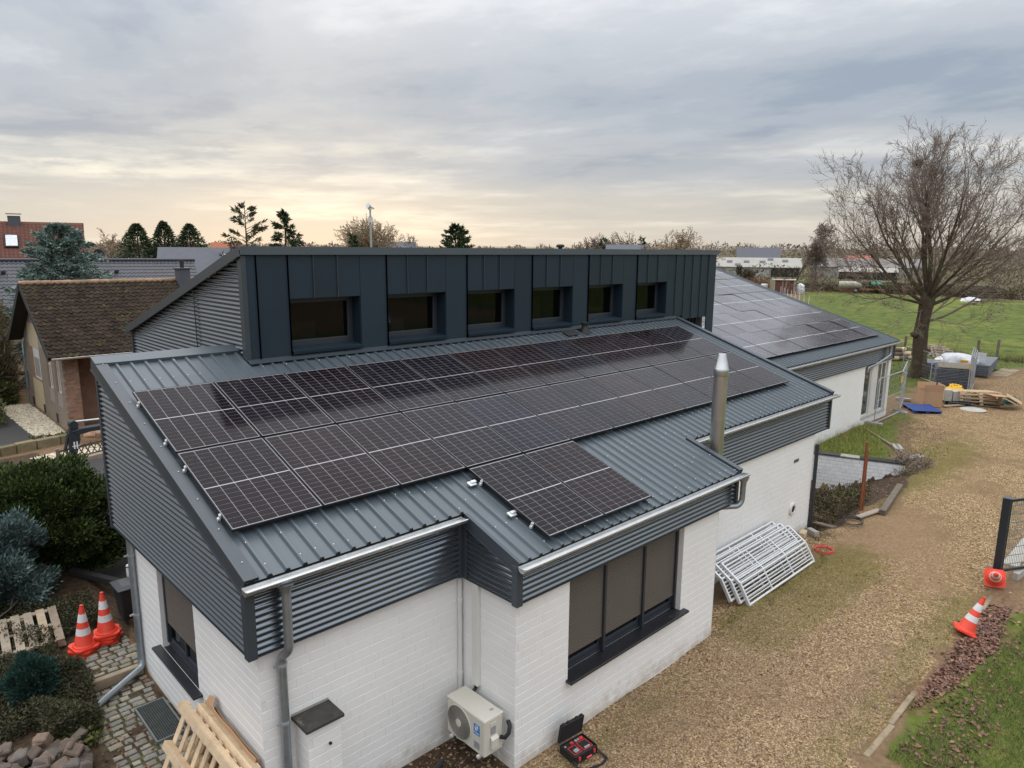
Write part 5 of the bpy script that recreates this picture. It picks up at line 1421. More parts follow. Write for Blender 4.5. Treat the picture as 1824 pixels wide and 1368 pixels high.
# hoses and loose bits by the main wall corner
b = MB()
for k, (r, z) in enumerate(((.20, .02), (.19, .04), (.205, .055))): b.tube([(13.18+.01*k+r*math.cos(a), -4.80+r*math.sin(a), z) for a in [2*math.pi*i/28 for i in range(29)]], .009, 6)
tag(b.build('red_hose', MATS['red_plastic'], smooth=50), 'coiled red hose lying right of the white railings', 'hose')
b = MB()
for k, r in enumerate((.33, .30, .31)): b.tube([(15.45+.05*k+r*math.cos(a), -4.55+.8*r*math.sin(a), .03+.012*k) for a in [2*math.pi*i/28 for i in range(29)]], .009, 6)
tag(b.build('cable_coil', MATS['rubber'], smooth=50), 'black cable coil on the sandy ground below the pit', 'cable')
for i, (x, y, rz, lab) in enumerate(((13.62, -4.10, .2, 'pale yellow brick at the foot of the wall corner'), (13.9, -4.22, 1.1, 'pale mossy brick right of the yellow brick at the wall corner'))):
    o = MB().box(-.15, .15, -.07, .07, 0, .14).build('loose_brick', MATS['house_render' if i == 0 else 'concrete'], bev=.006); o.location = (x, y, .02); o.rotation_euler = (0, 0, rz); tag(o, lab, 'brick')
for i, (p, q, lab) in enumerate((((14.55, -4.0, .1), (14.2, -4.6, .25), 'short plank leaning at the corner drain'), ((15.8, -3.45, -.2), (15.15, -3.95, .05), 'weathered board lying at the edge of the pit'), ((16.7, -4.88, .06), (19.3, -4.48, .10), 'long rotten timber along the edge of the pit'), ((15.9, -4.55, .05), (16.9, -4.75, .05), 'short pale board in front of the pit'))):
    b = MB(); b.beam(p, q, .16, .05 if i != 2 else .14); tag(b.build('timber_board', MATS['wood_old' if i != 3 else 'wood_grey'], bev=.01), lab, 'board')

# ------------------------------------------------------------------ pit wall, rusty poles, blocks
t = thing('retaining_wall', 'stained white brick retaining wall of the sunken pit', 'wall', (21.5, -2.2, -.6))
PB = BRICK.copy(); PB.materials[0] = MATS['pit_wall']
a, c = Vector((20.95, -.80, 0)), Vector((22.02, -3.78, 0)); d = (c-a); Lw = d.length; ang = math.atan2(d.y, d.x)
Mw = Matrix.Translation(a) @ Matrix.Rotation(ang, 4, 'Z')
w = MB().box(0, Lw, .0, .24, -1.5, .03, Mw).build('core', MATS['concrete_pale'], t)
brick_parts([(m, w) for m in lay_bricks((a.x, a.y, -1.4), ang, Lw, 1.43, course=.125, gap=(.006, .008))], t, None, mat='pit_wall', mesh=PB)
x = 0; i = 0
while x < Lw-.1:
    b = MB(); b.box(x+.005, min(x+.6, Lw)-.005, -.05, .28, .03, .065, Mw); b.build('coping_slab', MATS['sill_stone' if i != 2 else 'concrete'], t, bev=.006); x += .6; i += 1
for i, (dx, lab) in enumerate(((0, 'rusty iron pole standing in front of the pit'), (.05, 'thinner rusty rod beside the rusty iron pole at the pit'))):
    b = MB(); b.tube([(16.64+dx, -4.34-dx, -.3), (16.52+dx*2.2, -4.38, 1.95-.25*i)], .035-.012*i, 6); tag(b.build('rusty_pole', MATS['rust']), lab, 'pole')
for x, y, rz, lab in ((23.95, -2.9, .5, 'perforated concrete block lying on the grass, left of two'), (23.05, -3.75, -.3, 'perforated concrete block lying at the edge of the dug soil, right of two')):
    t = thing('concrete_block', lab, 'concrete block', (x, y, .0), rz)
    MB().box(-.35, .35, -.14, .14, 0, .10).build('body', MATS['concrete'], t, bev=.008, local=True)
    b = MB()
    for k in range(4): b.lathe([(.045, 0), (.045, .002)], 10, (-.24+.16*k, 0, .1005))
    b.build('hole', MATS['far_dark'], t, local=True)
b = MB(); b.beam((26.05, -1.0, .03), (22.35, -4.2, .03), .07, .08); tag(b.build('edging_strip', MATS['wood_grey']), 'narrow edging strip running through the grass in front of the wing', 'edging')
xy = in_poly([(22.05, -3.1), (22.9, -3.5), (22.6, -4.4), (21.2, -4.5)], 420)
P = on_ground(xy); P[:, 2] += rng.uniform(0, .4, len(P))*np.exp(-((xy[:, 0]-22.1)**2+(xy[:, 1]+3.8)**2)/.35)
o = sprays('root_tangle', P, unit(len(P)), .35, .03, MATS['twig']); stuff(o); tag(o, 'dark tangle of roots at the end of the retaining wall', 'roots')

# ------------------------------------------------------------------ kerb, gate, right-hand foreground
x = 6.72
ks = thing('kerb', 'low concrete kerb between the gravel drive and the lawn', 'kerb', (10, -8.1, 0))
while x < 14.2:
    b = MB(); b.box(-.49, .49, -.045, .045, -.12, -.004+rnd.uniform(-.016, .018), Matrix.Translation((x+.5, -8.09+rnd.uniform(-.02, .02), 0)) @ Matrix.Rotation(rnd.gauss(0, .02), 4, 'Z')); b.build('kerb_stone', MATS['kerb_earthy'], ks, bev=.012); x += 1.0
gt = thing('swing_gate', 'open dark grey mesh gate with square post at the right edge', 'gate', (14.42, -7.97, 0))
MB().box(14.35, 14.49, -8.04, -7.90, -.1, 1.86).build('post', MATS['gate_paint'], gt, bev=.006)
MB().box(14.34, 14.50, -8.05, -7.89, 1.86, 1.872).build('post_cap', MATS['trim'], gt)
gd = Vector((.885, -.466, 0)).normalized()
p0 = Vector((14.50, -8.02, 0)); p1 = p0+gd*3.2
b = MB()
for z in (.22, 1.80): b.beam(p0+Vector((0, 0, z)), p1+Vector((0, 0, z)), .05, .05)
for q in (p0, p1): b.beam(q+Vector((0, 0, .245)), q+Vector((0, 0, 1.775)), .05, .05, up=gd)
b.build('gate_frame', MATS['gate_paint'], gt)
b = MB(); n = int(3.2/.05)
for i in range(1, n): b.beam(p0+gd*i*.05+Vector((0, 0, .24)), p0+gd*i*.05+Vector((0, 0, 1.78)), .006, .006, up=gd)
for k in range(8): b.beam(p0+Vector((0, 0, .35+k*.19)), p1+Vector((0, 0, .35+k*.19)), .008, .014)
b.build('wire_mesh', MATS['zinc_pipe'], gt)
b = MB(); b.beam((14.72, -8.25, .06), (16.6, -8.45, .06), .12, .22); tag(b.build('concrete_footing', MATS['concrete_pale'], bev=.01), 'pale concrete footing strip under the open gate', 'footing')
b = MB(); b.box(15.5, 19.0, -8.35, -7.85, -.05, .03); tag(b.build('concrete_slab', MATS['concrete_pale'], bev=.01), 'grey concrete slab behind the mesh gate', 'slab')
xy = rng.normal((14.9, -8.75), (.7, .25), (140, 2)); stones_np(xy, rng.uniform(.03, .09, 140), MATS['pebble'], 'gate_rubble', 'loose stones on bare ground below the gate')
# ------------------------------------------------------------------ trees
def seg_mesh(name, segs, m, parent, n=4):
    """segs: (p, q, r0, r1)"""
    A = np.array([s[0] for s in segs]); B = np.array([s[1] for s in segs]); r0 = np.array([s[2] for s in segs]); r1 = np.array([s[3] for s in segs])
    d = B-A; d /= np.linalg.norm(d, axis=1, keepdims=True)+1e-9
    ref = np.where(np.abs(d[:, 2:3]) > .9, np.array([[1., 0, 0]]), np.array([[0, 0, 1.]]))
    u = np.cross(d, ref); u /= np.linalg.norm(u, axis=1, keepdims=True); v = np.cross(d, u)
    V = []
    for P_, r in ((A, r0), (B, r1)):
        for k in range(n):
            t = 2*math.pi*k/n; V.append(P_ + (u*math.cos(t)+v*math.sin(t))*r[:, None])
    V = np.stack(V, 1).reshape(-1, 3); k = np.arange(len(segs))[:, None, None]*2*n
    F = np.array([(i, (i+1) % n, n+(i+1) % n, n+i) for i in range(n)])[None]
    return npmesh(name, V, (k+F).reshape(-1, 4), m, parent, smooth=n > 5)
def grow(r, segs, p, d, L, rad, lev, maxlev, cfg, seg_len):
    n = max(3, int(L/seg_len)); st = L/n; kids = cfg['kids'][lev] if lev < maxlev else 0
    acc = 0.0
    for i in range(n):
        t = i/n
        j = cfg['jit']; d = (d[0]+r.gauss(0, j), d[1]+r.gauss(0, j), d[2]+r.gauss(0, j)+cfg['up'][lev])
        l = math.sqrt(d[0]**2+d[1]**2+d[2]**2); d = (d[0]/l, d[1]/l, d[2]/l)
        q = (p[0]+d[0]*st, p[1]+d[1]*st, p[2]+d[2]*st)
        ra, rb = rad*(1-.8*t), rad*(1-.8*(i+1)/n)
        segs.append((p, q, max(ra, cfg['rmin']), max(rb, cfg['rmin']), lev)); p = q
        if kids and (i+1)/n > cfg['start'][lev]:
            acc += kids/(n*(1-cfg['start'][lev]))
            while acc >= 1:
                acc -= 1
                a = r.uniform(0, 6.283); sp = math.radians(r.uniform(*cfg['ang'][lev]))
                ux, uy, uz = (-d[1], d[0], 0) if abs(d[2]) < .95 else (1, 0, 0)
                ul = math.sqrt(ux*ux+uy*uy+uz*uz); ux, uy, uz = ux/ul, uy/ul, uz/ul
                vx, vy, vz = d[1]*uz-d[2]*uy, d[2]*ux-d[0]*uz, d[0]*uy-d[1]*ux
                c, s = math.cos(a), math.sin(a); k = math.sin(sp)
                nd = (d[0]*math.cos(sp)+(ux*c+vx*s)*k, d[1]*math.cos(sp)+(uy*c+vy*s)*k, d[2]*math.cos(sp)+(uz*c+vz*s)*k)
                grow(r, segs, p, nd, L*r.uniform(*cfg['len'][lev])*(1-.35*t), max(rb*.72, cfg['rmin']), lev+1, maxlev, cfg, seg_len*.75)
def bare_tree(label, x, y, H, rad, seed, kids=(5, 6, 6, 5), ang=((20, 45), (25, 55), (30, 60), (30, 60)), ln=((.6, .8), (.4, .6), (.35, .55), (.35, .5)), up=(.0, .05, .04, .02, .0), rmin=.012, m='twig_far', group=None, start=(.3, .2, .15, .1), trunkH=.4, seg=.8, name='bare_tree', jit=.10, bark='bark', z0=0.0, fork=None):
    r = random.Random(seed); t = thing(name, label, 'tree', (x, y, z0), group=group); segs = []
    cfg = dict(kids=kids, jit=jit, up=up, rmin=rmin, start=start, ang=ang, len=ln); ml = len(kids)
    grow(r, segs, (x, y, z0-.1), (r.gauss(0, .04), r.gauss(0, .04), 1), H*trunkH, rad, 0, ml, cfg, seg)
    mz = max(s[1][2] for s in segs)-z0; k_ = H/mz     # scaled to its full height
    fx = lambda p: (x+(p[0]-x)*k_, y+(p[1]-y)*k_, z0+(p[2]-z0)*k_)
    segs = [(fx(s[0]), fx(s[1]), s[2], s[3], s[4]) for s in segs]
    tr = [s[:4] for s in segs if s[4] < 1]; cr = [s[:4] for s in segs if s[4] >= 1]
    seg_mesh('trunk', tr, MATS[bark], t, 8); seg_mesh('crown', cr, MATS[m], t, 3)
    return t, segs
def conifer(label, x, y, H, R0, n, m, ln, wd, name='conifer', group=None, shape=.75, droop=.25, z0=0.0, layers=0, loose=0.0, cap=99):
    t = thing(name, label, 'tree', (x, y, z0), group=group)
    u = rng.uniform(0, 1, n)**1.35; z = z0+H*(.06+.94*u); a = rng.uniform(0, 6.283, n)
    Rz = R0*(1-u)**shape*(1+.16*np.sin(a*3+x)+.12*np.sin(a*7+z*2.1))
    Rz = np.minimum(Rz, cap*(1+.1*np.sin(a*5+z)))
    if layers: Rz *= .72+.34*np.abs(np.sin(u*layers*math.pi+.8*np.sin(a*2+y)))
    rr = Rz*np.sqrt(rng.uniform(.02, 1.0, n))*(1+loose*rng.normal(size=n))
    P = np.stack([x+rr*np.cos(a), y+rr*np.sin(a), z], 1)
    D = np.stack([np.cos(a), np.sin(a), np.full(n, -droop)+.5*u], 1)+rng.normal(size=(n, 3))*.35
    sprays('crown', P, D, ln*rng.uniform(.6, 1.3, n), wd*rng.uniform(.7, 1.3, n), MATS[m], t)
    b = MB(); b.tube([(x, y, z0-.1), (x, y, z0+H*.97)], [R0*.09, .02], 7); b.build('trunk', MATS['bark'], t)
    return t

def spruce(label, x, y, H, R0, nb, per, m, ln, wd, name='spruce', shape=.7, cap=99, z0=0.0, rise=.0, group=None, fill=.15):
    """conifer built branch by branch: whorled boughs carrying hanging sprays"""
    t = thing(name, label, 'tree', (x, y, z0), group=group)
    u = (np.arange(nb)+rng.uniform(0, 1, nb))/nb; u = u**1.15; a = rng.uniform(0, 6.283, nb)
    L_ = np.minimum(R0*(1-u)**shape, cap)*rng.uniform(.62, 1.12, nb)+.12
    zb = z0+H*(.05+.93*u); tilt = rise+.55*u-.16+rng.normal(size=nb)*.10
    s = rng.uniform(fill, 1, (nb, per))**.8
    ca, sa = np.cos(a)[:, None], np.sin(a)[:, None]; wob = rng.normal(size=(nb, per))*.11*L_[:, None]*(1.1-s)
    r_ = s*L_[:, None]
    P = np.stack([x+r_*ca-wob*sa, y+r_*sa+wob*ca, zb[:, None]+r_*tilt[:, None]-.10*(s**2)*L_[:, None]+rng.normal(size=(nb, per))*.05], -1).reshape(-1, 3)
    D = np.stack([np.broadcast_to(ca, s.shape), np.broadcast_to(sa, s.shape), np.broadcast_to(tilt[:, None]-.15, s.shape)], -1).reshape(-1, 3)+rng.normal(size=(nb*per, 3))*.45
    sprays('crown', P, D, ln*rng.uniform(.6, 1.3, nb*per), wd*rng.uniform(.7, 1.3, nb*per), MATS[m], t)
    seg_mesh('branch', [((x, y, zb[i]), (x+L_[i]*.8*math.cos(a[i]), y+L_[i]*.8*math.sin(a[i]), zb[i]+L_[i]*.8*tilt[i]), .03, .01) for i in range(nb)], MATS['bark'], t, 3)
    b = MB(); b.tube([(x, y, z0-.1), (x, y, z0+H*.98)], [R0*.07, .02], 7); b.build('trunk', MATS['bark'], t)
    return t

# the big bare beech
def big_tree():
    x, y = 40.45, 1.45; r = random.Random(21)
    t = thing('bare_tree', 'large bare spreading tree with a bird nest standing behind the construction fence', 'tree', (x, y, 0)); segs = []
    cfg = dict(kids=(0, 8, 7, 5, 3), jit=.05, up=(.0, .06, .055, .04, .03, .02), rmin=.007, start=(.3, .2, .12, .1, .1), ang=((25, 50), (18, 42), (20, 45), (22, 48), (25, 50)), len=((.6, .8), (.45, .70), (.42, .65), (.42, .62), (.45, .65)))
    # trunk with buttress flare and burls
    tp = [(x+.02, y, -.1), (x, y, .35), (x-.03, y, 1.0), (x-.06, y+.03, 1.9), (x-.02, y+.06, 2.7), (x+.08, y+.02, 3.5), (x+.16, y, 4.3), (x+.18, y, 4.9)]
    b = MB(); b.tube(tp, [.50, .42, .37, .35, .32, .32, .36, .28], 24); b.v = [(px+(px-x)*.22*(math.sin(5*math.atan2(py-y, px-x)+pz*1.1)*.5+.6*math.sin(9*math.atan2(py-y, px-x)-pz*2.3)*math.sin(pz*3.1)), py+(py-y)*.22*(math.sin(5*math.atan2(py-y, px-x)+pz*1.1)*.5+.6*math.sin(9*math.atan2(py-y, px-x)-pz*2.3)*math.sin(pz*3.1)), pz) for px, py, pz in b.v]
    tr = b.build('trunk', MATS['bark'], t, smooth=60)
    b = MB(); b.lathe([(.01, -.2), (.2, -.12), (.24, .02), (.16, .14), (.01, .2)], 9, (x-.30, y+.28, 2.45)); b.lathe([(.01, -.15), (.16, -.08), (.15, .06), (.01, .13)], 9, (x+.3, y-.28, 1.55)); b.build('burl', MATS['bark'], tr, smooth=60)
    right = Vector((.72, -.70, 0)); back = Vector((.70, .72, 0))
    limbs = [(-.95, .1, .50, 9.0, .125, 4.2), (-.72, .3, .85, 9.6, .135, 4.5), (-.50, -.35, 1.15, 9.6, .14, 4.7), (-.22, .25, 1.6, 10.0, .15, 4.9), (.02, -.15, 2.2, 10.0, .17, 4.9), (.18, .3, 1.9, 10.0, .15, 4.8), (.45, -.3, 1.3, 10.2, .15, 4.7), (.75, .25, .95, 10.2, .14, 4.5), (1.0, -.1, .62, 9.8, .13, 4.3), (1.05, .2, .32, 8.0, .12, 4.0), (-1.0, -.3, .22, 7.5, .10, 4.1), (.2, -.95, .8, 7.8, .12, 4.4), (-.3, -.9, .95, 7.6, .12, 4.5), (.1, .95, .9, 8.2, .13, 4.5), (-.5, .85, .7, 7.5, .11, 4.4), (.65, .8, .6, 7.6, .11, 4.3)]
    for a, c, up, L, rad, z in limbs:
        d = (right*a + back*c + Vector((0, 0, up))).normalized()
        grow(r, segs, (x+.1+d.x*.12, y+d.y*.12, z), tuple(d), L*(.72-.15*up/1.5 if up < 1.5 else .58), rad*.85, 1, 5, cfg, .5)
    # low branches
    for a, c, up, L, rad, z in ((.95, -.1, .25, 5.2, .09, 3.1), (.8, .4, .35, 4.4, .07, 3.3), (-.7, -.5, -.1, 3.0, .03, 3.8), (.3, -.8, -.15, 3.0, .03, 3.4)):
        d = (right*a + back*c + Vector((0, 0, up))).normalized()
        grow(r, segs, (x+.05, y, z), tuple(d), L, rad, 2, 5, cfg, .5)
    l1 = [s[:4] for s in segs if s[4] == 1]; l2 = [s[:4] for s in segs if s[4] >= 2]
    seg_mesh('limb', l1, MATS['bark'], t, 7); seg_mesh('crown', l2, MATS['twig'], t, 3)
    # a few leaves that stayed on the low twigs
    low = [s for s in segs if s[4] >= 3 and s[1][2] < 6.2]
    P = np.array([low[r.randrange(len(low))][1] for _ in range(520)]); o = sprays('leaf', P, unit(520), .09, .06, MATS['leaf_brown'], t); stuff(o)
    # nest in a fork near the point where the photograph shows it
    tgt = Vector((39.9, 3.1, 11.4)); best = min((s for s in segs if s[4] <= 2), key=lambda s: (Vector(s[1])-tgt).length); c = np.array(best[1])
    n = 420; d = unit(n); P = c + d*np.array([.24, .24, .15])*rng.uniform(.3, 1, (n, 1)); D = np.cross(d, unit(n))
    tag(sprays('bird_nest', P, D, .28, .022, MATS['nest']), 'dark twig nest in the crown of the large bare tree', 'nest')
big_tree()

conifer('dark cypress, left of the three in a row', 18.1, 61.1, 8.9, 3.5, 15000, 'conifer_dark', .24, .10, group='row of dark cypresses behind the glazed roof', shape=.68)
conifer('dark cypress, middle and most slender of the three in a row', 20.2, 60.4, 9.15, 3.0, 14000, 'conifer_dark', .24, .10, group='row of dark cypresses behind the glazed roof', shape=.68)
conifer('dark cypress, right of the three in a row', 22.3, 59.7, 8.95, 3.5, 15000, 'conifer_dark', .24, .10, group='row of dark cypresses behind the glazed roof', shape=.68)
spruce('broad blue spruce standing before the glazed tile roof', 6.0, 32.4, 8.0, 4.0, 330, 120, 'spruce_blue', .24, .075, shape=.62, cap=2.7)
spruce('loose open larch rising behind the left end of the dormer', 21.0, 44.1, 10.1, 2.7, 85, 46, 'larch', .34, .09, shape=.42, name='larch', rise=.25, fill=.3)
spruce('dark spruce rising behind the dormer right of the loose larch', 24.5, 44.6, 9.9, 3.0, 130, 60, 'conifer_dark', .36, .09, shape=.68)
spruce('bushy green conifer peeking over the middle of the dormer', 41.4, 43.3, 9.15, 3.1, 190, 70, 'conifer_dark', .34, .11, name='conifer', shape=.6, rise=.25)
spruce('small dark conifer in front of the round bare tree', 43.7, 66.0, 8.6, 2.0, 90, 40, 'conifer_dark', .4, .14, name='conifer', shape=.7)
bare_tree('round crowned bare tree behind the siren mast', 55.4, 82.3, 12.0, .3, 5, (10, 9, 8, 5), trunkH=.42, m='twig_pale', rmin=.032, start=(.45, .15, .1, .1), ln=((1.0, 1.25), (.5, .7), (.4, .6), (.4, .5)), ang=((15, 75), (25, 55), (30, 60), (30, 60)))
bare_tree('pale bare tree left of the dark cypresses', 17.6, 71.4, 8.8, .16, 8, (6, 7, 6, 4), trunkH=.5, m='twig_pale', rmin=.022, ln=((.7, .95), (.5, .7), (.4, .6), (.4, .5)))
bare_tree('bare bushy tree overlapping the left dark cypress', 18.8, 66.5, 7.4, .14, 9, (8, 8, 6, 4), trunkH=.35, m='twig_far', rmin=.020, ln=((.9, 1.2), (.5, .7), (.4, .6), (.4, .5)), start=(.1, .1, .1, .1))
bare_tree('bare tree with broad pale crown right of the dormer end', 81.0, 43.6, 10.2, .25, 13, (8, 8, 6, 4), trunkH=.42, m='twig_pale', rmin=.03, ln=((.8, 1.05), (.5, .7), (.4, .6), (.4, .5)), start=(.4, .15, .1, .1), ang=((20, 75), (25, 55), (30, 60), (30, 60)))
bare_tree('tall weeping birch in front of the white barn', 133.4, 51.0, 12.6, .25, 15, (11, 8, 6, 5), trunkH=.8, m='twig', rmin=.035, ln=((.35, .5), (.5, .7), (.45, .6), (.4, .5)), start=(.25, .15, .1, .1), up=(.0, .02, -.05, -.12, -.1))
bare_tree('second birch beside the tall weeping birch', 136.5, 48.6, 9.5, .2, 16, (9, 8, 6, 4), trunkH=.8, m='twig', rmin=.035, ln=((.35, .5), (.5, .7), (.45, .6), (.4, .5)), start=(.25, .15, .1, .1), up=(.0, .02, -.05, -.1, -.1))
bare_tree('low bare fruit tree left of the shed, behind the solar roof', 116.0, 53.0, 4.4, .14, 17, (7, 7, 6, 4), trunkH=.35, m='shrub_brown', rmin=.03, ln=((.8, 1.1), (.5, .7), (.4, .6), (.4, .5)))
bare_tree('bare grey bush at the right end of the dormer', 84.0, 39.6, 5.3, .14, 18, (9, 8, 7, 4), trunkH=.3, m='twig_far', rmin=.022, ln=((1.0, 1.3), (.5, .7), (.4, .6), (.4, .5)), start=(.05, .1, .1, .1))
bare_tree('small bare tree in front of the timber piles', 118.5, 41.5, 4.6, .1, 19, (6, 6, 5), trunkH=.4, m='twig', rmin=.03, ln=((.7, 1.0), (.5, .7), (.4, .6)))
for i, (x, y, H, lab) in enumerate(((118.6, 93.1, 9.6, 'first bare tree from the left in the far group beyond the dormer'), (120.9, 91.0, 10.6, 'tallest bare tree of the far group beyond the dormer'), (125.6, 84.6, 11.0, 'bare tree behind the small far house beyond the dormer'), (92, 56, 8.0, 'thin bare tree between the far group and the broad pale crown'))):
    bare_tree(lab, x, y, H, .22, 30+i, (7, 7, 6), trunkH=.45, m='twig_far', rmin=.05, ln=((.7, 1.0), (.5, .7), (.4, .6)), start=(.3, .15, .1), group='bare trees on the horizon')
conifer('small dark evergreen among the far bare trees', 121.8, 90.0, 9.2, 2.2, 900, 'conifer_dark', .8, .3, shape=.45)
conifer('narrow dark evergreen beside the small far house', 126.6, 83.2, 9.6, 1.2, 600, 'conifer_dark', .8, .3, shape=.7)
bare_tree('small bare tree at the far roofline left of the green conifer', 84.9, 110.4, 10.0, .2, 41, (7, 7, 6), trunkH=.45, m='twig_far', rmin=.05, ln=((.7, 1.0), (.5, .7), (.4, .6)), start=(.3, .15, .1), group='bare trees on the horizon')

# far woods all round the horizon, read as one brown mass
def far_wood():
    n = 60000; az = rng.uniform(R(-32), R(112), n); dist = rng.uniform(330, 900, n)
    k = np.abs(np.sin(az*23+np.sin(az*57)*1.3))*.5+np.abs(np.sin(az*71+1.7*np.sin(az*9)))*.35+.25
    top = (5.0+4.6*k)*np.where(az < R(40), 1.12, .9)
    z = rng.uniform(0, 1, n)**.7*top
    P = np.stack([-2.9+dist*np.cos(az), -10.9+dist*np.sin(az), z], 1); D = unit(n)*.8+np.array([0, 0, .7])
    o = sprays('far_woods', P, D, rng.uniform(.7, 2.2, n), rng.uniform(.3, 1.0, n), MATS['twig_far']); stuff(o); tag(o, 'brown bare woods along the horizon', 'woods')
    n = 16000; az = rng.uniform(R(-32), R(30), n); dist = rng.uniform(150, 330, n); k = np.abs(np.sin(az*31))*.6+.4
    P = np.stack([-2.9+dist*np.cos(az), -10.9+dist*np.sin(az), rng.uniform(0, 1, n)*3.6*k], 1)
    o = sprays('field_hedges', P, unit(n)*.7+np.array([0, 0, .8]), rng.uniform(.4, 1.0, n), rng.uniform(.12, .3, n), MATS['shrub_brown']); stuff(o); tag(o, 'bare brown hedges and scrub beyond the meadow', 'hedge')
far_wood()
def scrub(name, label, poly, n, h, m, ln=.5, wd=.16, cat='hedge'):
    c = in_poly(poly, n); P = np.column_stack([c, rng.uniform(0, 1, n)*h*(.6+.4*np.abs(np.sin(c[:, 0]*.9+c[:, 1]*.7)))+gzs(c[:, 0], c[:, 1])])
    o = sprays(name, P, unit(n)*.7+np.array([0, 0, .6]), ln*rng.uniform(.6, 1.4, n), wd, MATS[m]); stuff(o); return tag(o, label, cat)
scrub('brown_hedge', 'rust brown beech hedge left of the brown shed', [(108, 52), (113, 46.5), (116, 48), (111, 56)], 5000, 2.3, 'hedge_brown', .35, .1)
scrub('bramble_scrub', 'dark brambles along the far edge of the meadow', [(118, 44), (123, 36), (124, 14), (124, -30), (127, -30), (128, 36), (122, 45)], 14000, 1.7, 'shrub_brown', .45, .12)
scrub('evergreen_scrub', 'dark evergreen scrub behind the big tree to the right', [(106, 0), (112, -8), (116, -6), (110, 3)], 8000, 3.6, 'ivy', .45, .15)
scrub('brown_thicket', 'brown thicket left of the brick house', [(-6, 24), (1.2, 24), (1.9, 28.5), (3, 33), (-6, 34)], 14000, 3.0, 'shrub_brown', .5, .06)
scrub('garden_shrubs', 'low yellow green shrubs by the neighbour drive', [(-4, 22.3), (1.5, 22.6), (1.7, 26.5), (-4, 27)], 9000, 1.0, 'shrub_green', .16, .07, 'shrubs')
scrub('tall_thicket', 'brown bare branches at the left edge beside the brick house', [(-5, 27), (1.6, 28), (2.2, 33), (-5, 34)], 9000, 4.6, 'shrub_brown', .9, .035)
scrub('rear_thicket', 'brown thicket behind the left corner of the brick house', [(0.6, 27.7), (2.75, 27.7), (3.4, 36), (0, 36)], 16000, 4.2, 'shrub_brown', .55, .05)
scrub('rear_shrubs', 'green shrubs at the foot of the brick house corner', [(0.9, 26.9), (2.6, 27.3), (2.7, 28.3), (0.8, 28)], 5000, 1.1, 'shrub_green', .16, .07, 'shrubs')
scrub('wall_weeds', 'green weeds on top of the low garden wall', [(1.6, 18.5), (2.9, 18.9), (2.9, 19.4), (1.6, 19)], 500, .25, 'shrub_green', .15, .06, 'weeds')

# ------------------------------------------------------------------ brick house on the left
hs = thing('brick_house', 'neighbouring brick house with mossy brown tiled roof and cream gable panels', 'house', (8, 23.5, -.2))
HX, HY0, HY1, HE = 3.06, 20.0, 27.05, 2.72
RY, RZ, EY, EZ = 23.45, 5.38, 19.42, 2.82
hsl = math.atan2(RZ-EZ, RY-EY)
def hroof(y): return RZ-abs(y-RY)*math.tan(hsl)
b = MB(); b.prism([(HY0, -.5), (HY1, -.5), (HY1, hroof(HY1)-.12), (RY, RZ-.12), (HY0, hroof(HY0)-.12)], lambda a, c, h: (h, a, c), HX, HX+.3); gwall = b.build('wall', MATS['mortar'], hs)
b = MB(); b.box(HX+.3, HX+.52, HY0, HY0+.3, -.5, hroof(HY0)-.1); b.box(HX+.52, 15, HY0+1.2, HY0+1.5, -.5, 3.0); fwall = b.build('wall', MATS['brick_orange'], hs)
b = MB(); b.prism([(HY0+1.5, -.5), (HY1, -.5), (HY1, hroof(HY1)-.12), (RY, RZ-.12), (HY0+1.5, hroof(HY0+1.5)-.12)], lambda a, c, h: (h, a, c), HX+.3, 15); b.build('core', MATS['mortar'], hs)
HB = BRICK.copy(); HB.materials[0] = MATS['house_brick']; HO = BRICK.copy(); HO.materials[0] = MATS['brick_orange']
ops = [(HY1-25.95, HY1-24.0, -9, 9), (HY1-22.75, HY1-22.0, 1.2, 2.6), (HY1-21.35, HY1-20.6, 1.2, 2.6)]
hb = [(m, gwall) for m in lay_bricks((HX, HY1, -.5), R(-90), HY1-HY0, 3.25, ops, course=.077, L=.25)]
hb = [(m @ Matrix.Translation((0, 0, 0)), w) for m, w in hb]
fo = [(m, gwall) for m in lay_bricks((HX, HY0, -.5), 0, .52, 3.2, course=.077, L=.25)]
brick_parts(hb, hs, None, 210, 'house_brick', HB)
brick_parts(fo, hs, None, 90, 'brick_orange', HO)
for z0, z1 in ((-.1, 1.28), (2.62, hroof(25.95)-.15)): MB().box(HX-.012, HX, 24.0, 25.95, z0, z1).build('render_panel', MATS['house_render'], hs)
MB().box(HX-.02, HX, 24.0, 25.95, 1.22, 1.30).build('window_sill', MATS['brick_orange'], hs)
for y0, y1, z0 in ((24.12, 25.3, 1.3), (22.0, 22.4, 1.25), (20.6, 21.0, 1.25)):
    w = MB().box(HX-.005, HX+.06, y0, y1, z0, z0+.07).box(HX-.005, HX+.06, y0, y1, 2.53, 2.6).box(HX-.005, HX+.06, y0, y0+.07, z0+.07, 2.53).box(HX-.005, HX+.06, y1-.07, y1, z0+.07, 2.53).build('window', MATS['pvc_white'], hs)
    MB().box(HX+.01, HX+.02, y0+.07, y1-.07, z0+.07, 2.2).build('pane', MATS['glass_green'], w)
    MB().box(HX-.003, HX+.008, y0+.07, y1-.07, 2.2, 2.53).build('shutter', MATS['pvc_white'], w)
    b = MB(); b.box(HX-.02, HX-.002, y1, y1+.5 if y1 > 23 else y1+.35, z0, 2.6); b.build('window_reveal', MATS['brick_orange'], hs)
for y in (26.4, 24.2, 21.9):
    b = MB(); b.box(HX-.016, HX-.004, y-.2, y+.12, -.12, .25); b.build('cellar_window', MATS['far_dark'], hs)
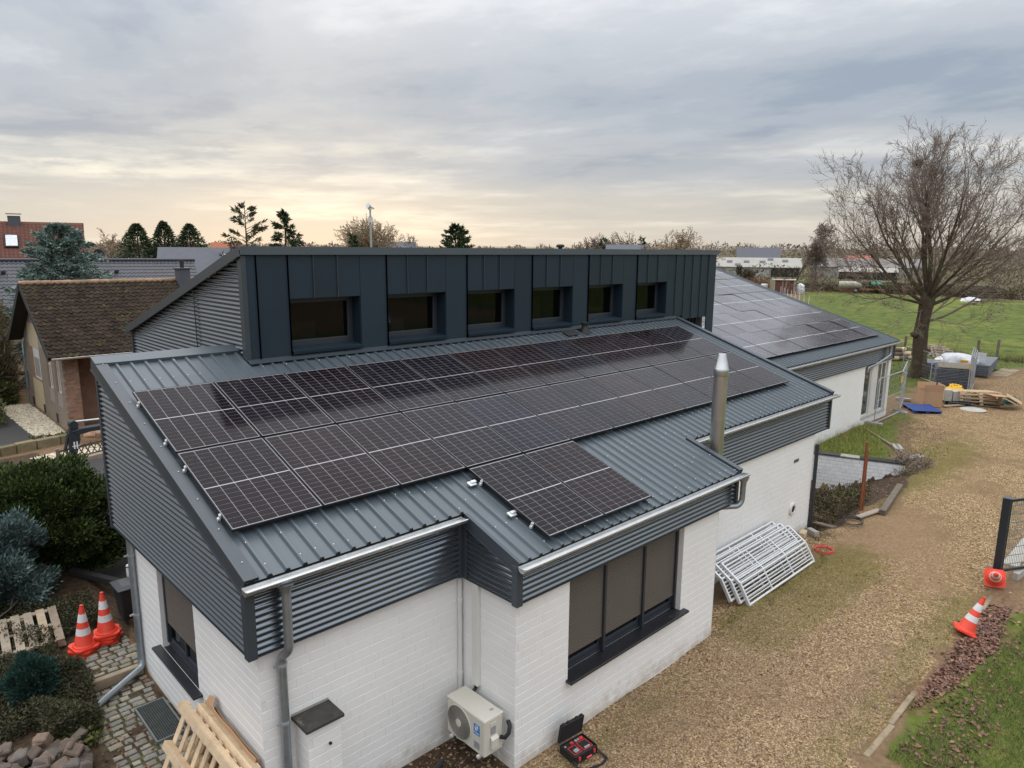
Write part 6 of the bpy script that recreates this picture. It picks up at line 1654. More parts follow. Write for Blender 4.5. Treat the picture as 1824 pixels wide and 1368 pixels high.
# tiles
TWD, TLN = .235, .245; tc_, ts_ = math.cos(hsl), math.sin(hsl)
b = MB(); prof = [(0, .045), (.039, .064), (.078, .045), (.125, .006), (.18, .002), (.235, .042)]
vs = [(x, y, h+(.0 if y else .03)) for y in (0, TLN+.05) for x, h in prof]+[(x, 0, h-.03) for x, h in prof]; n = len(prof)
b.add(vs, [(i, i+1, n+i+1, n+i) for i in range(n-1)]+[(2*n+i, 2*n+i+1, i+1, i) for i in range(n-1)])
TM = b.mesh('roof_tile', MATS['roof_tile'], smooth=50)
rf = MB(); rf.quad((2.55, EY, EZ), (15.5, EY, EZ), (15.5, RY, RZ), (2.55, RY, RZ)); rf.quad((2.55, RY, RZ), (15.5, RY, RZ), (15.5, 27.5, hroof(27.5)), (2.55, 27.5, hroof(27.5)))
rf = rf.build('roof', MATS['roof_tile'], hs)
SH = slopeM(2.55, EY, EZ, hsl); tl = []
rows = int((RY-EY)/tc_/TLN)+1
for rr in range(rows):
    for cc in range(35):
        s = rr*TLN-.06
        tl.append(SH @ Matrix.Translation((cc*TWD+rnd.gauss(0, .004), s, .01+rnd.uniform(0, .008))) @ Matrix.Rotation(rnd.gauss(0, .012), 4, 'X') @ Matrix.Rotation(rnd.gauss(0, .01), 4, 'Z'))
def visible_key(m):    # the lower right part hides behind the dormer
    p = m.translation; return p.x + (p.y-EY)*-.55
tl.sort(key=visible_key)
brick_parts([(m, rf) for m in tl][:300], hs, None, 300, 'roof_tile', TM, 'roof_tile')
b = MB(); v = [tuple(q.co) for q in TM.vertices]; f = [tuple(q.vertices) for q in TM.polygons]
for m in tl[300:]: b.add([m @ Vector(q) for q in v], f)
stuff(b.build('tiled_area', MATS['roof_tile'], hs))
b = MB(); b.tube([(0, 0, 0), (.40, 0, 0)], [.115, .13], 8); RM = b.mesh('ridge_tile', MATS['ridge_tile'], smooth=50)
for i in range(22): inst(RM, 'ridge_tile', rf, Matrix.Translation(Vector((2.52+i*.36, RY, RZ+.01+rnd.uniform(-.008, .008)))-WL[rf.name]))
b = MB(); b.box(2.52, 2.55, 0, (RY-EY)/tc_, -.16, .07, slopeM(0, EY, EZ, hsl)); b.box(2.52, 2.55, -.0, 4.85, -.16, .07, Matrix.Translation((0, RY, RZ)) @ Matrix.Rotation(-hsl, 4, 'X')); b.build('verge_board', MATS['far_dark'], hs)
b = MB(); b.quad((2.55, 27.5, hroof(27.5)-.1), (2.55, RY, RZ-.1), (HX, RY, RZ-.1), (HX, 27.5, hroof(27.5)-.1)); b.quad((2.55, RY, RZ-.1), (2.55, EY, EZ-.1), (HX, EY, EZ-.1), (HX, RY, RZ-.1)); b.build('soffit_infill', MATS['far_dark'], hs)
gutter((2.6, EY-.07, EZ-.01), 15.0, .075, hs)
pipe([(3.03, HY1+.2, 2.6), (2.99, HY1+.05, 2.1), (2.99, HY1+.05, -.3)], .05, parent=hs, mat='zinc_pipe')
b = MB(); b.lathe([(.06, 0), (.11, .0), (.14, .26), (.10, .26)], 14, (5.0, 20.9, 1.22)); tag(b.build('flower_pot', MATS['terracotta'], smooth=40), 'red flower pot in the porch of the brick house', 'flower pot')
b = MB(); b.box(8.55, 9.05, 22.9, 23.4, 5.0, 5.92); b.box(8.5, 9.1, 22.85, 23.45, 5.92, 5.97); ch = b.build('chimney', MATS['slate'], hs); MB().lathe([(.09, 5.97), (.09, 6.3)], 10, (8.8, 23.15, 0)).build('chimney_pot', MATS['far_dark'], ch)

# low wall, fence, boulders, digger arm between the plots
lw = thing('garden_wall', 'low mossy sandstone wall in front of the neighbour drive', 'wall', (1, 18, -.2))
x = -4.0
while x < 2.9:
    L = rnd.uniform(.5, .8); y = 17.55+(x+1)*.27
    b = MB(); b.box(-L/2+.01, L/2-.01, -.14, .14, -.3, .33+rnd.uniform(-.02, .02), Matrix.Translation((x+L/2, y, -.18)) @ Matrix.Rotation(.26, 4, 'Z')); b.build('wall_stone', MATS['wall_sandstone'], lw, bev=.02); x += L*.97
fn = thing('lattice_fence', 'low weathered wooden lattice fence behind the digger arm', 'fence', (3, 15.9, 0))
fa, fb = Vector((1.75, 15.35, -.12)), Vector((5.2, 16.35, -.02)); fd = (fb-fa).normalized(); fl_ = (fb-fa).length
for z in (.06, .42):
    b = MB(); b.beam(fa+Vector((0, 0, z)), fb+Vector((0, 0, z)), .05, .07); b.build('fence_rail', MATS['wood_old'], fn)
k = 0.0
while k < fl_-.25:
    for s in (0, 1):
        p = fa+fd*(k+.25*s)+Vector((.0, -.03+.02*s, .0)); q = fa+fd*(k+.25*(1-s))+Vector((0, -.03+.02*s, .47))
        b = MB(); b.beam(p, q, .035, .018, up=(0, -1, 0)); b.build('lattice_slat', MATS['wood_old'], fn)
    k += .21
for kk in (0, 1.7, 3.4):
    p = fa+fd*kk; b = MB(); b.beam(p-Vector((0, 0, .3)), p+Vector((0, 0, .52)), .09, .09, up=(0, 1, 0)); b.build('fence_post', MATS['wood_old'], fn)
b = MB(); b.beam((1.4, 14.62, .02), (5.0, 15.55, .06), .22, .18); tag(b.build('sleeper', MATS['wood_grey'], bev=.02), 'pale timber sleeper along the dark yard', 'timber')
for i in range(11):
    s = rnd.uniform(.16, .34); o = bpy.data.objects.new('boulder', blk[i % 9].copy()); o.data.materials[0] = MATS['boulder']; link(o); o.location = (3.3+rnd.uniform(0, 1.6), 17.6+rnd.uniform(0, 1.4), .02+s*.3); o.scale = (s*1.5, s*1.2, s); o.rotation_euler = (rnd.uniform(-.4, .4), rnd.uniform(-.4, .4), rnd.uniform(0, 6)); bevel(o, .16, 2); tag(o, 'rounded sandstone boulder in front of the porch', 'boulder', 'boulders in front of the brick house')
dg = thing('digger_arm', 'dark excavator arm reaching out from behind the workshop', 'excavator', (2.4, 15.0, 0))
MB().prism([(2.02, .02), (2.16, -.02), (2.36, .72), (2.32, 1.22), (2.14, 1.30), (2.04, .95)], lambda a, c, h: (a, h, c), 14.90, 15.12).build('stick', MATS['digger_dark'], dg, bev=.02)
MB().prism([(2.12, 1.02), (2.4, 1.08), (6.0, 1.12), (6.0, .86), (2.7, .92), (2.3, .86)], lambda a, c, h: (a, h, c), 14.88, 15.14).build('boom', MATS['digger_dark'], dg, bev=.02)
b = MB(); b.tube([(2.25, 15.0, 1.30), (3.4, 15.0, 1.26)], .028, 8); b.build('ram_rod', MATS['zinc'], dg); b = MB(); b.tube([(3.0, 15.0, 1.27), (5.8, 15.0, 1.2)], .05, 8); b.build('ram_cylinder', MATS['digger_dark'], dg)
b = MB(); b.lathe([(.13, -.13), (.13, .13)], 14, M=Matrix.Translation((2.2, 15.0, 1.22)) @ Matrix.Rotation(R(90), 4, 'X')); b.build('pivot', MATS['digger_dark'], dg)
b = MB(); b.tube([(2.0, 15.0, .1), (1.92, 15.0, .45), (2.05, 15.0, .95)], .05, 6); b.build('bucket_link', MATS['digger_dark'], dg)
b = MB(); b.box(2.14, 2.18, 14.885, 14.893, .42, .66); b.box(2.22, 2.26, 14.885, 14.893, .42, .66); b.box(2.10, 2.30, 14.887, 14.895, .50, .53); b.build('mark', MATS['print_white'], dg)

# ------------------------------------------------------------------ houses behind
gh = thing('glazed_roof_house', 'long low building with dark glazed pantile roof behind the brick house', 'house', (5, 44, 0))
Mg = Matrix.Translation((4.9, 43.5, 5.93)) @ Matrix.Rotation(-.228, 4, 'Z')
sl = R(34); tw, tl2 = .235, .36; nc, nr = 86, 15; x0 = -9.0
pr5 = [(0, .02), (.06, .05), (.12, .03), (.18, .0), (tw, .02)]
vs = []; fs = []
for r_ in range(nr):
    for e in (0, 1):
        s = (r_+e)*tl2; lift = .03 if e else 0.0
        for c_ in range(nc):
            for k, (dx, h) in enumerate(pr5[:4]): vs.append(Mg @ Vector((x0+c_*tw+dx, -s*math.cos(sl), -s*math.sin(sl)+h+lift)))
w = nc*4
for r_ in range(2*nr-1): fs += [(r_*w+i, r_*w+i+1, (r_+1)*w+i+1, (r_+1)*w+i) for i in range(w-1)]
b = MB(); b.add(vs, fs); stuff(b.build('roof_tiles', MATS['tile_glazed'], gh, smooth=50))
b = MB(); b.tube([Mg @ Vector((x0, 0, .06)), Mg @ Vector((x0+nc*tw, 0, .06))], .11, 8); b.build('ridge', MATS['tile_glazed'], gh)
b = MB(); b.prism([(-4.4, -3.05), (4.4, -3.05), (0, -.06)], lambda a, c, h: Mg @ Vector((h, a, c)), x0+.1, x0+nc*tw-.1); b.box(x0+.2, x0+nc*tw-.3, -4.0, 4.0, -6.2, -3.05, Mg); b.build('wall', MATS['house_brick'], gh)
b = MB(); b.quad(Mg @ Vector((x0, 0, .03)), Mg @ Vector((x0+nc*tw, 0, .03)), Mg @ Vector((x0+nc*tw, 4.5, -3.02)), Mg @ Vector((x0, 4.5, -3.02))); b.build('rear_roof', MATS['tile_glazed'], gh)
for px in (6.3, 0.2):
    b = MB(); b.box(px-.12, px+.12, -1.25, -1.0, -.70, -.58, Mg); b.build('roof_vent', MATS['far_dark'], gh)
rh = thing('red_roof_house', 'tall house with red pantile roof and skylight at the left edge', 'house', (6, 62, 0))
Mr = Matrix.Translation((14.0, 61.9, 8.85)) @ Matrix.Rotation(-.19, 4, 'Z')
sl = R(47); vs = []; fs = []; nc, nr = 78, 15; tw = .29; tl2 = .34
for r_ in range(nr):
    for e in (0, 1):
        s = (r_+e)*tl2; lift = .04 if e else 0
        for c_ in range(nc):
            for dx, h in ((0, .02), (.08, .055), (.16, .02), (.22, 0)): vs.append(Mr @ Vector((-nc*tw+c_*tw+dx+.045*s*0, -s*math.cos(sl), -s*math.sin(sl)+h+lift)))
w = nc*4
for r_ in range(2*nr-1): fs += [(r_*w+i, r_*w+i+1, (r_+1)*w+i+1, (r_+1)*w+i) for i in range(w-1)]
b = MB(); b.add(vs, fs); stuff(b.build('roof_tiles', MATS['tile_red'], rh, smooth=50))
b = MB(); b.prism([(-3.45, -3.72), (3.45, -3.72), (0, -.05)], lambda a, c, h: Mr @ Vector((h, a, c)), -nc*tw+.1, -.15); b.box(-nc*tw+.2, -.3, -3.2, 3.2, -9, -3.72, Mr); b.build('wall', MATS['house_brick'], rh)
b = MB(); b.quad(*[Mr @ Vector(q) for q in ((-nc*tw, 0, .03), (0, 0, .03), (0, 3.5, -3.7), (-nc*tw, 3.5, -3.7))]); b.build('rear_roof', MATS['tile_red'], rh)
Mk = Mr @ Matrix.Translation((-5.35, -2.3*math.cos(sl), -2.3*math.sin(sl))) @ Matrix.Rotation(sl, 4, 'X')
sk = MB().box(-.5, .5, -.7, .7, .05, .2, Mk).build('skylight', MATS['far_dark'], rh); MB().box(-.40, .40, -.6, .6, .201, .21, Mk).build('pane', MATS['film_white'], sk)
b = MB(); b.box(-5.5, -4.6, -.4, .4, -.5, .5, Mr); ck = b.build('chimney', MATS['slate'], rh); MB().box(-5.6, -4.5, -.5, .5, .64, .70, Mr).build('chimney_cap', MATS['concrete'], ck)
b = MB(); Md = Matrix.Translation((14.75, 61.0, 6.1)) @ Matrix.Rotation(R(75), 4, 'X') @ Matrix.Rotation(.3, 4, 'Y'); b.lathe([(.02, -.1), (.3, -.05), (.52, .08)], 18, M=Md, cap=False); b.build('satellite_dish', MATS['digger_dark'], rh, smooth=40)
b = MB(); b.tube([Mr @ Vector((-3.5, -3.4, -3.55)), Mr @ Vector((.2, -3.4, -3.55))], .09, 8); b.build('gutter', MATS['zinc'], rh)
fw = thing('flat_white_building', 'low white flat roofed building behind the glazed roof', 'building', (20, 76, 0))
Mq = Matrix.Translation((16.6, 77.0, 0)) @ Matrix.Rotation(-.26, 4, 'Z'); MB().box(0, 6.6, 0, 6, 0, 5.35, Mq).build('wall', MATS['far_white'], fw); b = MB(); b.add([Mq @ Vector(q) for q in ((-.1, -.1, 5.85), (6.7, -.1, 5.45), (6.7, 6, 5.45), (-.1, 6, 5.85), (-.1, -.1, 5.35), (6.7, -.1, 5.3), (6.7, 6, 5.3), (-.1, 6, 5.35))], [(0, 1, 2, 3), (4, 5, 1, 0), (5, 6, 2, 1), (6, 7, 3, 2), (7, 4, 0, 3)]); b.build('roof', MATS['far_white'], fw)

def gable_house(name, label, cx, cy, L, W, eave, ridge, rz, mroof, mwall, cat='house', over=.3, group=None, gable=None):
    t = thing(name, label, cat, (cx, cy, 0), group=group); Mh = Matrix.Translation((cx, cy, 0)) @ Matrix.Rotation(rz, 4, 'Z')
    b = MB(); b.box(-L/2, L/2, -W/2, W/2, 0, eave, Mh); b.build('wall', MATS[mwall], t)
    b = MB(); b.prism([(-W/2, eave), (W/2, eave), (0, ridge-.12)], lambda a, c, h: Mh @ Vector((h, a, c)), -L/2+.02, L/2-.02); b.build('gable', MATS[gable or mwall], t)
    b = MB(); sl_ = (ridge-eave)/(W/2); e = W/2+over
    for s in (-1, 1): b.add([Mh @ Vector(q) for q in ((-L/2-over, s*e, ridge-e*sl_), (L/2+over, s*e, ridge-e*sl_), (L/2+over, 0, ridge), (-L/2-over, 0, ridge), (-L/2-over, s*e, ridge-e*sl_-.12), (L/2+over, s*e, ridge-e*sl_-.12), (L/2+over, 0, ridge-.12), (-L/2-over, 0, ridge-.12))], [(0, 1, 2, 3), (4, 5, 6, 7), (0, 1, 5, 4), (1, 2, 6, 5), (3, 0, 4, 7)])
    rf_ = b.build('roof', MATS[mroof], t); return t, Mh, rf_
t, Mh, rf_ = gable_house('grey_roof_house', 'house with plain dark grey roof and small skylight left of the dormer', 19.9, 47.2, 8.0, 6.4, 4.9, 6.85, -.40, 'slate', 'wood_old')
Mk = Mh @ Matrix.Translation((.6, -1.3, 6.12)) @ Matrix.Rotation(math.atan2(1.95, 3.2), 4, 'X'); sk = MB().box(-.28, .28, -.4, .4, 0, .07, Mk).build('skylight', MATS['far_dark'], rf_); MB().box(-.22, .22, -.33, .33, .071, .08, Mk).build('pane', MATS['film_white'], rf_)
gable_house('orange_roof_house', 'small house with bright orange tiled roof behind the grey roof', 38.7, 91.5, 3.6, 4.4, 5.9, 7.5, -.35, 'tile_orange', 'far_white')
gable_house('distant_house', 'far house with dark roof peeking over the dormer left of the green conifer', 82.9, 112.3, 6.2, 5, 7.0, 8.15, -.6, 'slate', 'far_white')
gable_house('distant_cottage', 'small pale far house with dark roof beyond the dormer', 116.6, 80.2, 7.2, 6.0, 6.4, 7.95, -.95, 'slate', 'far_white')
t, Mh, rf_ = gable_house('red_gable_house', 'far house with dark roof and red brick gable left of the birches', 212.0, 100.0, 12.5, 9.5, 4.6, 7.9, -1.10, 'slate', 'far_red')
t, Mh, rf_ = gable_house('white_barn', 'long white barn with pale roof and rooflights beyond the meadow', 184.5, 88.0, 26.0, 12, 2.65, 5.0, -1.10, 'far_roof', 'far_white', 'barn')
for i, (a, s) in enumerate(((-5.5, 2.9), (-1.0, 2.9), (3.2, 2.9), (-3.2, 4.9), (5.2, 1.2), (9.0, 2.2))):
    b = MB(); Mk = Mh @ Matrix.Translation((a, -s, 5.0-s*2.35/6+.04)) @ Matrix.Rotation(math.atan2(2.35, 6), 4, 'X'); b.box(-.75, .75, -.8, .8, 0, .03, Mk); b.build('rooflight', MATS['slate'], rf_)
b = MB(); b.box(5.5, 12.6, -6.25, -6.05, 0.0, 2.3, Mh); b.build('open_front', MATS['far_dark'], t)
gable_house('grey_barn', 'long barn with weathered grey roof right of the white barn', 202.5, 63.5, 27, 11, 2.9, 5.05, -1.17, 'far_roof_grey', 'far_roof', 'barn')
gable_house('lean_to_barn', 'low pale roofed shed in front of the grey barn', 187.5, 57.6, 13, 6, 2.0, 2.9, -1.17, 'far_roof', 'far_dark', 'barn')
gable_house('red_roof_barn', 'far red roofed barn behind the grey barn', 222, 73, 8, 6, 4.2, 5.7, -1.2, 'far_red', 'far_white', 'barn')

# siren mast
sm = thing('siren_mast', 'tall slim mast with horn siren above the dormer', 'mast', (51.0, 73.2, 0))
b = MB(); b.tube([(51.0, 73.2, 0), (51.0, 73.2, 12.0)], [.16, .12], 8); b.build('pole', MATS['galv'], sm)
b = MB(); b.box(50.75, 51.25, 72.95, 73.45, 10.3, 10.9); b.build('cabinet', MATS['alu'], sm)
b = MB(); Mn = Matrix.Translation((51.1, 73.1, 12.3)) @ Matrix.Rotation(R(-72), 4, 'Y'); b.lathe([(.10, -.5), (.14, .0), (.42, .55)], 14, M=Mn); b.box(50.8, 51.2, 73.0, 73.4, 11.95, 12.25); b.build('horn', MATS['alu'], sm, smooth=40)

# ------------------------------------------------------------------ building site beyond the wing
def site_fence(a, c, h, label, foot=True, tagm=None):
    a, c = Vector((*a, .08)), Vector((*c, .08)); d = (c-a); L = d.length; d.normalize(); up = Vector((0, 0, 1))
    t = thing('site_fence', label, 'fence', ((a+c)/2)[:2]+(0,), group='galvanised construction fence panels')
    b = MB(); q = .18; b.tube([a, a+up*(h-q), a+up*(h-.05)+d*.06, a+up*h+d*q, c+up*h-d*q, c+up*(h-.05)-d*.06, c+up*(h-q), c, a], .022, 6); b.tube([a+up*h*.5, c+up*h*.5], .008, 4); b.build('fence_frame', MATS['galv'], t)
    b = MB(); n = int(L/.14)
    for i in range(1, n): b.beam(a+d*(L*i/n), a+d*(L*i/n)+up*h, .0035, .0035, up=d)
    for k in range(1, 8): b.beam(a+up*(h*k/8), c+up*(h*k/8), .0035, .0035)
    b.build('wire_mesh', MATS['galv'], t)
    if foot:
        for q in (a, c):
            b = MB(); b.box(-.32, .32, -.11, .11, 0, .12, Matrix.Translation((q.x, q.y, .0)) @ Matrix.Rotation(math.atan2(d.y, d.x)+1.57, 4, 'Z')); b.build('fence_foot', MATS['concrete'], t, bev=.01)
    if tagm:
        b = MB(); p = a+d*L*tagm+up*h*.8; b.beam(p-up*.14, p+up*.14, .2, .012, up=d.cross(up)); b.build('yellow_tag', MATS['yellow_plastic'], t)
    return t
site_fence((27.05, -1.0), (30.05, -.98), 1.82, 'construction fence panel right in front of the white framed windows', tagm=.97)
site_fence((30.1, -.95), (33.2, -.15), 1.82, 'construction fence panel between the windows and the cardboard box')
site_fence((41.6, 2.6), (38.6, -.25), 1.5, 'construction fence panel running past the big tree trunk', foot=False)
site_fence((38.1, .15), (38.75, -1.55), 1.25, 'short construction fence panel leaning before the stack of grey mesh mats', foot=False, tagm=.95)
for i in range(3): site_fence((37.8+.05*i, -1.66-.07*i), (40.1+.05*i, -1.20-.07*i), 1.95-.06*i, ['nearest', 'middle', 'farthest'][i]+' of three fence panels stood together edge on', foot=False)

def stack(name, label, cx, cy, L, W, H, layers, rz, m, cat, gap=.25, base=.12, under='wood_grey'):
    t = thing(name, label, cat, (cx, cy, 0), rz)
    for x in (-L*.42, 0, L*.42): MB().box(x-.06, x+.06, -W/2, W/2, 0, base).build('bearer', MATS[under], t, local=True)
    h = (H-base)/layers
    me = MB().box(-L/2, L/2, -W/2, W/2, 0, h*(1-gap)).mesh('layer', MATS[m])
    for k in range(layers): inst(me, 'layer', t, Matrix.Translation((rnd.uniform(-.03, .03), rnd.uniform(-.03, .03), base+k*h)) @ Matrix.Rotation(rnd.gauss(0, .008), 4, 'Z'))
    return t
stack('mesh_mat_stack', 'tall stack of grey wire mesh mats on bearers beside the big tree', 39.2, -.55, 2.2, 1.55, 1.05, 12, .30, 'mesh_grey', 'stack', .35)
b = MB(); b.box(-1.0, 1.0, -.7, .7, 1.06, 1.10, Matrix.Translation((39.2, -.55, 0)) @ Matrix.Rotation(.3, 4, 'Z')); tag(b.build('wooden_board', MATS['wood_grey']), 'weathered board lying on the tall grey mesh stack', 'board')
stack('panel_stack', 'long low stack of dark grey panels on pallets at the grass edge', 45.3, -.25, 4.3, 1.6, .72, 5, .12, 'mesh_grey', 'stack', .12)
stack('slab_stack', 'low stack of grey sheets on a pallet right of the big tree trunk', 42.4, 1.35, 1.7, 1.3, .78, 4, .3, 'mesh_grey', 'stack', .1, .16)
t = thing('film_bundle', 'crumpled white plastic film bundle with yellow label on the stack behind the fence', 'plastic film', (43.6, .35, 0))
V = []; nu, nv = 26, 10
for j in range(nv+1):
    for i in range(nu):
        a = 6.283*i/nu; e = j/nv; rr = (1-e**2.2)**.5; wv = 1+.12*math.sin(5*a+3*e)+.08*math.sin(11*a-7*e)
        V.append((43.6+1.0*rr*wv*math.cos(a)*.85, .35+1.05*rr*wv*math.sin(a), .62+.62*e+.05*math.sin(7*a)*(1-e)))
b = MB(); b.add(V, [(j*nu+i, j*nu+(i+1) % nu, (j+1)*nu+(i+1) % nu, (j+1)*nu+i) for j in range(nv) for i in range(nu)]); b.build('film', MATS['film_white'], t, smooth=70)
MB().box(42.9, 44.3, -.4, 1.1, .0, .62).build('wrapped_load', MATS['mesh_grey'], t)
b = MB(); b.box(42.78, 42.86, -.35, .0, .80, .95); b.build('yellow_label', MATS['yellow_plastic'], t)
b = MB(); b.box(43.9, 43.96, -.95, -.45, .1, 1.32); tag(b.build('white_board', MATS['film_white']), 'upright white board right of the film bundle', 'board')
for i in range(3): pallet('wooden_pallet', ['lowest', 'middle', 'topmost'][i]+' of three grey pallets tipped on edge behind the big tree trunk', Matrix.Translation((47.6+.1*i, 1.4+.25*i, .05+.1*i)) @ Matrix.Rotation(.6, 4, 'Z') @ Matrix.Rotation(R(-38), 4, 'Y') @ Matrix.Rotation(R(10), 4, 'X'), 5, 1.2, 1.0)
for i in range(10):
    o = MB().lathe([(.15, -.5), (.15, .5)], 10).build('log', MATS['wood_new' if i % 3 == 0 else 'wood_old']); o.location = (46.0+.36*(i % 4)+.15*(i//4), 4.7-.2*(i % 4), .17+.26*(i//4)); o.rotation_euler = (R(90), 0, .9+rnd.gauss(0, .15)); tag(o, 'cut log in the wood pile behind the wing corner', 'log', 'logs in the wood pile')

# pallets, box and sheets on the gravel
def plastic_pallet(label, x, y, rz, L=1.2, W=1.0, m='blue_plastic'):
    t = thing('plastic_pallet', label, 'pallet', (x, y, 0), rz)
    b = MB(); b.box(-L/2, L/2, -W/2, W/2, .12, .15); b.box(-L/2, L/2, -W/2, -W/2+.03, .15, .165); b.box(-L/2, L/2, W/2-.03, W/2, .15, .165); b.build('deck', MATS[m], t, bev=.01, local=True)
    b = MB()
    for sx in (-.42, 0, .42):
        for sy in (-.42, 0, .42): b.box(sx*L-.07, sx*L+.07, sy*W-.07, sy*W+.07, 0, .12)
    b.build('foot', MATS[m], t, local=True); return t
plastic_pallet('blue plastic pallet in front of the cardboard box', 31.45, -1.45, .62, 1.5, 1.15)
t = thing('cardboard_box', 'large open cardboard box on the gravel behind the blue pallet', 'cardboard box', (32.95, -1.30, .0), .62)
b = MB(); b.box(-.42, .42, -.40, -.39, .0, .72); b.box(-.42, .42, .39, .40, .0, .72); b.box(-.42, -.41, -.39, .39, 0, .72); b.box(.41, .42, -.39, .39, 0, .72); b.box(-.41, .41, -.39, .39, 0, .02); b.build('body', MATS['carton'], t, local=True)
b = MB()
for Mx_, w in ((Matrix.Translation((0, -.40, .72)) @ Matrix.Rotation(R(12), 4, 'X'), .42), (Matrix.Translation((-.42, 0, .72)) @ Matrix.Rotation(R(90), 4, 'Z') @ Matrix.Rotation(R(-6), 4, 'X'), .40), (Matrix.Translation((.42, 0, .72)) @ Matrix.Rotation(R(90), 4, 'Z') @ Matrix.Rotation(R(14), 4, 'X'), .40)): b.box(-w, w, -.004, .004, 0, .30, Mx_)
b.build('flap', MATS['carton'], t, local=True)
plastic_pallet('dark plastic pallet carrying grey concrete blocks', 34.3, -2.05, .55, 1.2, .9, 'digger_dark')
for i, (x, y, z, hx, hz, lab) in enumerate(((33.95, -1.75, .16, .2, .52, 'grey hollow block standing upright, left of the three on the dark pallet'), (34.25, -2.0, .16, .22, .45, 'grey hollow block in the middle of the three on the dark pallet'), (34.6, -2.3, .16, .3, .30, 'grey hollow block lying flat, right of the three on the dark pallet'))):
    o = MB().box(-hx, hx, -.16, .16, 0, hz).build('grey_block', MATS['concrete_pale'], bev=.012); o.location = (x, y, z); o.rotation_euler = (0, 0, .5+.1*i); tag(o, lab, 'concrete block')
for i, lab in enumerate(('bottom', 'second', 'third', 'top')):
    pallet('wooden_pallet', f'{lab} pallet of the pale wooden pallet pile with cardboard on the gravel', Matrix.Translation((34.75+.05*i, -3.85+.06*i, .03+.17*i)) @ Matrix.Rotation(.35+.1*i, 4, 'Z') @ Matrix.Rotation(R(2*i), 4, 'Y'), 6, 1.7, 1.25, 'wood_new' if i else 'wood_grey')
b = MB()
for k, (x, y, z, a, tz) in enumerate(((34.75, -3.95, .42, .4, .45), (35.3, -4.1, .40, .2, .5), (34.6, -3.5, .60, .9, .05))):
    Mx_ = Matrix.Translation((x, y, z)) @ Matrix.Rotation(a, 4, 'Z') @ Matrix.Rotation(tz, 4, 'X'); b.box(-.42, .42, -.34, .34, -.006, .006, Mx_)
tag(b.build('cardboard_scraps', MATS['carton']), 'flattened cardboard scraps on the pale pallet pile', 'cardboard')
b = MB(); n = 14; vs = [(35.2+1.7*i/n*.9, -.1-1.0*j/5-.4*i/n, .16+.03*math.sin(i*1.3+j)) for j in range(6) for i in range(n+1)]; b.add(vs, [(j*(n+1)+i, j*(n+1)+i+1, (j+1)*(n+1)+i+1, (j+1)*(n+1)+i) for j in range(5) for i in range(n)]); b.box(35.3, 36.6, -1.2, -.2, 0, .12)
tag(b.build('blue_tarp', MATS['blue_plastic'], smooth=60), 'flat blue tarpaulin spread behind the cardboard box', 'tarpaulin')
b = MB()
for k in range(16):
    a = k*2.4; b.tube([(36.45+.45*math.cos(a), -1.45+.40*math.sin(a), .2+.14*rnd.random()), (36.45+.2*math.cos(a+1.4), -1.45+.22*math.sin(a+1.4), .42+.1*rnd.random()), (36.45+.5*math.cos(a+2.6), -1.45+.42*math.sin(a+2.6), .2)], .055, 6)
tag(b.build('yellow_hose', MATS['yellow_plastic'], smooth=60), 'tangled yellow hose in front of the grey mesh stack', 'hose')
o = sprays('green_net', np.column_stack([rng.normal((36.2, -3.75), (.22, .16), (700, 2)), rng.uniform(0, .28, 700)]), unit(700), .14, .03, M('net_green', (.01, .16, .11), .6, island=.4)); tag(o, 'crumpled green net right of the pale pallet pile', 'net')
b = MB(); b.lathe([(.5, 0), (.52, .02), (.46, .05), (.1, .06)], 24, (33.35, -2.98, 0)); tag(b.build('pale_disc', MATS['concrete_pale'], smooth=40), 'round pale lid lying on the gravel in front of the pallets', 'lid')
b = MB(); b.beam((33.0, -1.9, .05), (34.6, -2.75, .05), .14, .05); tag(b.build('pale_plank', MATS['wood_grey']), 'pale plank lying in front of the dark pallet', 'plank')
b = MB(); b.box(44.6, 48.0, -1.9, -1.0, -.05, .02); tag(b.build('ground_slab', MATS['kerb_earthy'], bev=.01), 'pale concrete slab in the grass at the right edge', 'slab')

# ------------------------------------------------------------------ meadow edge
for i, (x, y, h) in enumerate(((52.1, .2, 1.35), (52.3, 1.35, 1.2), (52.6, 5.95, 1.0), (52.5, -5.0, 1.3), (52.4, 9.5, 1.1))):
    o = MB().lathe([(.09, -.1), (.085, h-.05), (.05, h)], 8).build('fence_post', MATS['wood_old']); o.location = (x, y, 0); o.rotation_euler = (rnd.gauss(0, .03), rnd.gauss(0, .03), 0)
    tag(o, ['thick weathered wooden post at the meadow edge, nearest the right frame edge', 'thinner wooden post left of the thick post at the meadow edge', 'leaning wooden post behind the wing roof corner', 'wooden meadow post farthest right', 'wooden meadow post farthest left'][i], 'post', 'old wooden posts along the meadow')
for z in (.5, .95):
    b = MB(); b.tube([(52.4, 9.5, z), (52.6, 5.95, z), (52.3, 1.35, z), (52.1, .2, z), (52.5, -5, z)], .008, 4); tag(b.build('fence_wire', MATS['rust']), ('lower' if z < .7 else 'upper')+' wire strung between the old wooden posts', 'wire')
for i in range(9):
    f = i/8; x, y = 88+23*f, 28.6+15.4*f; b = MB(); b.tube([(x, y, 0), (x, y, 1.25)], .03, 5); tag(b.build('electric_fence_post', MATS['print_white']), 'thin white electric fence post beside the solar roof edge', 'post', 'white electric fence posts')
sh = thing('garden_shed', 'small brown shed with white roof edge at the far end of the meadow', 'shed', (112, 43.2, 0))
Ms = Matrix.Translation((111.9, 43.3, 0)) @ Matrix.Rotation(R(-66), 4, 'Z')
MB().box(-1.55, 1.55, -1.2, 1.2, 0, 2.15, Ms).build('wall', MATS['shed_brown'], sh)
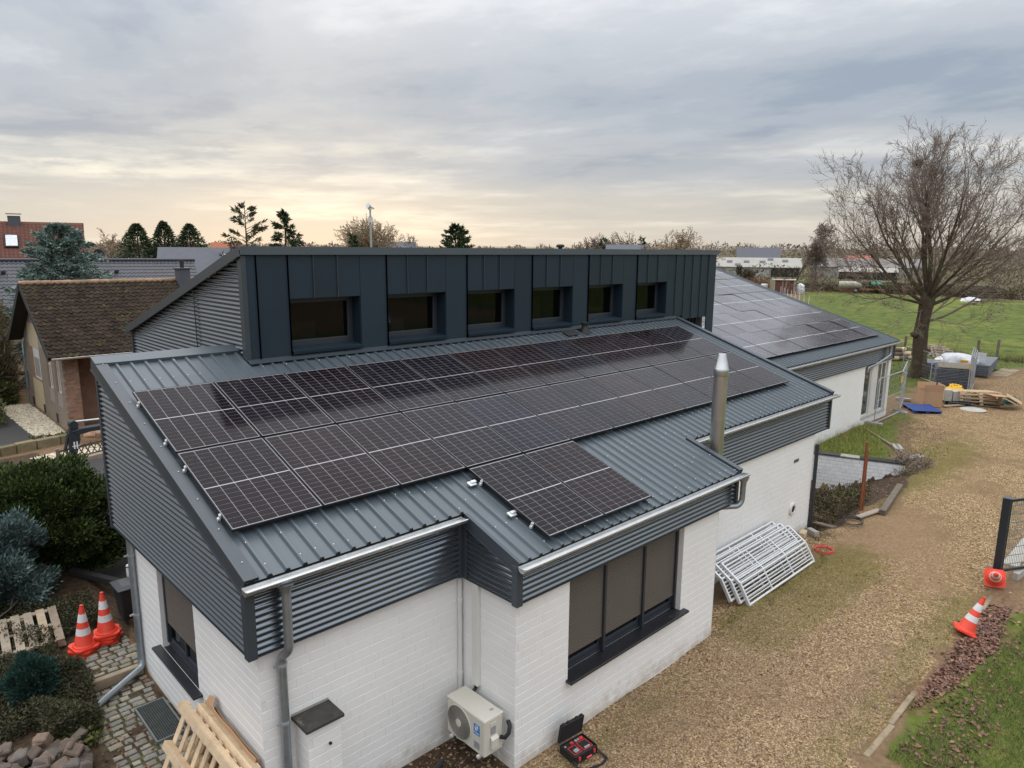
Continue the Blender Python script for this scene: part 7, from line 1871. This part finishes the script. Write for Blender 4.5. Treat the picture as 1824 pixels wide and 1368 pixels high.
MB().box(-2.0, 1.75, -1.4, 1.4, 2.15, 2.27, Ms).build('roof', MATS['far_white'], sh)
b = MB()
for x in (-1.5, -.25, .25, 1.5): b.box(x-.05, x+.05, -1.24, -1.2, 0, 2.15, Ms)
b.build('corner_board', MATS['far_white'], sh)
b = MB(); b.lathe([(.7, 0), (.75, .6), (.6, 1.4), (.1, 1.7)], 12, (113.2, 41.2, 0)); tag(b.build('covered_heap', MATS['film_white'], smooth=50), 'pale tarpaulin covered heap right of the brown shed', 'heap')
b = MB(); b.box(109.3, 110.3, 45.4, 46.2, .3, 1.5); tag(b.build('water_tank', MATS['film_white'], bev=.1), 'pale blue water tank left of the brown shed', 'water tank')
tr = thing('tank_trailer', 'cream liquid tank on a two wheel trailer at the far edge of the meadow', 'trailer', (121.5, 36.2, 0))
Mt = Matrix.Translation((121.5, 36.4, 0)) @ Matrix.Rotation(R(-69), 4, 'Z')
b = MB(); b.tube([Mt @ Vector((x, 0, 1.35)) for x in (-1.75, -1.65, 1.65, 1.75)], [.5, .62, .62, .5], 16); b.build('tank', MATS['tank'], tr, smooth=40)
b = MB(); b.box(-1.9, 5.2, -.35, .35, .62, .76, Mt); b.build('chassis', MATS['rust'], tr)
for s in (-.75, .75):
    b = MB(); b.lathe([(.48, -.12), (.5, 0), (.48, .12)], 16, M=Mt @ Matrix.Translation((.9, s, .5)) @ Matrix.Rotation(R(90), 4, 'X')); w = b.build('wheel', MATS['rubber'], tr, smooth=40)
    b = MB(); b.lathe([(.22, -.14), (.22, .14)], 12, M=Mt @ Matrix.Translation((.9, s, .5)) @ Matrix.Rotation(R(90), 4, 'X')); b.build('rim', MATS['far_white'], w)
for i in range(34):
    f = rnd.random(); x = 124+4*rnd.random(); y = 45-30*f; h = rnd.uniform(.5, 1.9)
    t = thing('timber_pile', 'weathered timber and crate pile in the storage yard beyond the meadow', 'timber pile', (x, y, 0), R(-69)+rnd.gauss(0, .2), group='timber and crate piles in the far yard')
    b = MB(); z = 0; L = rnd.uniform(1.5, 4)
    while z < h: b.box(-L/2+rnd.uniform(-.3, .3), L/2+rnd.uniform(-.3, .3), -.6, .6, z, z+.22); z += .34
    b.build('boards', MATS['junk'], t, local=True)
for i, (x, y, m, lab) in enumerate(((120.6, 44.0, 'shrub_green', 'bright green tarpaulin on a far timber pile'), (125.5, 33.8, 'net_green', 'teal tarpaulin on a far timber pile behind the tank'), (108.0, 15.3, 'film_white', 'small white container in the scrub left of the big tree'), (111.5, -14.5, 'film_white', 'white covered heap at the far right edge'))):
    b = MB(); b.lathe([(1.0, 0), (.9, .35), (.3, .6), (.02, .62)], 10, (x, y, [1.35, 1.3, .4, .5][i]), M=Matrix.Diagonal((.8, 1.3, 1, 1))); tag(b.build('tarpaulin', MATS[m], smooth=60), lab, 'tarpaulin')
